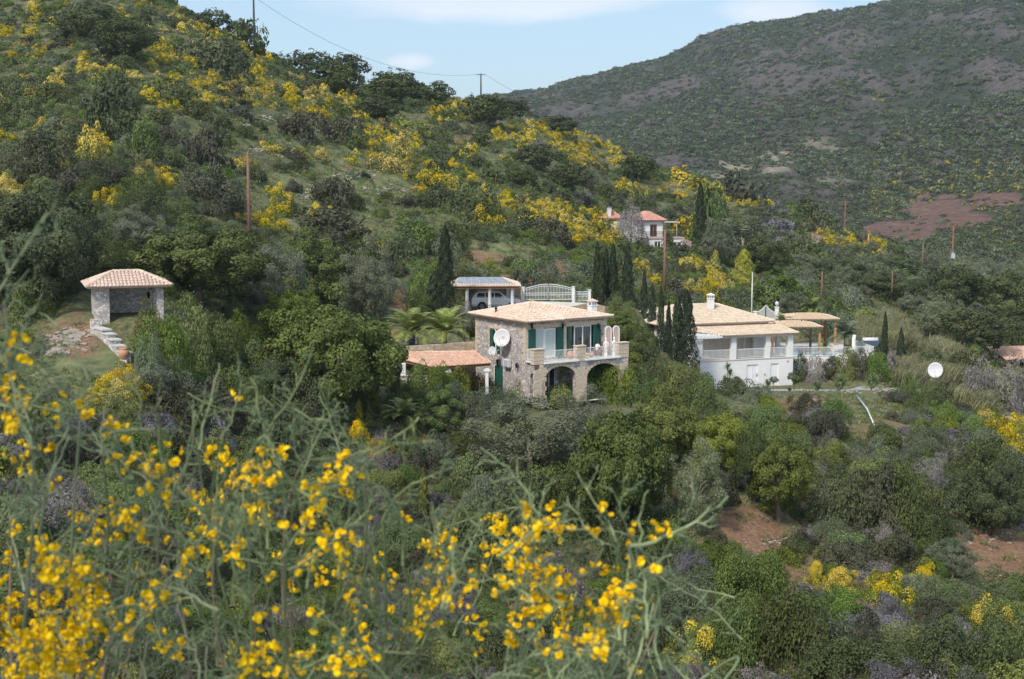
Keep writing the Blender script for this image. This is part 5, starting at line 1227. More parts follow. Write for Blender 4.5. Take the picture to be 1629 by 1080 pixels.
fence_rail('white_railing', T_(.1, .15, .06), T_(XP-.1, .15, .06), 'whitemetal', 'white railing along the front edge of the pool terrace', 1.0, .14)
fence_rail('white_railing', T_(XP-.1, .2, .06), T_(XP-.1, 6, .06), 'whitemetal', 'short white railing closing the right end of the pool terrace', 1.0, .14)
wall_run('pool_wall', [T_(-1, -.12, .0), T_(XP, -.12, .0)], 3.2, .25, 'stucco', 'white retaining wall below the pool railing')
wall_run('back_terrace_wall', [P(1268, 544, 160), P(1300, 538, 162), P(1345, 541, 163)], 1.3, .4, 'stone_warm', 'sandy stone wall behind the pool under the two canopies')
# two canopies
def canopy(pf, z, w, dpt, yaw, label, grp, posts, rise=.45):
    t = empty('garden_canopy', pf, yaw, label, 'canopy', grp)
    mb = MB(); H = z; c4 = [(-w/2, -dpt/2, H), (w/2, -dpt/2, H), (w/2, dpt/2, H), (-w/2, dpt/2, H)]; A = (-w*.18, 0, H+rise); B = (w*.18, 0, H+rise)
    for f in ((c4[0], c4[1], B, A), (c4[1], c4[2], B), (c4[2], c4[3], A, B), (c4[3], c4[0], A)): tile_facet(mb, f, .3)
    mb.box(-w/2+.1, w/2-.1, -dpt/2+.1, dpt/2-.1, H-.14, H-.04, rnd=.2); mb.build('roof', M['canopy'], t)
    for (x, y) in posts: m2 = MB(); m2.box(x-.11, x+.11, y-.11, y+.11, 0, H-.14); m2.build('post', M['orangewood' if x > 2.6 and y < -1 and H < 3.2 else 'wood'], t)
    return t
p = P(1262, 552, 150.5); zf = fp.o.z+.06; zc = P(1262, 521, 148.4).z-zf
canopy(Vector((P(1258, 550, 151).x, 151, zf)), zc, 84*150/F, 4.6, R(3), 'tan hipped garden canopy beside the white villa, the nearer and lower of two', 'canopies by the pool', [(2.65, -1.7), (-2.4, -1.7), (2.65, 1.9), (-2.4, 1.9)])
zc2 = P(1290, 508, 156).z-zf
canopy(Vector((P(1283, 540, 158.5).x, 158.5, zf-.1)), zc2+.1, 86*157/F, 5, R(3), 'tan hipped garden canopy by the pool, the farther and higher of two', 'canopies by the pool', [(2.7, -2), (-2.7, -2), (2.7, 2), (-2.7, 2)])
# white peaked gate with a globe lamp
def peaked_gate():
    p0 = P(1204, 508, 158); t = empty('peaked_gate', p0, 0, 'white gate with a pointed top behind the white villa roof', 'gate'); k = 158/F
    for s_ in (0, 1):
        mb = MB(); w = 14*k; n = 9
        for i in range(n+1):
            x = w*i/n; top = (12+11*(x/w)**1.6)*k; xx = x if s_ == 0 else 2*w-x; mb.bar((xx, 0, .05), (xx, 0, top), .045)
            if i: x0 = w*(i-1)/n; t0 = (12+11*(x0/w)**1.6)*k; x0 = x0 if s_ == 0 else 2*w-x0; mb.bar((x0, 0, t0), (xx, 0, top), .07)
        mb.bar((0 if s_ == 0 else w, 0, .1), (w if s_ == 0 else 2*w, 0, .1), .06); mb.build('gate_leaf', M['whitemetal'], t)
    for x in (-.2, 2*14*k+.25): mb = MB(); mb.box(x-.2, x+.2, -.2, .2, -.3, (12 if x < 0 else 19)*k); mb.box(x-.25, x+.25, -.25, .25, (12 if x < 0 else 19)*k, (12 if x < 0 else 19)*k+.08); mb.build('gate_post', M['stucco'], t)
    mb = MB(); x = 2*14*k+.25; z = 19*k+.08; mb.lathe((x, 0, z), [(.06, 0), (.05, .12), (.16, .2), (.22, .34), (.2, .5), (.1, .6), (.02, .62)], 12); o = mb.build('globe_lamp', M['dirtwhite']); o.location = p0; tag(o, 'white globe lamp on the pillar of the peaked gate', 'lamp')
peaked_gate()
def solar_heater():
    t = empty('solar_water_heater', P(1384, 552, 152.5), R(4), 'solar water heater with a white horizontal tank right of the pool', 'water heater')
    mb = MB(); mb.T = Matrix.Translation((-.85, 0, .75))@Matrix.Rotation(math.pi/2, 4, 'Y'); mb.lathe((0,0,0), [(.2,0),(.3,.04),(.3,1.66),(.2,1.7)], 20); mb.build('tank', M['dirtwhite'], t)
    mb = MB(); mb.add([(-.85,-1.4,.1),(.85,-1.4,.1),(.85,-.1,.85),(-.85,-.1,.85),(-.85,-1.35,.02),(.85,-1.35,.02),(.85,-.05,.77),(-.85,-.05,.77)], [(0,1,2,3),(7,6,5,4),(0,4,5,1),(1,5,6,2),(2,6,7,3),(3,7,4,0)]); mb.build('collector', M['carglass'], t)
    mb = MB()
    for x in (-.7, .7): mb.bar((x, 0, 0), (x, 0, .5), .05); mb.bar((x, -1.4, 0), (x, 0, .5), .05)
    mb.build('stand', M['galv'], t)
solar_heater()
mb = MB(); mb.tube([(0,0,-.2),(.05,0,.5),(.12,0,1.1),(.1,0,1.75),(.16,.0,2.3)], [.34,.26,.22,.20,.17], 9); mb.tube([(.02,-.02,.4),(.3,0,.8),(.34,.02,1.2)], [.12,.1,.05], 6); o = mb.build('bleached_stump', M['marble']); o.location = P(1356, 567, 147.5); tag(o, 'bleached white upright tree stump behind the pool railing', 'stump')
for k, u in enumerate((1277, 1285)):
    chair(P(u, 566, 148), .5+2.2*k, 'red_furn', 'brown poolside chair near the veranda, %s of the pair' % ('left' if k == 0 else 'right'), 'poolside chairs')

# drive
def strip(name, pts, hw, mat, dz=.05):
    V = []; 
    for i, (x, y) in enumerate(pts):
        a = Vector(pts[max(i-1, 0)]); b = Vector(pts[min(i+1, len(pts)-1)]); n = (b-a).normalized(); n = Vector((-n.y, n.x))*hw
        for k in range(5): q = Vector((x, y))+n*(k/2-1); V.append((q.x, q.y, gz(q.x, q.y)+dz))
    Fc = [(i*5+k, i*5+k+1, i*5+k+6, i*5+k+5) for i in range(len(pts)-1) for k in range(4)]
    mb = MB(); mb.add(V, Fc, .5, True); return tag(mb.build(name, M[mat]), kind='structure')
dp = [P(1150+(1500-1150)*i/30, 623, 135.6+.4*math.sin(i*.2)) for i in range(31)]; strip('driveway', [(p.x, p.y) for p in dp], 1.7, 'paving')
# chain-link fence
def mesh_fence():
    a, b = P(1424, 622, 139), P(1480, 617, 141); t = empty('chain_link_fence', a, 0, 'wire mesh fence on metal posts left of the white satellite dish on the right', 'fence'); d = b-a; h = 1.75
    for i in range(4): mb = MB(); p = d*i/3; mb.tube([p, p+Vector((0,0,h))], .035, 6); mb.build('post', M['galv'], t)
    mb = MB(); mb.tube([Vector((0,0,h)), d+Vector((0,0,h))], .025, 5); n = 26
    for i in range(n):
        for s_ in (0, 1): p = d*((i+s_)/n)+Vector((0,0,.05)); q = d*((i+1-s_)/n)+Vector((0,0,h)); mb.bar(p, q, .009)
    for z in (.4, .8, 1.2, 1.55): mb.bar(Vector((0,0,z)), d+Vector((0,0,z)), .009)
    mb.build('wire_mesh', M['galv'], t)
mesh_fence()
pr = P(1488, 589, 131); dish('satellite_dish', pr, .69, (-.35, -1, .28), 'round white satellite dish on a pole at the end of the drive', pole=Vector((pr.x+.1, pr.y+.5, gz(pr.x+.1, pr.y+.5))), pr=.045)
M['weathered'] = plain('weathered_white_plastic', (.52,.54,.52), .7, .35, 2.2)
a, b = hit(1362, 637), hit(1398, 705); mb = MB(); mb.tube([Vector((0,0,.5)), (b-a)*.5+Vector((0,0,1.0)), (b-a)+Vector((0,0,.6))], .065, 10); o = mb.build('white_pipe', M['weathered']); o.location = a; tag(o, 'long white pipe leaning down the slope below the drive', 'pipe')

# ================================================================== pavilion
fv = Fr(152, 516, 93, 20)
pv = fv.empty('stone_pavilion', 'small square stone pavilion with a rose tiled hip roof on the left', 'pavilion')
X = lambda u, y=0: fv.px(u, y=y)[0]; Z = lambda u, v, y=0: fv.px(u, v, y)[1]
XR = X(262); DP = 3.4; ZEv = Z(152, 459.5); mb = MB()
mb.box(0, X(176), 0, .5, -2.6, ZEv); mb.box(X(251), XR, 0, .5, -1.5, ZEv); mb.box(0, .4, .503, DP-.003, -2.6, ZEv); mb.box(0, X(241, DP), DP, DP+.35, -1, ZEv-.003); mb.box(XR-.4, XR, DP-.2, DP+.35, -1, ZEv-.006)
mb.box(0, XR, -.02, DP, -2.6, -.02); mb.build('wall', M['stone_pav'], pv)
mb = MB(); mb.box(-.3, XR+.3, -.3, -.1, ZEv+.003, ZEv+.14); mb.box(-.3, -.1, -.09, DP+.5, ZEv+.003, ZEv+.14); mb.box(XR+.1, XR+.3, -.09, DP+.5, ZEv+.003, ZEv+.14); mb.box(-.2, XR+.2, DP+.4, DP+.55, ZEv+.003, ZEv+.14); mb.build('beam', M['orangewood'], pv)
mb = MB(); hip_roof(mb, -.55, XR+.55, -.55, DP+.8, ZEv+.16, Z(197, 431.5, 1.8)-ZEv-.16, 1.9, .24, .1); mb.build('roof', M['tile_rose'], pv)
wall_lamp(pv, X(238, DP), DP, Z(238, 466, DP))
w0 = P(150, 524, 92.6); w1 = P(202, 582, 87.3)
def stepped():
    t = empty('stepped_wall', w0, 0, 'grey stone wall stepping down to the right below the pavilion', 'wall'); d = w1-w0; d.z = 0; L = d.length; u = d/L; n = Vector((-u.y, u.x, 0)); mb = MB(); m2 = MB()
    tops = [(0, .12, 508), (.12, .40, 524), (.40, .55, 532), (.55, .70, 541), (.70, .84, 551), (.84, 1.0, 561)]
    for a, b, v in tops:
        p = w0+d*((a+b)/2); zt = P(0, v, p.y).z-w0.z; A, B = u*(a*L), u*(b*L); z0 = -3.2 if a < .6 else -4.0
        V = [A-n*.28, B-n*.28, B+n*.28, A+n*.28]; mb.add([(q.x, q.y, z0) for q in V]+[(q.x, q.y, zt) for q in V], [(3,2,1,0),(4,5,6,7),(0,1,5,4),(1,2,6,5),(2,3,7,6),(3,0,4,7)])
        if a > .1: V = [A-n*.34-u*.0, B-n*.34+u*.1, B+n*.34+u*.1, A+n*.34]; m2.add([(q.x, q.y, zt+.01) for q in V]+[(q.x, q.y, zt+.1) for q in V], [(3,2,1,0),(4,5,6,7),(0,1,5,4),(1,2,6,5),(2,3,7,6),(3,0,4,7)])
    mb.build('masonry', M['stone_pav'], t); m2.build('step', M['concrete'], t)
stepped()
mb = MB(); mb.box(-.25, .25, -.25, .25, -1, 0); o = mb.build('urn_plinth', M['concrete'], None, .03); o.location = P(197, 572, 87.2); tag(o, 'square stone plinth under the clay urn by the steps', 'plinth')
urn(P(197, 571.8, 87.2), .85, 'big clay urn at the foot of the stepped stone wall')
# sloping stone apron and rubble left of the pavilion
M['rubble'] = plain('pale_rubble', (.30,.26,.225), .95, .25, 2, bmp=.5)

# ================================================================== far red-roofed house
ff = Fr(1022, 401, 250, 14)
fh = ff.empty('far_house', 'far white two storey house with red tiled roofs and a long balcony on the hillside', 'house')
X = lambda u, y=0: ff.px(u, y=y)[0]; Z = lambda u, v, y=0: ff.px(u, v, y)[1]
XR = X(1085, -1.6); XU = X(1052); zb = Z(1022, 377); ze2 = Z(1022, 351); mb = MB()
wall_poly(mb, rect(0, XU, zb-.3, ze2), [rect(X(1032), X(1043), zb+.05, Z(1037, 357))], 0, .3)
mb.box(0, .3, .303, 7, -.5, ze2-.003); mb.box(XU-.3, XU, .303, 7, zb-.3, ze2-.003); mb.box(-5.2, -.003, 4, 8, -.5, ze2-.2)
wall_poly(mb, rect(0, XR, -.5, zb-.25), [rect(X(1039, -1.6), X(1050, -1.6), .1, Z(1044, 384, -1.6)), rect(X(1062, -1.6), X(1082, -1.6), .9, Z(1070, 385, -1.6))], -1.6, -1.3)
mb.box(0, .3, -1.3, .30, -.5, zb-.25); mb.box(XR-.3, XR, -1.3, 6, -.5, zb-.25); mb.build('wall', M['stucco'], fh)
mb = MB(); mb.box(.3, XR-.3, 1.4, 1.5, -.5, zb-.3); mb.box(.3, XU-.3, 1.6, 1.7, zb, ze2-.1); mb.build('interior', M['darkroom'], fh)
mb = MB(); mb.box(-.15, XR+.15, -1.75, 6, zb-.245, zb-.02); mb.build('balcony_slab', M['pink'], fh)
mb = MB(); railing(mb, (.05, -1.6, zb), (XR-.05, -1.6, zb), 1., .2, .025); mb.build('railing', M['blackiron'], fh)
framed(fh, X(1032.2), X(1042.8), zb+.07, Z(1037, 357)-.02, .1, 'glass', 2, 'balcony_door', .12, 'wood'); framed(fh, X(1039.2, -1.6), X(1049.8, -1.6), .12, Z(1044, 384, -1.6)-.02, -1.45, 'glass', 2, 'ground_door', .12); framed(fh, X(1062.2, -1.6), X(1081.8, -1.6), .92, Z(1070, 385, -1.6)-.02, -1.45, 'glass', 3, 'window', .1)
mb = MB(); hip_roof(mb, -.6, XU+.6, -.6, 7.4, ze2+.05, Z(1022, 337, 3.5)-ze2, 2.6, .35); mb.build('roof', M['tile_red'], fh)
mb = MB(); hip_roof(mb, -5.6, -2.2, 3.8, 8.2, ze2+.3, 1.5, 2.6, .35); mb.build('side_roof', M['tile_red'], fh); chimney(fh, -4.8, 4.5, ze2+.6, Z(978, 327, 4), .6, 'blackiron')
mb = MB(); mb.box(XU, XU+2.6, -.9, 2.0, ze2-.35, ze2-.2); mb.box(XU+2.3, XU+2.42, -.8, -.68, zb, ze2-.35); mb.build('terrace_cover', M['concrete'], fh)
wall_run('retaining_wall', [P(1086, 379, 250), P(1108, 388, 252)], 3.0, .5, 'pink', 'pinkish stone retaining wall right of the red-roofed far house')
# red roofed hut at the right edge
fu = Fr(1603, 584, 165, 10); hu = fu.empty('stone_hut', 'low stone hut with a reddish tiled roof half hidden at the right edge', 'hut')
X = lambda u, y=0: fu.px(u, y=y)[0]; Z = lambda u, v, y=0: fu.px(u, v, y)[1]; mb = MB(); zh = Z(1603, 572)
wall_poly(mb, rect(0, 5, -.4, zh), [rect(X(1609), X(1614), .35, zh-.3), rect(X(1622), X(1632), -.3, zh-.25)], 0, .35); mb.box(0, .35, .353, 4, -.4, zh); mb.box(.35, 5, 3.7, 4, -.4, zh); mb.box(4.65, 5, .353, 3.69, -.4, zh); mb.build('wall', M['stone_warm'], hu)
mb = MB(); tile_facet(mb, ((-.5, -.5, zh+.05), (5.6, -.5, zh+.05), (5.6, 4.4, zh+1.0), (-.5, 4.4, zh+1.0)), .26); mb.build('roof', M['tile_terra'], hu)
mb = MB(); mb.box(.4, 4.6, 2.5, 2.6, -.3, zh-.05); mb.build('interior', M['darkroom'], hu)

# ================================================================== poles and wires
def pole(u, vt, d, mat, label, vb=None, arms=0, r=.14, box=False, name='utility_pole', cat='pole'):
    top = P(u, vt, d); x, y = top.x, top.y; zb = gz(x, y)
    t = empty(name, (x, y, zb), 0, label, cat); h = top.z-zb; h = max(h, 3); mb = MB(); mb.tube([(0,0,-.4), (0,0,h*.5), (0,0,h)], [r*1.15, r, r*.75], 8); mb.build('shaft', M[mat], t)
    for i in range(arms):
        mb = MB(); z = h-.35-i*.7; mb.box(-1.15, 1.15, -.07, .07, z, z+.14)
        for x_ in (-1.05, -.35, .35, 1.05): mb.lathe((x_, 0, z+.14), [(.04,0),(.07,.08),(.05,.2),(.02,.22)], 6)
        mb.build('crossarm', M[mat], t)
    if box: mb = MB(); mb.box(-.35, .35, -.45, .0-.1, h*.52, h*.52+.9); mb.lathe((0, -.3, h*.52+.9), [(.08,0),(.1,.1),(.04,.3)], 8); mb.build('transformer', M['galv'], t)
    return Vector((x, y, zb+h))
T1 = pole(403, -14, 285, 'darkpole', 'dark utility pole cut by the top edge of the photo on the hilltop', r=.22)
T2 = pole(765, 117, 372, 'darkpole', 'dark utility pole with a crossarm on the skyline', arms=1, r=.2)
T3 = pole(394, 242, 140, 'polewood', 'tall reddish brown pole standing on the left hillside', r=.17)
T4 = pole(1058, 366, 172, 'polewood', 'reddish brown pole behind the cypresses between the two villas', r=.17)
T5 = pole(1517, 358, 262, 'polewood', 'tall brown pole with a transformer in the valley on the right', arms=1, r=.16, box=True)
T6 = pole(1469, 383, 290, 'polewood', 'plain brown pole left of the tall pole with the transformer', r=.16)
T7 = pole(1420, 432, 215, 'polewood', 'short brown pole above the reed bed', r=.13)
T8 = pole(1308, 432, 192, 'polewood', 'brown pole above the pool canopies', r=.13)
pole(1197, 433, 160, 'galv', 'thin white flagpole behind the roof of the white villa', r=.07, name='flagpole')
T9 = pole(1345, 320, 400, 'polewood', 'far brown pole with two crossarms at the hill foot', arms=2, r=.16)
T10 = pole(1382, 372, 305, 'orangewood', 'short pale post on the saddle right of the far house', r=.2, name='marker_post', cat='post')
def wire(a, b, label, sag=1.5, r=.022, mat='blackiron'):
    pts = [a.lerp(b, i/24)-Vector((0,0,4*sag*(i/24)*(1-i/24))) for i in range(25)]; mb = MB(); mb.tube([p-a for p in pts], r, 4); o = mb.build('overhead_wire', M[mat]); o.location = a; tag(o, label, 'wire', 'overhead wires')
wire(T1+Vector((0,0,-1)), T2+Vector((-1,0,-.2)), 'upper dark wire running from the hilltop pole to the skyline pole', 5, .03)
wire(P(-60, -170, 240), T1+Vector((0,0,-.3)), 'dark wire leaving the hilltop pole to the upper left', 3, .03)
wire(T2+Vector((1,0,-.2)), P(1100, 230, 620), 'dark wire descending right from the skyline pole behind the spur', 6, .03)
wire(P(-80, 235, 120), T3-Vector((0,0,.2)), 'dark wire crossing the left hillside to the reddish pole', 2.2, .022)
wire(T3-Vector((0,0,.2)), T4-Vector((0,0,.3)), 'dark wire from the left hillside pole to the pole behind the villas', 3.4, .022)
wire(T8-Vector((0,0,.2)), T7-Vector((0,0,.2)), 'dark wire between the two short poles above the pool', 1, .018)
wire(T7-Vector((0,0,.2)), T6-Vector((0,0,.3)), 'dark wire from the short pole to the plain brown pole', 1.5, .02)
wire(T6-Vector((0,0,.3)), T5-Vector((0,0,.5)), 'dark wire between the plain pole and the transformer pole', 1, .02)

# ================================================================== cypresses, palms, yuccas
def cypress_mesh(seed, n=5200, leaf=.05, mat='cypress', pw=.85):
    rng = np.random.default_rng(seed); z = rng.random(n)**.85; a = rng.random(n)*6.283; lump = 1+.22*np.sin(a*3+z*23+seed)+.15*np.sin(a*5-z*37)
    r = np.minimum(1, (z+.02)*9)*np.clip(1-z, 0, 1)**pw*1.05*lump*(1-.35*rng.random(n)**2)+.02
    c = np.stack([np.cos(a)*r, np.sin(a)*r, z], 1); nr = np.stack([np.cos(a), np.sin(a), .2+0*a], 1)+rng.normal(size=(n, 3))*.5; nr /= np.linalg.norm(nr, axis=1)[:, None]
    V, Fc = leaf_quads(np.zeros((n, 3)), nr, np.full(n, 1.)*rng.uniform(.6, 1.5, n), .32, rng, (0, 0, 1.4))
    return c, V, Fc, rng.random(n)*.5+.5*(np.sin(a*4+z*30) > 0)
def cypress(u, vt, vb, w, d, label, mat='cypress', name='cypress', cat='tree', group='cypresses', pw=.6, n=5200):
    b = P(u, vb, d); zb = min(b.z, gz(b.x, b.y)) if abs(b.z-gz(b.x, b.y)) < 3 else b.z; top = P(u, vt, d).z; h = top-zb; r = w*.68*d/F
    n = int(n*max(1, w/14)); c, V, Fc, lv = cypress_mesh(int(u*7+vt), n, pw=pw); c = c*np.array([r, r, h]); ls = .19 if d < 200 else .3
    V = (V.reshape(-1, 4, 3)*ls+c[:, None]).reshape(-1, 3)
    t = empty(name, (b.x, b.y, zb), 0, label, cat, group); link('foliage', np_mesh('cypress_foliage', V, Fc, [M[mat]], lv), t)
    mb = MB(); mb.tube([(0,0,-.4), (0,0,h*.3), (0,0,h*.8)], [.13, .1, .03], 6); mb.build('trunk', M['bark'], t)
for a in [(709,358,505,26,133,'tall dark cypress rising left of the carport'),(692,432,520,30,136,'short broad dark cypress beside the tall one left of the carport'),
          (950,385,475,13,150,'dark cypress, leftmost of the cypress row behind the stone villa chimney'),(957,402,480,11,149,'slim dark cypress, second from the left in the cypress row'),(964,396,482,12,151,'dark cypress, third from the left in the cypress row'),(975,388,484,15,150,'dark cypress, fourth from the left in the cypress row'),
          (998,388,492,17,147,'tall dark cypress standing alone between the cypress row and the brown pole'),(1024,430,540,13,143,'slim dark cypress just right of the stone villa balcony'),(1037,452,545,12,141,'slim dark cypress, second right of the stone villa balcony'),(1051,455,560,13,138,'slim dark cypress below the brown pole'),
          (1063,480,560,12,136,'shorter slim dark cypress left of the white villa'),(1077,470,592,24,134,'dark cypress in front of the white villa roof, left of the pair'),(1091,462,598,32,133,'biggest dark cypress in front of the left end of the white villa'),
          (1113,290,402,17,258,'tall dark cypress right of the red-roofed far house'),(1405,496,622,12,146,'slim dark cypress right of the pool'),(1432,522,590,12,146,'dark leaning cypress by the chain-link fence'),(1400,545,605,24,144,'broad clipped dark cypress at the right end of the pool'),
          (1415,555,618,16,143,'brownish dying cypress by the chain-link fence')]:
    cypress(*a, mat='twigs' if 'dying' in a[5] else 'cypress')
for a in [(1183,397,442,30,192,'bright yellow green conical conifer on the hillside above the white villa'),(1138,398,418,14,205,'small yellow green conifer left of the bigger bright one'),(587,640,694,13,103,'bright green slim conifer below the carob tree'),(571,636,690,12,103,'yellowish slim conifer left of the bright green one'),
          (641,748,778,12,93,'tiny green conifer on the bare slope, left of two'),(674,745,800,14,90,'small green conifer on the bare slope, right of two')]:
    cypress(*a, mat='golden' if 'yellow' in a[5] else 'lime', name='conifer', group='small conifers', pw=.5, n=3600)
def frond(L, droop, nl, wid, seed, up):
    """one feather leaf along +x: a curved midrib with leaflets"""
    rng = np.random.default_rng(seed); s = np.linspace(0, 1, nl); ang = up-droop*s**1.3
    dx = np.cos(ang)*L/nl; dz = np.sin(ang)*L/nl; x = np.cumsum(dx); z = np.cumsum(dz); V = []; Fc = []
    for i in range(2, nl):
        l = wid*math.sin(math.pi*min(1, .12+s[i]*.86))**.7*rng.uniform(.85, 1.15)
        for sg in (-1, 1):
            t = Vector((math.cos(ang[i]), 0, math.sin(ang[i]))); tip = Vector((x[i], 0, z[i]))+t*l*.55+Vector((0, sg*l*.8, -l*.18+.1*l)); b = Vector((x[i], 0, z[i])); w_ = t*.07*L/2
            o = len(V); V += [b-w_*.6, b+w_*.6, tip+w_*.15, tip-w_*.1]; Fc.append((o, o+1, o+2, o+3))
    o = len(V)
    for i in range(nl): V += [Vector((x[i], -.02*L*.5*(1-s[i]*.8), z[i])), Vector((x[i], .02*L*.5*(1-s[i]*.8), z[i]))]
    for i in range(nl-1): Fc.append((o+2*i, o+2*i+1, o+2*i+3, o+2*i+2))
    return V, Fc
def palm(p, h, L, label, nf=34, name='palm_tree', trunk_r=.28, group='palm trees', seed=0, mat='palm', wid=None):
    t = empty(name, p, 0, label, 'palm', group); mb = MB(); rd = random.Random(seed)
    mb.tube([(0,0,-.4), (0,0,h*.5), (.03,0,h)], [trunk_r*1.15, trunk_r, trunk_r*1.2], 12); mb.build('trunk', M['bark'], t)
    mb = MB()
    for i in range(nf):
        V, Fc = frond(L*rd.uniform(.85, 1.1), rd.uniform(1.0, 1.6), 22, wid or L*.24, seed*50+i, rd.uniform(.1, 1.45)); m = Matrix.Translation((0, 0, h))@Matrix.Rotation(i*2.4+rd.random()*.4, 4, 'Z')
        mb.add([m@v for v in V], Fc)
    mb.build('fronds', M[mat], t)
palm(P(655, 549, 122.5), 1.1, 3.2, 'spreading date palm above the terrace wall, the left of two', seed=1)
palm(P(706, 549, 122.8), 1.1, 3.2, 'spreading date palm above the terrace wall, the right of two, close to the stone villa', seed=2)
palm(hit(641, 684), 1.0, 2.0, 'green date palm on the slope below the patio shelter', seed=3)
palm(P(1346, 562, 149.5), 1.9, 2.1, 'pale fan-crowned palm behind the pool railing', nf=40, seed=4, mat='grey', wid=.7)
palm(P(1311, 566, 147.5), .9, 1.2, 'small young palm beside the pool', seed=5, trunk_r=.12)
palm(P(1245, 520, 157), .5, 1.5, 'small palm in front of the farther canopy', seed=6, trunk_r=.15)
palm(P(1293, 500, 170), .8, 2.0, 'green palm among the trees behind the canopies', seed=7)
def yucca(p, h, r, label, n=70, seed=0, name='yucca', group='yuccas along the drive', heads=1):
    t = empty(name, p, 0, label, 'yucca', group); rng = np.random.default_rng(seed); mb = MB(); V = []; mats = []
    for k in range(heads):
        hz = h*(1-k*.28); ox = (0, .22, -.2, .1)[k]*r*1.5; mb.tube([(0,0,-.2), (ox*.5,0,hz*.4), (ox,0,hz)], [.09, .07, .06], 7)
        for i in range(n):
            a = rng.random()*6.28; e = rng.uniform(-.5, 1.45); L = r*rng.uniform(.8, 1.1); d = Vector((math.cos(a)*math.cos(e), math.sin(a)*math.cos(e), math.sin(e))); s_ = Vector((-math.sin(a), math.cos(a), 0))*.032; o = Vector((ox, 0, hz)); b = o+d*L*.55; c = o+d*L-Vector((0,0,L*.12))
            V.append(([o-s_*.7, o+s_*.7, b+s_, b-s_], [b-s_, b+s_, c]))
    mb.build('stem', M['palebark'], t); m2 = MB()
    for q, tr in V: k = random.random(); m2.add(q, [(0,1,2,3)], k); m2.add(tr, [(0,1,2)], k)
    m2.build('leaves', M['yucca'], t)
for (u, v, d, h, r, lb, hd) in ((1256,622,133.4,.35,.55,'small round green yucca at the corner of the white villa',1),(1298,622,133,.7,.75,'leafy yucca, second along the drive from the white villa',2),(1336,627,132.6,1.0,.95,'large yellowish yucca, third along the drive',3),
      (1388,630,132.6,.9,.95,'large two-toned yucca, fourth along the drive',3),(1425,630,132.6,.3,.6,'small drooping yellowish yucca, fifth along the drive',1),(1445,626,132.8,.85,.75,'ball shaped yucca on a short stem, sixth along the drive',1),(1157,622,131,2.2,.75,'tall slim yucca in front of the white villa wall',4)):
    p = P(u, v, d); yucca(Vector((p.x, p.y, gz(p.x, p.y))), h, r, lb, seed=int(u), heads=hd)
yucca(hit(634, 706), .5, .95, 'spiky green yucca on the slope below the terrace palm', n=130, seed=77, group='spiky plants')
yucca(P(1220, 622, 133.4)+Vector((0,0,-.1)), .9, .5, 'small bluish leafed yucca between the two white doors of the white villa', n=60, seed=78, heads=2)
# small trees in front of the white villa
def small_tree(u, vb, d, h, r, mesh, label, zs=.8):
    p = P(u, vb, d); t = empty('small_tree', (p.x, p.y, gz(p.x, p.y)), u, label, 'tree', 'small planted trees'); c = link('crown', mesh, t); c.location = (0, 0, h-r*.6); c.scale = (r, r, r*zs); tk = link('trunk', TRUNK[1], t); tk.scale = (r*.7, r*.7, h-r*.6)
small_tree(1263, 628, 133, 2.1, .75, TREE['green', 'mid'][0], 'small pale leafed tree at the right corner of the white villa')
small_tree(1230, 628, 132.4, 1.7, .55, TREE['olive', 'mid'][1], 'small greyish tree in front of the narrow white door')
small_tree(1176, 628, 132.6, 1.2, .5, SHRUB['twiggy', 'mid'][0], 'small bare tree beside the tall yucca')
def bare_tree(u, vb, vt, w, label):
    p = P(u, vb, 244); p.z = gz(p.x, p.y); h = P(u, vt, 244).z-p.z; r = w/2*p.y/F*1.15; t = empty('bare_tree', p, 0, label, 'tree'); c = link('crown', SHRUB['twiggy', 'near'][0], t); c.location = (0, 0, h*.2); c.scale = (r, r, h*.95); c2 = MB(); c2.tube([(0,0,-.3),(.1,0,h*.4),(0,.1,h*.8)], [.22,.16,.05], 7); c2.build('trunk', M['bark'], t)
bare_tree(1003, 392, 308, 56, 'leafless greyish tree partly covering the red-roofed far house')
for (u, vb, w, h, lb) in ((745,530,40,66,'tangle of bare climbing stems at the left end of the carport'),(752,530,26,40,'overgrown climber on the left corner of the stone villa')):
    p = P(u, vb, 123.5); o = link('climbing_plant', SHRUB['twiggy' if w > 30 else 'green', 'near'][1]); o.location = (p.x, p.y, p.z); o.scale = (w/2*123.5/F, w/2*123.5/F, h*123.5/F); tag(o, lb, 'climber')
# red potted flowers on the patio
for k, u in enumerate((771, 783)):
    o = link('red_flowers', crown_mesh('red_flowers', 'green', 900+k, 'redflower', .8, nlobe=12, nleaf=500, leaf=.16)); p = P(u, 609, 112.0); o.location = (p.x, p.y, gz(p.x, p.y)); o.scale = (.55, .45, .8); tag(o, 'red flowering plant in front of the villa side door, the %s one' % ('left' if k == 0 else 'right'), 'flowers', 'red flowers by the patio')

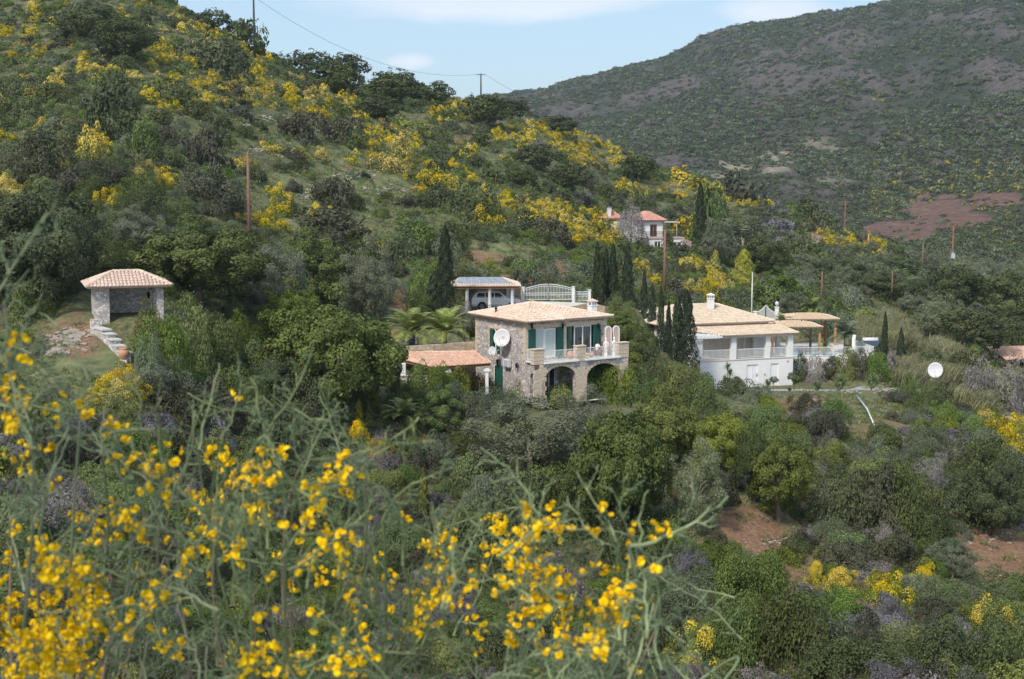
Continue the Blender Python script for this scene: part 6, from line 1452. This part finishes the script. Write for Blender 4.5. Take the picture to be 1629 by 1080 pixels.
# ================================================================== reeds
rng = np.random.default_rng(12)
REED = []
for k in range(4):
    n = 120; a = rng.random(n)*6.28; r = rng.random(n)**.5*.9; lean = rng.normal(size=(n, 2))*.25+np.array([.35, 0]); hgt = rng.uniform(.7, 1.15, n)
    b = np.stack([np.cos(a)*r, np.sin(a)*r, 0*a], 1); t = b+np.concatenate([lean*hgt[:, None], hgt[:, None]], 1); m_ = (b+t)/2+np.array([0,0,.12]); w = rng.uniform(.018, .04, n)[:, None]*np.stack([np.cos(a+1), np.sin(a+1), 0*a], 1)
    V = np.stack([b-w, b+w, m_+w, m_-w, m_-w, m_+w, t+w*.3, t-w*.3], 1).reshape(-1, 3); Fc = np.arange(8*n).reshape(-1, 4)
    c2 = np.repeat(t, 3, 0)-rng.random((3*n, 1))*(np.repeat(t-b, 3, 0))*.6; nr = rng.normal(size=(3*n, 3)); nr /= np.linalg.norm(nr, axis=1)[:, None]; V2, F2 = leaf_quads(c2, nr, np.full(3*n, .22), .16, rng, (.8, 0, .5))
    REED.append(np_mesh('reed', np.r_[V, V2], np.r_[Fc, F2+len(V)], [M['straw'], M['grass']], rng.random(len(Fc)+len(F2)), np.r_[np.zeros(len(Fc)), (rng.random(len(F2)) < .35)].astype(int)))
pts = []
for _ in range(9000):
    u = rng.uniform(1362, 1575); v = rng.uniform(478, 650); e = (u-1370)/200; top = 492+e*112+16*math.sin(u*.07)+rng.normal()*9; bot = 560+e*85+rng.normal()*8
    if not (top < v < bot): continue
    p = hit(u, v+14)
    if p is None or in_field(p.x, p.y, .5): continue
    pts.append(p)
    if len(pts) > 900: break
scatter_stuff('reeds', [p[:] for p in pts], rng.normal(size=len(pts))*.5, [(1.2, 1.2, z) for z in rng.uniform(.9, 2.1, len(pts))], rng.integers(0, 4, len(pts)), REED)
# ================================================================== stones
def rock_mesh(seed):
    bm = bmesh.new(); bmesh.ops.create_icosphere(bm, subdivisions=2, radius=1); r = random.Random(seed); pl = [(Vector((r.gauss(0,1), r.gauss(0,1), r.gauss(0,1))).normalized(), r.uniform(.55, .85)) for _ in range(9)]
    for v in bm.verts:
        for n, k in pl:
            s_ = v.co.dot(n)
            if s_ > k: v.co -= n*(s_-k)
    me = bpy.data.meshes.new('rock'); bm.to_mesh(me); bm.free(); me.materials.append(M['rubble']); return me
ROCK = [rock_mesh(i) for i in range(5)]
def stones(name, blobs, n, s0, s1):
    pts = []
    while len(pts) < n:
        u0, v0, ru, rv = random.choice(blobs); p = hit(random.gauss(u0, ru*.5), random.gauss(v0, rv*.5))
        if p is not None: pts.append(p)
    rg = np.random.default_rng(n); s_ = rg.uniform(s0, s1, n)*np.array([p.y for p in pts])/110
    scatter_stuff(name, [(p.x, p.y, p.z+.02) for p in pts], rg.random(n)*6.28, np.stack([s_*1.3, s_, s_*.6], 1), rg.integers(0, 5, n), ROCK)
stones('hillside_stones', [(440,188,40,4),(395,193,26,4),(265,203,26,5),(200,245,24,5),(415,238,30,4),(470,245,40,5),(500,300,16,5),(470,313,24,9),(620,300,50,5),(560,275,40,6),(520,205,20,5),(1385,622,60,5),(1330,640,40,4),(1440,700,60,8),(110,545,34,8),(1200,300,4,4),(1290,380,20,10),(740,745,26,8),(1240,860,60,10),(1590,850,60,20),(1560,930,50,20),(420,600,30,6),(860,440,40,6)], 900, .06, .19)
stones('rubble_heap', [(1618,662,18,10),(1605,672,16,6)], 260, .15, .34)
stones('rubble_slope', [(100,545,34,9),(80,560,26,7),(120,532,20,8)], 220, .12, .32)
# ------------------------------------------------------------------ plants become things; the smallest of a kind become stuff
KIND = {  # look, noun, category, object name
 'dark': ('dark green rounded shrub', 'shrub', 'evergreen_shrub', 'dark evergreen shrubs on the slopes'),
 'brown': ('low brownish dark shrub', 'shrub', 'low_shrub', 'low brownish shrubs on the slopes'),
 'green': ('fresh green leafy shrub', 'shrub', 'leafy_shrub', 'green leafy shrubs on the slopes'),
 'grey': ('grey green fine-leaved shrub', 'shrub', 'greyish_shrub', 'grey green shrubs on the slopes'),
 'broom': ('yellow flowering broom', 'broom bush', 'broom_bush', 'yellow broom bushes on the slopes'),
 'heather': ('pale purple flowering shrub', 'shrub', 'purple_shrub', 'pale purple shrubs on the slopes'),
 'lime': ('yellow green leafy shrub', 'shrub', 'yellow_green_shrub', 'yellow green shrubs on the slopes'),
 'twiggy': ('bare grey twiggy shrub', 'shrub', 'bare_shrub', 'bare twiggy shrubs on the slopes'),
 'olive': ('grey green olive tree', 'tree', 'olive_tree', 'olive trees among the scrub'),
 'carob': ('full green carob tree', 'tree', 'carob_tree', 'carob trees round the houses')}
TKIND = {'dark': ('dark green evergreen tree', 'tree', 'evergreen_tree', 'dark evergreen trees'),
 'green': ('light green leafy tree', 'tree', 'leafy_tree', 'light green leafy trees'),
 'lime': ('round yellow green tree', 'tree', 'leafy_tree', 'light green leafy trees'), 'olive': KIND['olive'], 'carob': KIND['carob']}
LAND = [('the hilltop power pole at the left', 403, 45), ('the skyline power pole', 765, 150), ('the brown pole on the left hillside', 394, 320), ('the stone pavilion', 197, 470),
 ('the clay urn by the steps', 196, 565), ('the carport', 775, 470), ('the stone villa', 905, 540), ('the white villa', 1190, 580), ('the red-roofed far house', 1045, 365),
 ('the white satellite dish on the right', 1488, 590), ('the leaning white pipe', 1378, 668), ('the red roofed hut', 1612, 572), ('the swimming pool', 1330, 560), ('the palm terrace', 680, 525),
 ('the white flagpole', 1197, 455), ('the top left corner', 0, 0), ('the left edge halfway up', 0, 420), ('the tiled patio roof', 700, 575), ('the rubble heap', 1615, 665),
 ('the bare red earth clearing', 1590, 895), ('the eroded red bank', 1185, 850), ('the stepped stone wall', 165, 530), ('the bottom right corner', 1629, 1080), ('the brown pole behind the villas', 1058, 420),
 ('the cypress row', 980, 440), ('the double white gate', 872, 465), ('the tall power pole on the right', 1517, 390), ('the bottom edge at the middle', 815, 1080), ('the far hill foot', 1240, 340)]
ORD = ['nearest', 'second nearest', 'third nearest', 'fourth nearest', 'fifth nearest', 'sixth nearest', 'seventh nearest', 'eighth nearest', 'ninth nearest', 'tenth nearest', 'eleventh nearest', 'twelfth nearest',
 'thirteenth nearest', 'fourteenth nearest', 'fifteenth nearest', 'sixteenth nearest', 'seventeenth nearest', 'eighteenth nearest', 'nineteenth nearest', 'twentieth nearest']
ORD2 = [o.replace(' nearest', '') for o in ORD]; ORD2[0] = 'the'
def side(du, dv):
    if abs(du) > abs(dv): return 'right of' if du > 0 else 'left of'
    return 'below' if dv > 0 else 'above'
CAP = {'dark': 220, 'brown': 120, 'green': 160, 'grey': 150, 'broom': 260, 'heather': 50, 'lime': 60, 'twiggy': 30}
things = {}; rest = {}
for q in PL:
    u, v = proj(q['p'].x, q['p'].y, q['p'].z+q['h']*.5); q['u'] = u; q['v'] = v; q['px'] = q['r']*F/q['p'].y
    q['key'] = ('T' if q['tree'] else 'S')+q['kind']
    inside = -5 < u < 1634 and -20 < v < 1095
    (things if inside else rest).setdefault(q['key'], []).append(q)
for key in list(things):
    L = sorted(things[key], key=lambda q: (not q['hand'], -q['px'])); cap = CAP.get(key[1:], 90) if key[0] == 'S' else 150
    things[key] = L[:cap]; rest.setdefault(key, []).extend(L[cap:])
names_for = lambda key: (TKIND if key[0] == 'T' else KIND)[key[1:]]
for key, L in things.items():
    look, cat, name, group = names_for(key); byzone = {}
    for q in L:
        lm = min(LAND, key=lambda l: (l[1]-q['u'])**2+(l[2]-q['v'])**2)
        q['lm'] = lm; byzone.setdefault((lm[0], side(q['u']-lm[1], q['v']-lm[2])), []).append(q)
    for (lm, sd_), Q in byzone.items():
        Q.sort(key=lambda q: (q['lm'][1]-q['u'])**2+(q['lm'][2]-q['v'])**2)
        for i, q in enumerate(Q):
            if i < 20: q['label'] = ('%s %s %s' % (look, sd_, lm)) if len(Q) == 1 else '%s, %s %s %s' % (look, ORD[i], sd_, lm)
            else: q['label'] = '%s, %s farthest %s %s' % (look, ORD2[min(len(Q)-1-i, 19)], sd_, lm)
    for i, q in enumerate(L):
        d = q['p'].y; rz = rd.random()*6.28; lod = lod_of(d*(1.6 if q['r'] < .8 else 1)); p = q['p']
        if q['tree']:
            k = q['kind']; k = {'lime': 'green'}.get(k, k)
            root = empty(name, (p.x, p.y, p.z-.05), rz, q['label'], cat, group)
            H = q['h']; cb = q['cb']; ch = H*(1-cb)      # crown height
            if k == 'green' and q['kind'] == 'lime': ms = LIMET[lod][i % 2]
            else: ms = TREE[k, lod][rd.randrange(3)]
            zc = H*cb + ch*.5
            c = link('crown', ms, root); c.location = (0, 0, zc); c.scale = (q['r']*1.1, q['r']*1.1, ch*.64)
            tk = link('trunk', rd.choice(TRUNK if k != 'olive' else TRUNKP), root); tk.scale = (q['r']*.9, q['r']*.9, zc)
        else:
            ms = rd.choice(SHRUB[q['kind'], lod]); o = link(name, ms); o.location = (p.x, p.y, p.z-.1); o.rotation_euler = (0, 0, rz)
            o.scale = (q['r']*rd.uniform(.98, 1.2), q['r']*rd.uniform(.98, 1.2), q['h']*1.45); tag(o, q['label'], cat, group)
for key, L in rest.items():
    if not L: continue
    k = key[1:]; look, cat, name, group = names_for(key)
    for lod in ('mid', 'far'):
        Q = [q for q in L if (q['p'].y > 200) == (lod == 'far')]
        if not Q: continue
        ms = TREE[{'lime': 'green'}.get(k, k), lod] if key[0] == 'T' else SHRUB[k, lod]
        up = .5 if key[0] == 'T' else 0
        scatter_stuff('%s_cover' % name, [(q['p'].x, q['p'].y, q['p'].z-.1+q['h']*up) for q in Q], [rd.random()*6.28 for q in Q],
            [(q['r'], q['r'], q['h']*(.62 if up else 1.35)) for q in Q], [rd.randrange(len(ms)) for q in Q], ms)
# low herbs and grass tufts between the shrubs
def tuft_mesh(seed, mat, n=46, mat2=None):
    rng = np.random.default_rng(seed); t = rng.random(n)*6.28; r = rng.random(n)**.6
    c = np.stack([np.cos(t)*r, np.sin(t)*r, .12+.5*rng.random(n)*(1-.5*r)], 1)
    nr = rng.normal(size=(n, 3)); nr /= np.linalg.norm(nr, axis=1)[:, None]
    V, Fc = leaf_quads(c, nr, .42*rng.uniform(.6, 1.4, n), .32, rng, (0, 0, 1.1))
    mats = [M[mat]] + ([M[mat2]] if mat2 else []); mi = (rng.random(n) < .3).astype(int) if mat2 else None
    return np_mesh('tuft', V, Fc, mats, rng.random(n), mi)
TUFT = [tuft_mesh(i, 'grass') for i in range(3)] + [tuft_mesh(9, 'straw'), tuft_mesh(10, 'green'), tuft_mesh(11, 'grey')]
rng = np.random.default_rng(5); NT = 75000
y = 55*np.exp(rng.random(NT)*math.log(330/55)); x = (rng.random(NT)-.5)*.86*y; z = gzv(x, y)
fi = np.clip(np.interp(x/y, A_, np.arange(NA)).astype(int), 0, NA-1); fj = np.clip(((np.log(y)-L_[0])/(L_[1]-L_[0])).astype(int), 0, NL-1)
gm = grassm[fi, fj]; sm = soil[fi, fj]
ok = ((z+.6)/y > runmax[fi, fj]) & (rng.random(NT) < (.45+.55*gm)*(1-.72*sm)*(.35+.9*fbm(x*.2, y*.2, 3)))
ok &= np.array([not in_field(a, b, .2) for a, b in zip(x, y)])
x, y, z, gm = x[ok], y[ok], z[ok], gm[ok]; n = len(x); print('tufts', n)
s = rng.uniform(.28, .62, n)*(1-.25*gm); s = s*np.clip(y/130, .8, 1.6); pick = np.where(rng.random(n) < .45+.4*gm, rng.integers(0, 3, n), rng.integers(3, 6, n))
scatter_stuff('grass', np.stack([x, y, z-.02], 1), rng.random(n)*6.28, np.stack([s, s, s*rng.uniform(.7, 1.3, n)], 1), pick, TUFT)
# scrub on the far mountain
FAR = [crown_mesh('scrub', m, 700+i, nlobe=7, nleaf=70, leaf=.5, lob=(.3,.5), flat=.75) for i, m in enumerate(('dark','brown','dark','dark','brown','grey'))] + \
      [crown_mesh('scrub', 'green', 720, 'bloom', .6, nlobe=7, nleaf=150, leaf=.3, lob=(.3,.5), flat=.6)]
NM = 120000
y = np.exp(rng.uniform(math.log(440), math.log(1900), NM)); x = rng.uniform(-.05, .42, NM)*y; z = mzv(x, y)
fi = np.clip(np.interp(x/y, MA, np.arange(len(MA))).astype(int), 0, len(MA)-1); fj = np.clip(np.interp(np.log(y), ML, np.arange(len(ML))).astype(int), 0, len(ML)-1)
mr = mred[fi, fj]; mp_ = mpale[fi, fj]; cg = mCR[fi, fj]
dn = fbm(x*.008, y*.008, 4); U, V = proj(x, y, z)
ok = rng.random(NM) < np.clip((dn-.36)*5, .16, 1)*(1-.97*mr)*(1-.6*mp_)*(1-.35*cg)
x, y, z, U, V, dn = (a[ok] for a in (x, y, z, U, V, dn)); n = len(x); print('far scrub', n)
s = rng.uniform(1.2, 3.4, n)*np.clip(y/800, .75, 1.3)
yb = (rng.random(n) < np.clip((1-np.abs((V-300-(1629-U)*.05)/70)), 0, 1)*.3*(U > 1380)+.004)
pick = np.where(yb, 6, rng.integers(0, 6, n))
scatter_stuff('mountain_scrub', np.stack([x, y, z-.3], 1), rng.random(n)*6.28, np.stack([s, s, s*rng.uniform(.7, 1.1, n)], 1), pick, FAR)
# ================================================================== flowering spiny broom in front of the camera
M['spine'] = foliage('grey_green_twigs', (.115,.14,.06), (.28,.32,.17), hue=.03, trans=0)
M['oldtwig'] = foliage('old_brown_twigs', (.10,.065,.045), (.20,.14,.10), hue=.03, trans=0)
M['leaflet'] = foliage('small_broom_leaves', (.05,.085,.035), (.17,.24,.11), hue=.05)
CLUS = [(70,1010,105,105,2.6),(20,560,36,80,.55),(15,650,34,60,.65),(30,740,44,60,.5),(40,880,55,60,.75),(110,930,70,60,.85),(40,500,30,30,.4),(235,737,56,22,.8),(190,690,40,24,.3),(400,742,75,50,.9),(395,785,38,36,.9),(290,800,60,34,.5),
 (200,830,80,40,.4),(95,700,34,34,.35),(110,830,60,40,.4),(545,885,60,44,.8),(600,905,60,50,.65),(460,820,60,40,.55),(520,775,34,34,.6),(590,850,34,44,.5),(700,866,50,20,1.),(690,960,60,34,.6),(650,1010,60,44,.55),(830,850,64,54,1.),
 (862,950,105,60,1.),(900,1010,66,44,.8),(965,960,60,50,.8),(1005,862,64,26,1.),(1010,905,50,34,.6),(765,940,54,44,.85),(785,1030,60,44,.6),(500,960,120,80,.38),(350,900,150,80,.25),(250,1000,110,60,.3),(450,1050,160,40,.45),(390,680,30,50,.25),(240,1050,80,40,.3)]
SIL = [(0,400),(60,520),(150,620),(250,640),(350,620),(430,600),(500,580),(560,720),(640,790),(720,790),(765,760),(820,810),(915,800),(1000,820),(1060,860),(1090,1000),(1100,1080)]
def sil(u): return float(np.interp(u, [a for a, b in SIL], [b for a, b in SIL]))
def fg_bush(u0, u1, base_u, seed, label, tips, ninner):
    rd_ = random.Random(seed); rg = np.random.default_rng(seed)
    bd = 1.75; bp = P(base_u, 1080, bd); bp.z = float(terrain_z(np.array([bp.x]), np.array([bp.y]))[0])
    t = empty('spiny_broom', bp, 0, label, 'broom bush', 'flowering broom bushes close to the camera')
    tw = MB(); old = MB(); nodes = []            # nodes: candidate places for leaves and blossoms
    px = lambda n, d: n*d/F                      # length that shows n photo pixels at distance d
    def rdir(dd):
        s_ = Vector((rd_.gauss(0, 1), rd_.gauss(0, .7), rd_.gauss(0, 1))); return (s_-dd*s_.dot(dd)).normalized()
    def stem(pts, r0, r1, seg, mb): mb.tube([p-bp for p in pts], [r0+(r1-r0)*(i/(len(pts)-1)) for i in range(len(pts))], seg, False)
    def twig(p, d, L, r, lvl):
        n = 3; pts = [p]; dd = d.normalized(); bend = rdir(dd)*.12
        for i in range(n): dd = (dd+bend+Vector((rd_.gauss(0,.06), rd_.gauss(0,.06), rd_.gauss(0,.06)))).normalized(); pts.append(pts[-1]+dd*L/n)
        stem(pts, r, max(r*.35, .0004), 4, tw); k = max(2, int(L/.010))
        for i in range(1, k+1):
            f_ = i/k*n; j_ = min(int(f_), n-1); q = pts[j_].lerp(pts[j_+1], f_-j_); nodes.append((q, dd))
            if lvl == 0 and rd_.random() < .5: twig(q, dd*.7+rdir(dd), rd_.uniform(.008, .02), r*.7, 1)
    def spray(tip, start, r, bare=False):
        n = 9; ax = tip-start; L = ax.length; bow = rdir(ax.normalized())*L*rd_.uniform(-.14, .14)
        pts = [start.lerp(tip, i/n)+bow*math.sin(math.pi*i/n)+Vector((rd_.gauss(0,.0015), rd_.gauss(0,.0015), rd_.gauss(0,.0015))) for i in range(n+1)]
        stem(pts, r, r*.4, 5, tw); m = max(5, int(L/.013))
        for i in range(1, m):
            f_ = i/m*n; j_ = min(int(f_), n-1); q = pts[j_].lerp(pts[j_+1], f_-j_); dd = (pts[j_+1]-pts[j_]).normalized(); nodes.append((q, dd))
            if rd_.random() < (.5 if bare else .72): twig(q, dd*rd_.uniform(.6, 1.1)+rdir(dd), rd_.uniform(.018, .05)*(1.1-.75*i/m), r*.62, 0)
    for tp in tips:
        u, v, d = tp[:3]; r = tp[3]*1.15 if len(tp) > 3 else .0018
        s0 = tp[4] if len(tp) > 4 else (u+rd_.uniform(-70, 90), v+rd_.uniform(110, 190)); st = P(s0[0], s0[1], d+rd_.uniform(-.05, .1)); spray(P(u, v, d), st, r, True)
        hub = P(s0[0]*.55+base_u*.45+rd_.uniform(-60, 60), 1150, d+.35); w = P(s0[0]+rd_.uniform(-90, 90), 980, d+.2); stem([st*(1-s_)**2+w*2*s_*(1-s_)+hub*s_*s_ for s_ in [i/8 for i in range(9)]]+[bp], r*.8, r*1.5, 5, tw)
    for _ in range(ninner):
        u = rd_.uniform(u0, u1); v = sil(u)+10+(1130-sil(u))*rd_.random()**.85; d = rd_.uniform(1.4, 2.2); a = rd_.gauss(0, .75); L = rd_.uniform(80, 190)
        if rd_.random() < .12: a += 1.6
        spray(P(u, v, d), P(u-math.sin(a)*L, v+math.cos(a)*L, d+rd_.uniform(-.1, .1)), rd_.uniform(.0013, .0020))
    for _ in range(max(5, ninner//12)):           # older brown wood inside the bush
        u = rd_.uniform(u0, u1); v = rd_.uniform(sil(u)+120, 1000); d = rd_.uniform(1.8, 2.3); pts = [P(u, v, d)]; q = P(u+rd_.uniform(-160, 160), v+rd_.uniform(100, 240), d); w = P(base_u*.5+u*.5, 1300, d)
        cv = [pts[0]*(1-s_)**2+q*2*s_*(1-s_)+w*s_*s_ for s_ in [i/10 for i in range(11)]]; stem(cv+[bp], .0010, .0036, 6, old)
    tw.build('young_twigs', M['spine'], t); old.build('old_branches', M['oldtwig'], t)
    Q = np.array([q[:] for q, _ in nodes]); U, V_ = proj(Q[:, 0], Q[:, 1], Q[:, 2]); pr_ = np.full(len(Q), .004)*(V_ > 600)
    for (cu, cv, ru, rv, k) in CLUS:
        q = ((U-cu)/ru)**2+((V_-cv)/rv)**2; pr_ = np.maximum(pr_, k*.17*np.clip(1.25-q, 0, 1))
    keep = rg.random(len(Q)) < pr_; B = Q[keep]
    # pea-shaped blossoms: an upright standard, two wings and a keel, in twos and threes
    c = np.repeat(B, 3, 0)+rg.normal(size=(3*len(B), 3))*.007+np.array([0, 0, .004]); n = len(c); FV = []; off = 0; 
    if n > 5200: c = c[rg.choice(n, 5200, False)]; n = 5200
    rows = [(-.55, .12), (-.2, .42), (.15, .52), (.45, .36), (.62, .06)]
    def petal(scale, shift, tilt, cup):
        P_ = []
        for y, w in rows:
            for sx in (-1, 0, 1): x = sx*w; z = cup*(abs(sx)*.30-.12+.25*y*y); P_.append((x, y, z))
        P_ = np.array(P_)*scale; c_, s_ = math.cos(tilt), math.sin(tilt); R_ = np.array([[1,0,0],[0,c_,-s_],[0,s_,c_]]); return P_@R_.T+np.array(shift)
    F_ = np.array([(r*3+k, r*3+k+1, r*3+k+4, r*3+k+3) for r in range(4) for k in range(2)])
    one = np.concatenate([petal(1., (0, .25, .35), 1.1, 1.), petal(.62, (-.28, .1, 0), .5, -1.2), petal(.62, (.28, .1, 0), .5, -1.2), petal(.55, (0, .1, -.18), .25, -1.5)]); of = np.concatenate([F_+15*i for i in range(4)])
    a = rg.normal(size=(n, 3)); a[:, 2] = np.abs(a[:, 2])*.7; a /= np.linalg.norm(a, axis=1)[:, None]; h = rg.normal(size=(n, 3)); e1 = np.cross(a, h); e1 /= np.linalg.norm(e1, axis=1)[:, None]; e2 = np.cross(a, e1)
    M_ = np.stack([e1, a, e2], 1); sz = rg.uniform(.0060, .0092, n)
    Vv = (one[None]@M_)*sz[:, None, None]+c[:, None]-np.array(bp[:]); Fv = (of[None]+np.arange(n)[:, None, None]*len(one)).reshape(-1, 4)
    o = link('blossoms', np_mesh('blossoms', Vv.reshape(-1, 3), Fv, [M['yellow']], np.repeat(.35+.6*rg.random(n), len(of)), smooth=True), t); o['kind'] = 'stuff'
    L_i = rg.random(len(Q)) < .62; C = np.repeat(Q[L_i], 4, 0); n = len(C); C = C+rg.normal(size=(n, 3))*.003; nr = rg.normal(size=(n, 3))+np.array([0,0,.8]); nr /= np.linalg.norm(nr, axis=1)[:, None]
    V2, F2 = leaf_quads(C-np.array(bp[:]), nr, rg.uniform(.004, .0085, n), .42, rg); o = link('leaves', np_mesh('broom_leaves', V2, F2, [M['leaflet']], rg.random(n)), t)
    print('fg', len(nodes), len(Vv), n)
fg_bush(-40, 330, 60, 41, 'flowering spiny broom at the left edge, densest with yellow blossom in the bottom left corner',
  [(96,318,1.25,.0014,(-30,520)),(70,470,1.3,.0012,(-20,600)),(42,430,1.35,.0012,(-30,560)),(150,590,1.6),(60,520,1.5),(185,600,1.7),(255,600,1.75),(20,480,1.45),(120,650,1.5),(310,650,1.7),(5,560,1.4),(215,560,1.8,.0016,(260,760))], 90)
fg_bush(330, 760, 520, 42, 'flowering spiny broom in the middle foreground with long bare grey green twig tips',
  [(505,542,1.7,.0018,(395,720)),(350,575,1.7),(440,590,1.8),(400,600,1.6,.0016,(450,740)),(500,600,1.8),(375,560,1.75,.0013,(350,700)),(720,742,1.6,.0017,(610,830)),(592,765,1.6,.0018,(640,900)),(560,690,1.75),(690,700,1.7,.0012,(560,770)),(470,640,1.9),
   (735,788,1.6,.0012,(700,880)),(690,800,1.6,.0012,(690,880)),(770,795,1.65,.0012,(715,880)),(655,770,1.7,.0013,(600,840)),(540,640,1.75,.0012,(470,780)),(330,620,1.7),(420,660,1.8)], 105)
fg_bush(760, 1075, 800, 43, 'flowering spiny broom right of centre, thick with yellow blossom, one twig reaching right',
  [(1156,792,1.55,.0022,(1000,868)),(765,712,1.6,.0018,(862,835)),(915,748,1.6,.0016,(985,860)),(998,752,1.6,.0014,(1010,860)),(1031,776,1.6,.0014,(1018,870)),(1110,770,1.6,.0010,(1080,835)),(1070,880,1.6,.0013,(1000,930)),(880,760,1.7),(840,770,1.65,.0014,(850,860)),
   (960,800,1.6,.0013,(980,880)),(900,790,1.6,.0012,(960,870)),(800,760,1.7,.0012,(840,850)),(1080,960,1.65),(1000,880,1.6),(850,830,1.6),(930,1000,1.6)], 60)
# ================================================================== air
m = bpy.data.materials.new('haze_air'); m.use_nodes = True; nt = m.node_tree; nt.nodes.clear(); ou = nt.nodes.new('ShaderNodeOutputMaterial'); pv_ = nt.nodes.new('ShaderNodeVolumePrincipled')
pv_.inputs['Color'].default_value = (.72, .86, 1, 1); pv_.inputs['Density'].default_value = .00009; pv_.inputs['Anisotropy'].default_value = .2; nt.links.new(pv_.outputs[0], ou.inputs['Volume'])
mb = MB(); zmin = min(float(ZZ.min()), float(mZ.min()))-1; zmax = float(mZ.max())+25; mb.box(-2600, 2900, -60, 2900, zmin, zmax); o = mb.build('haze', m); tag(o, kind='stuff')
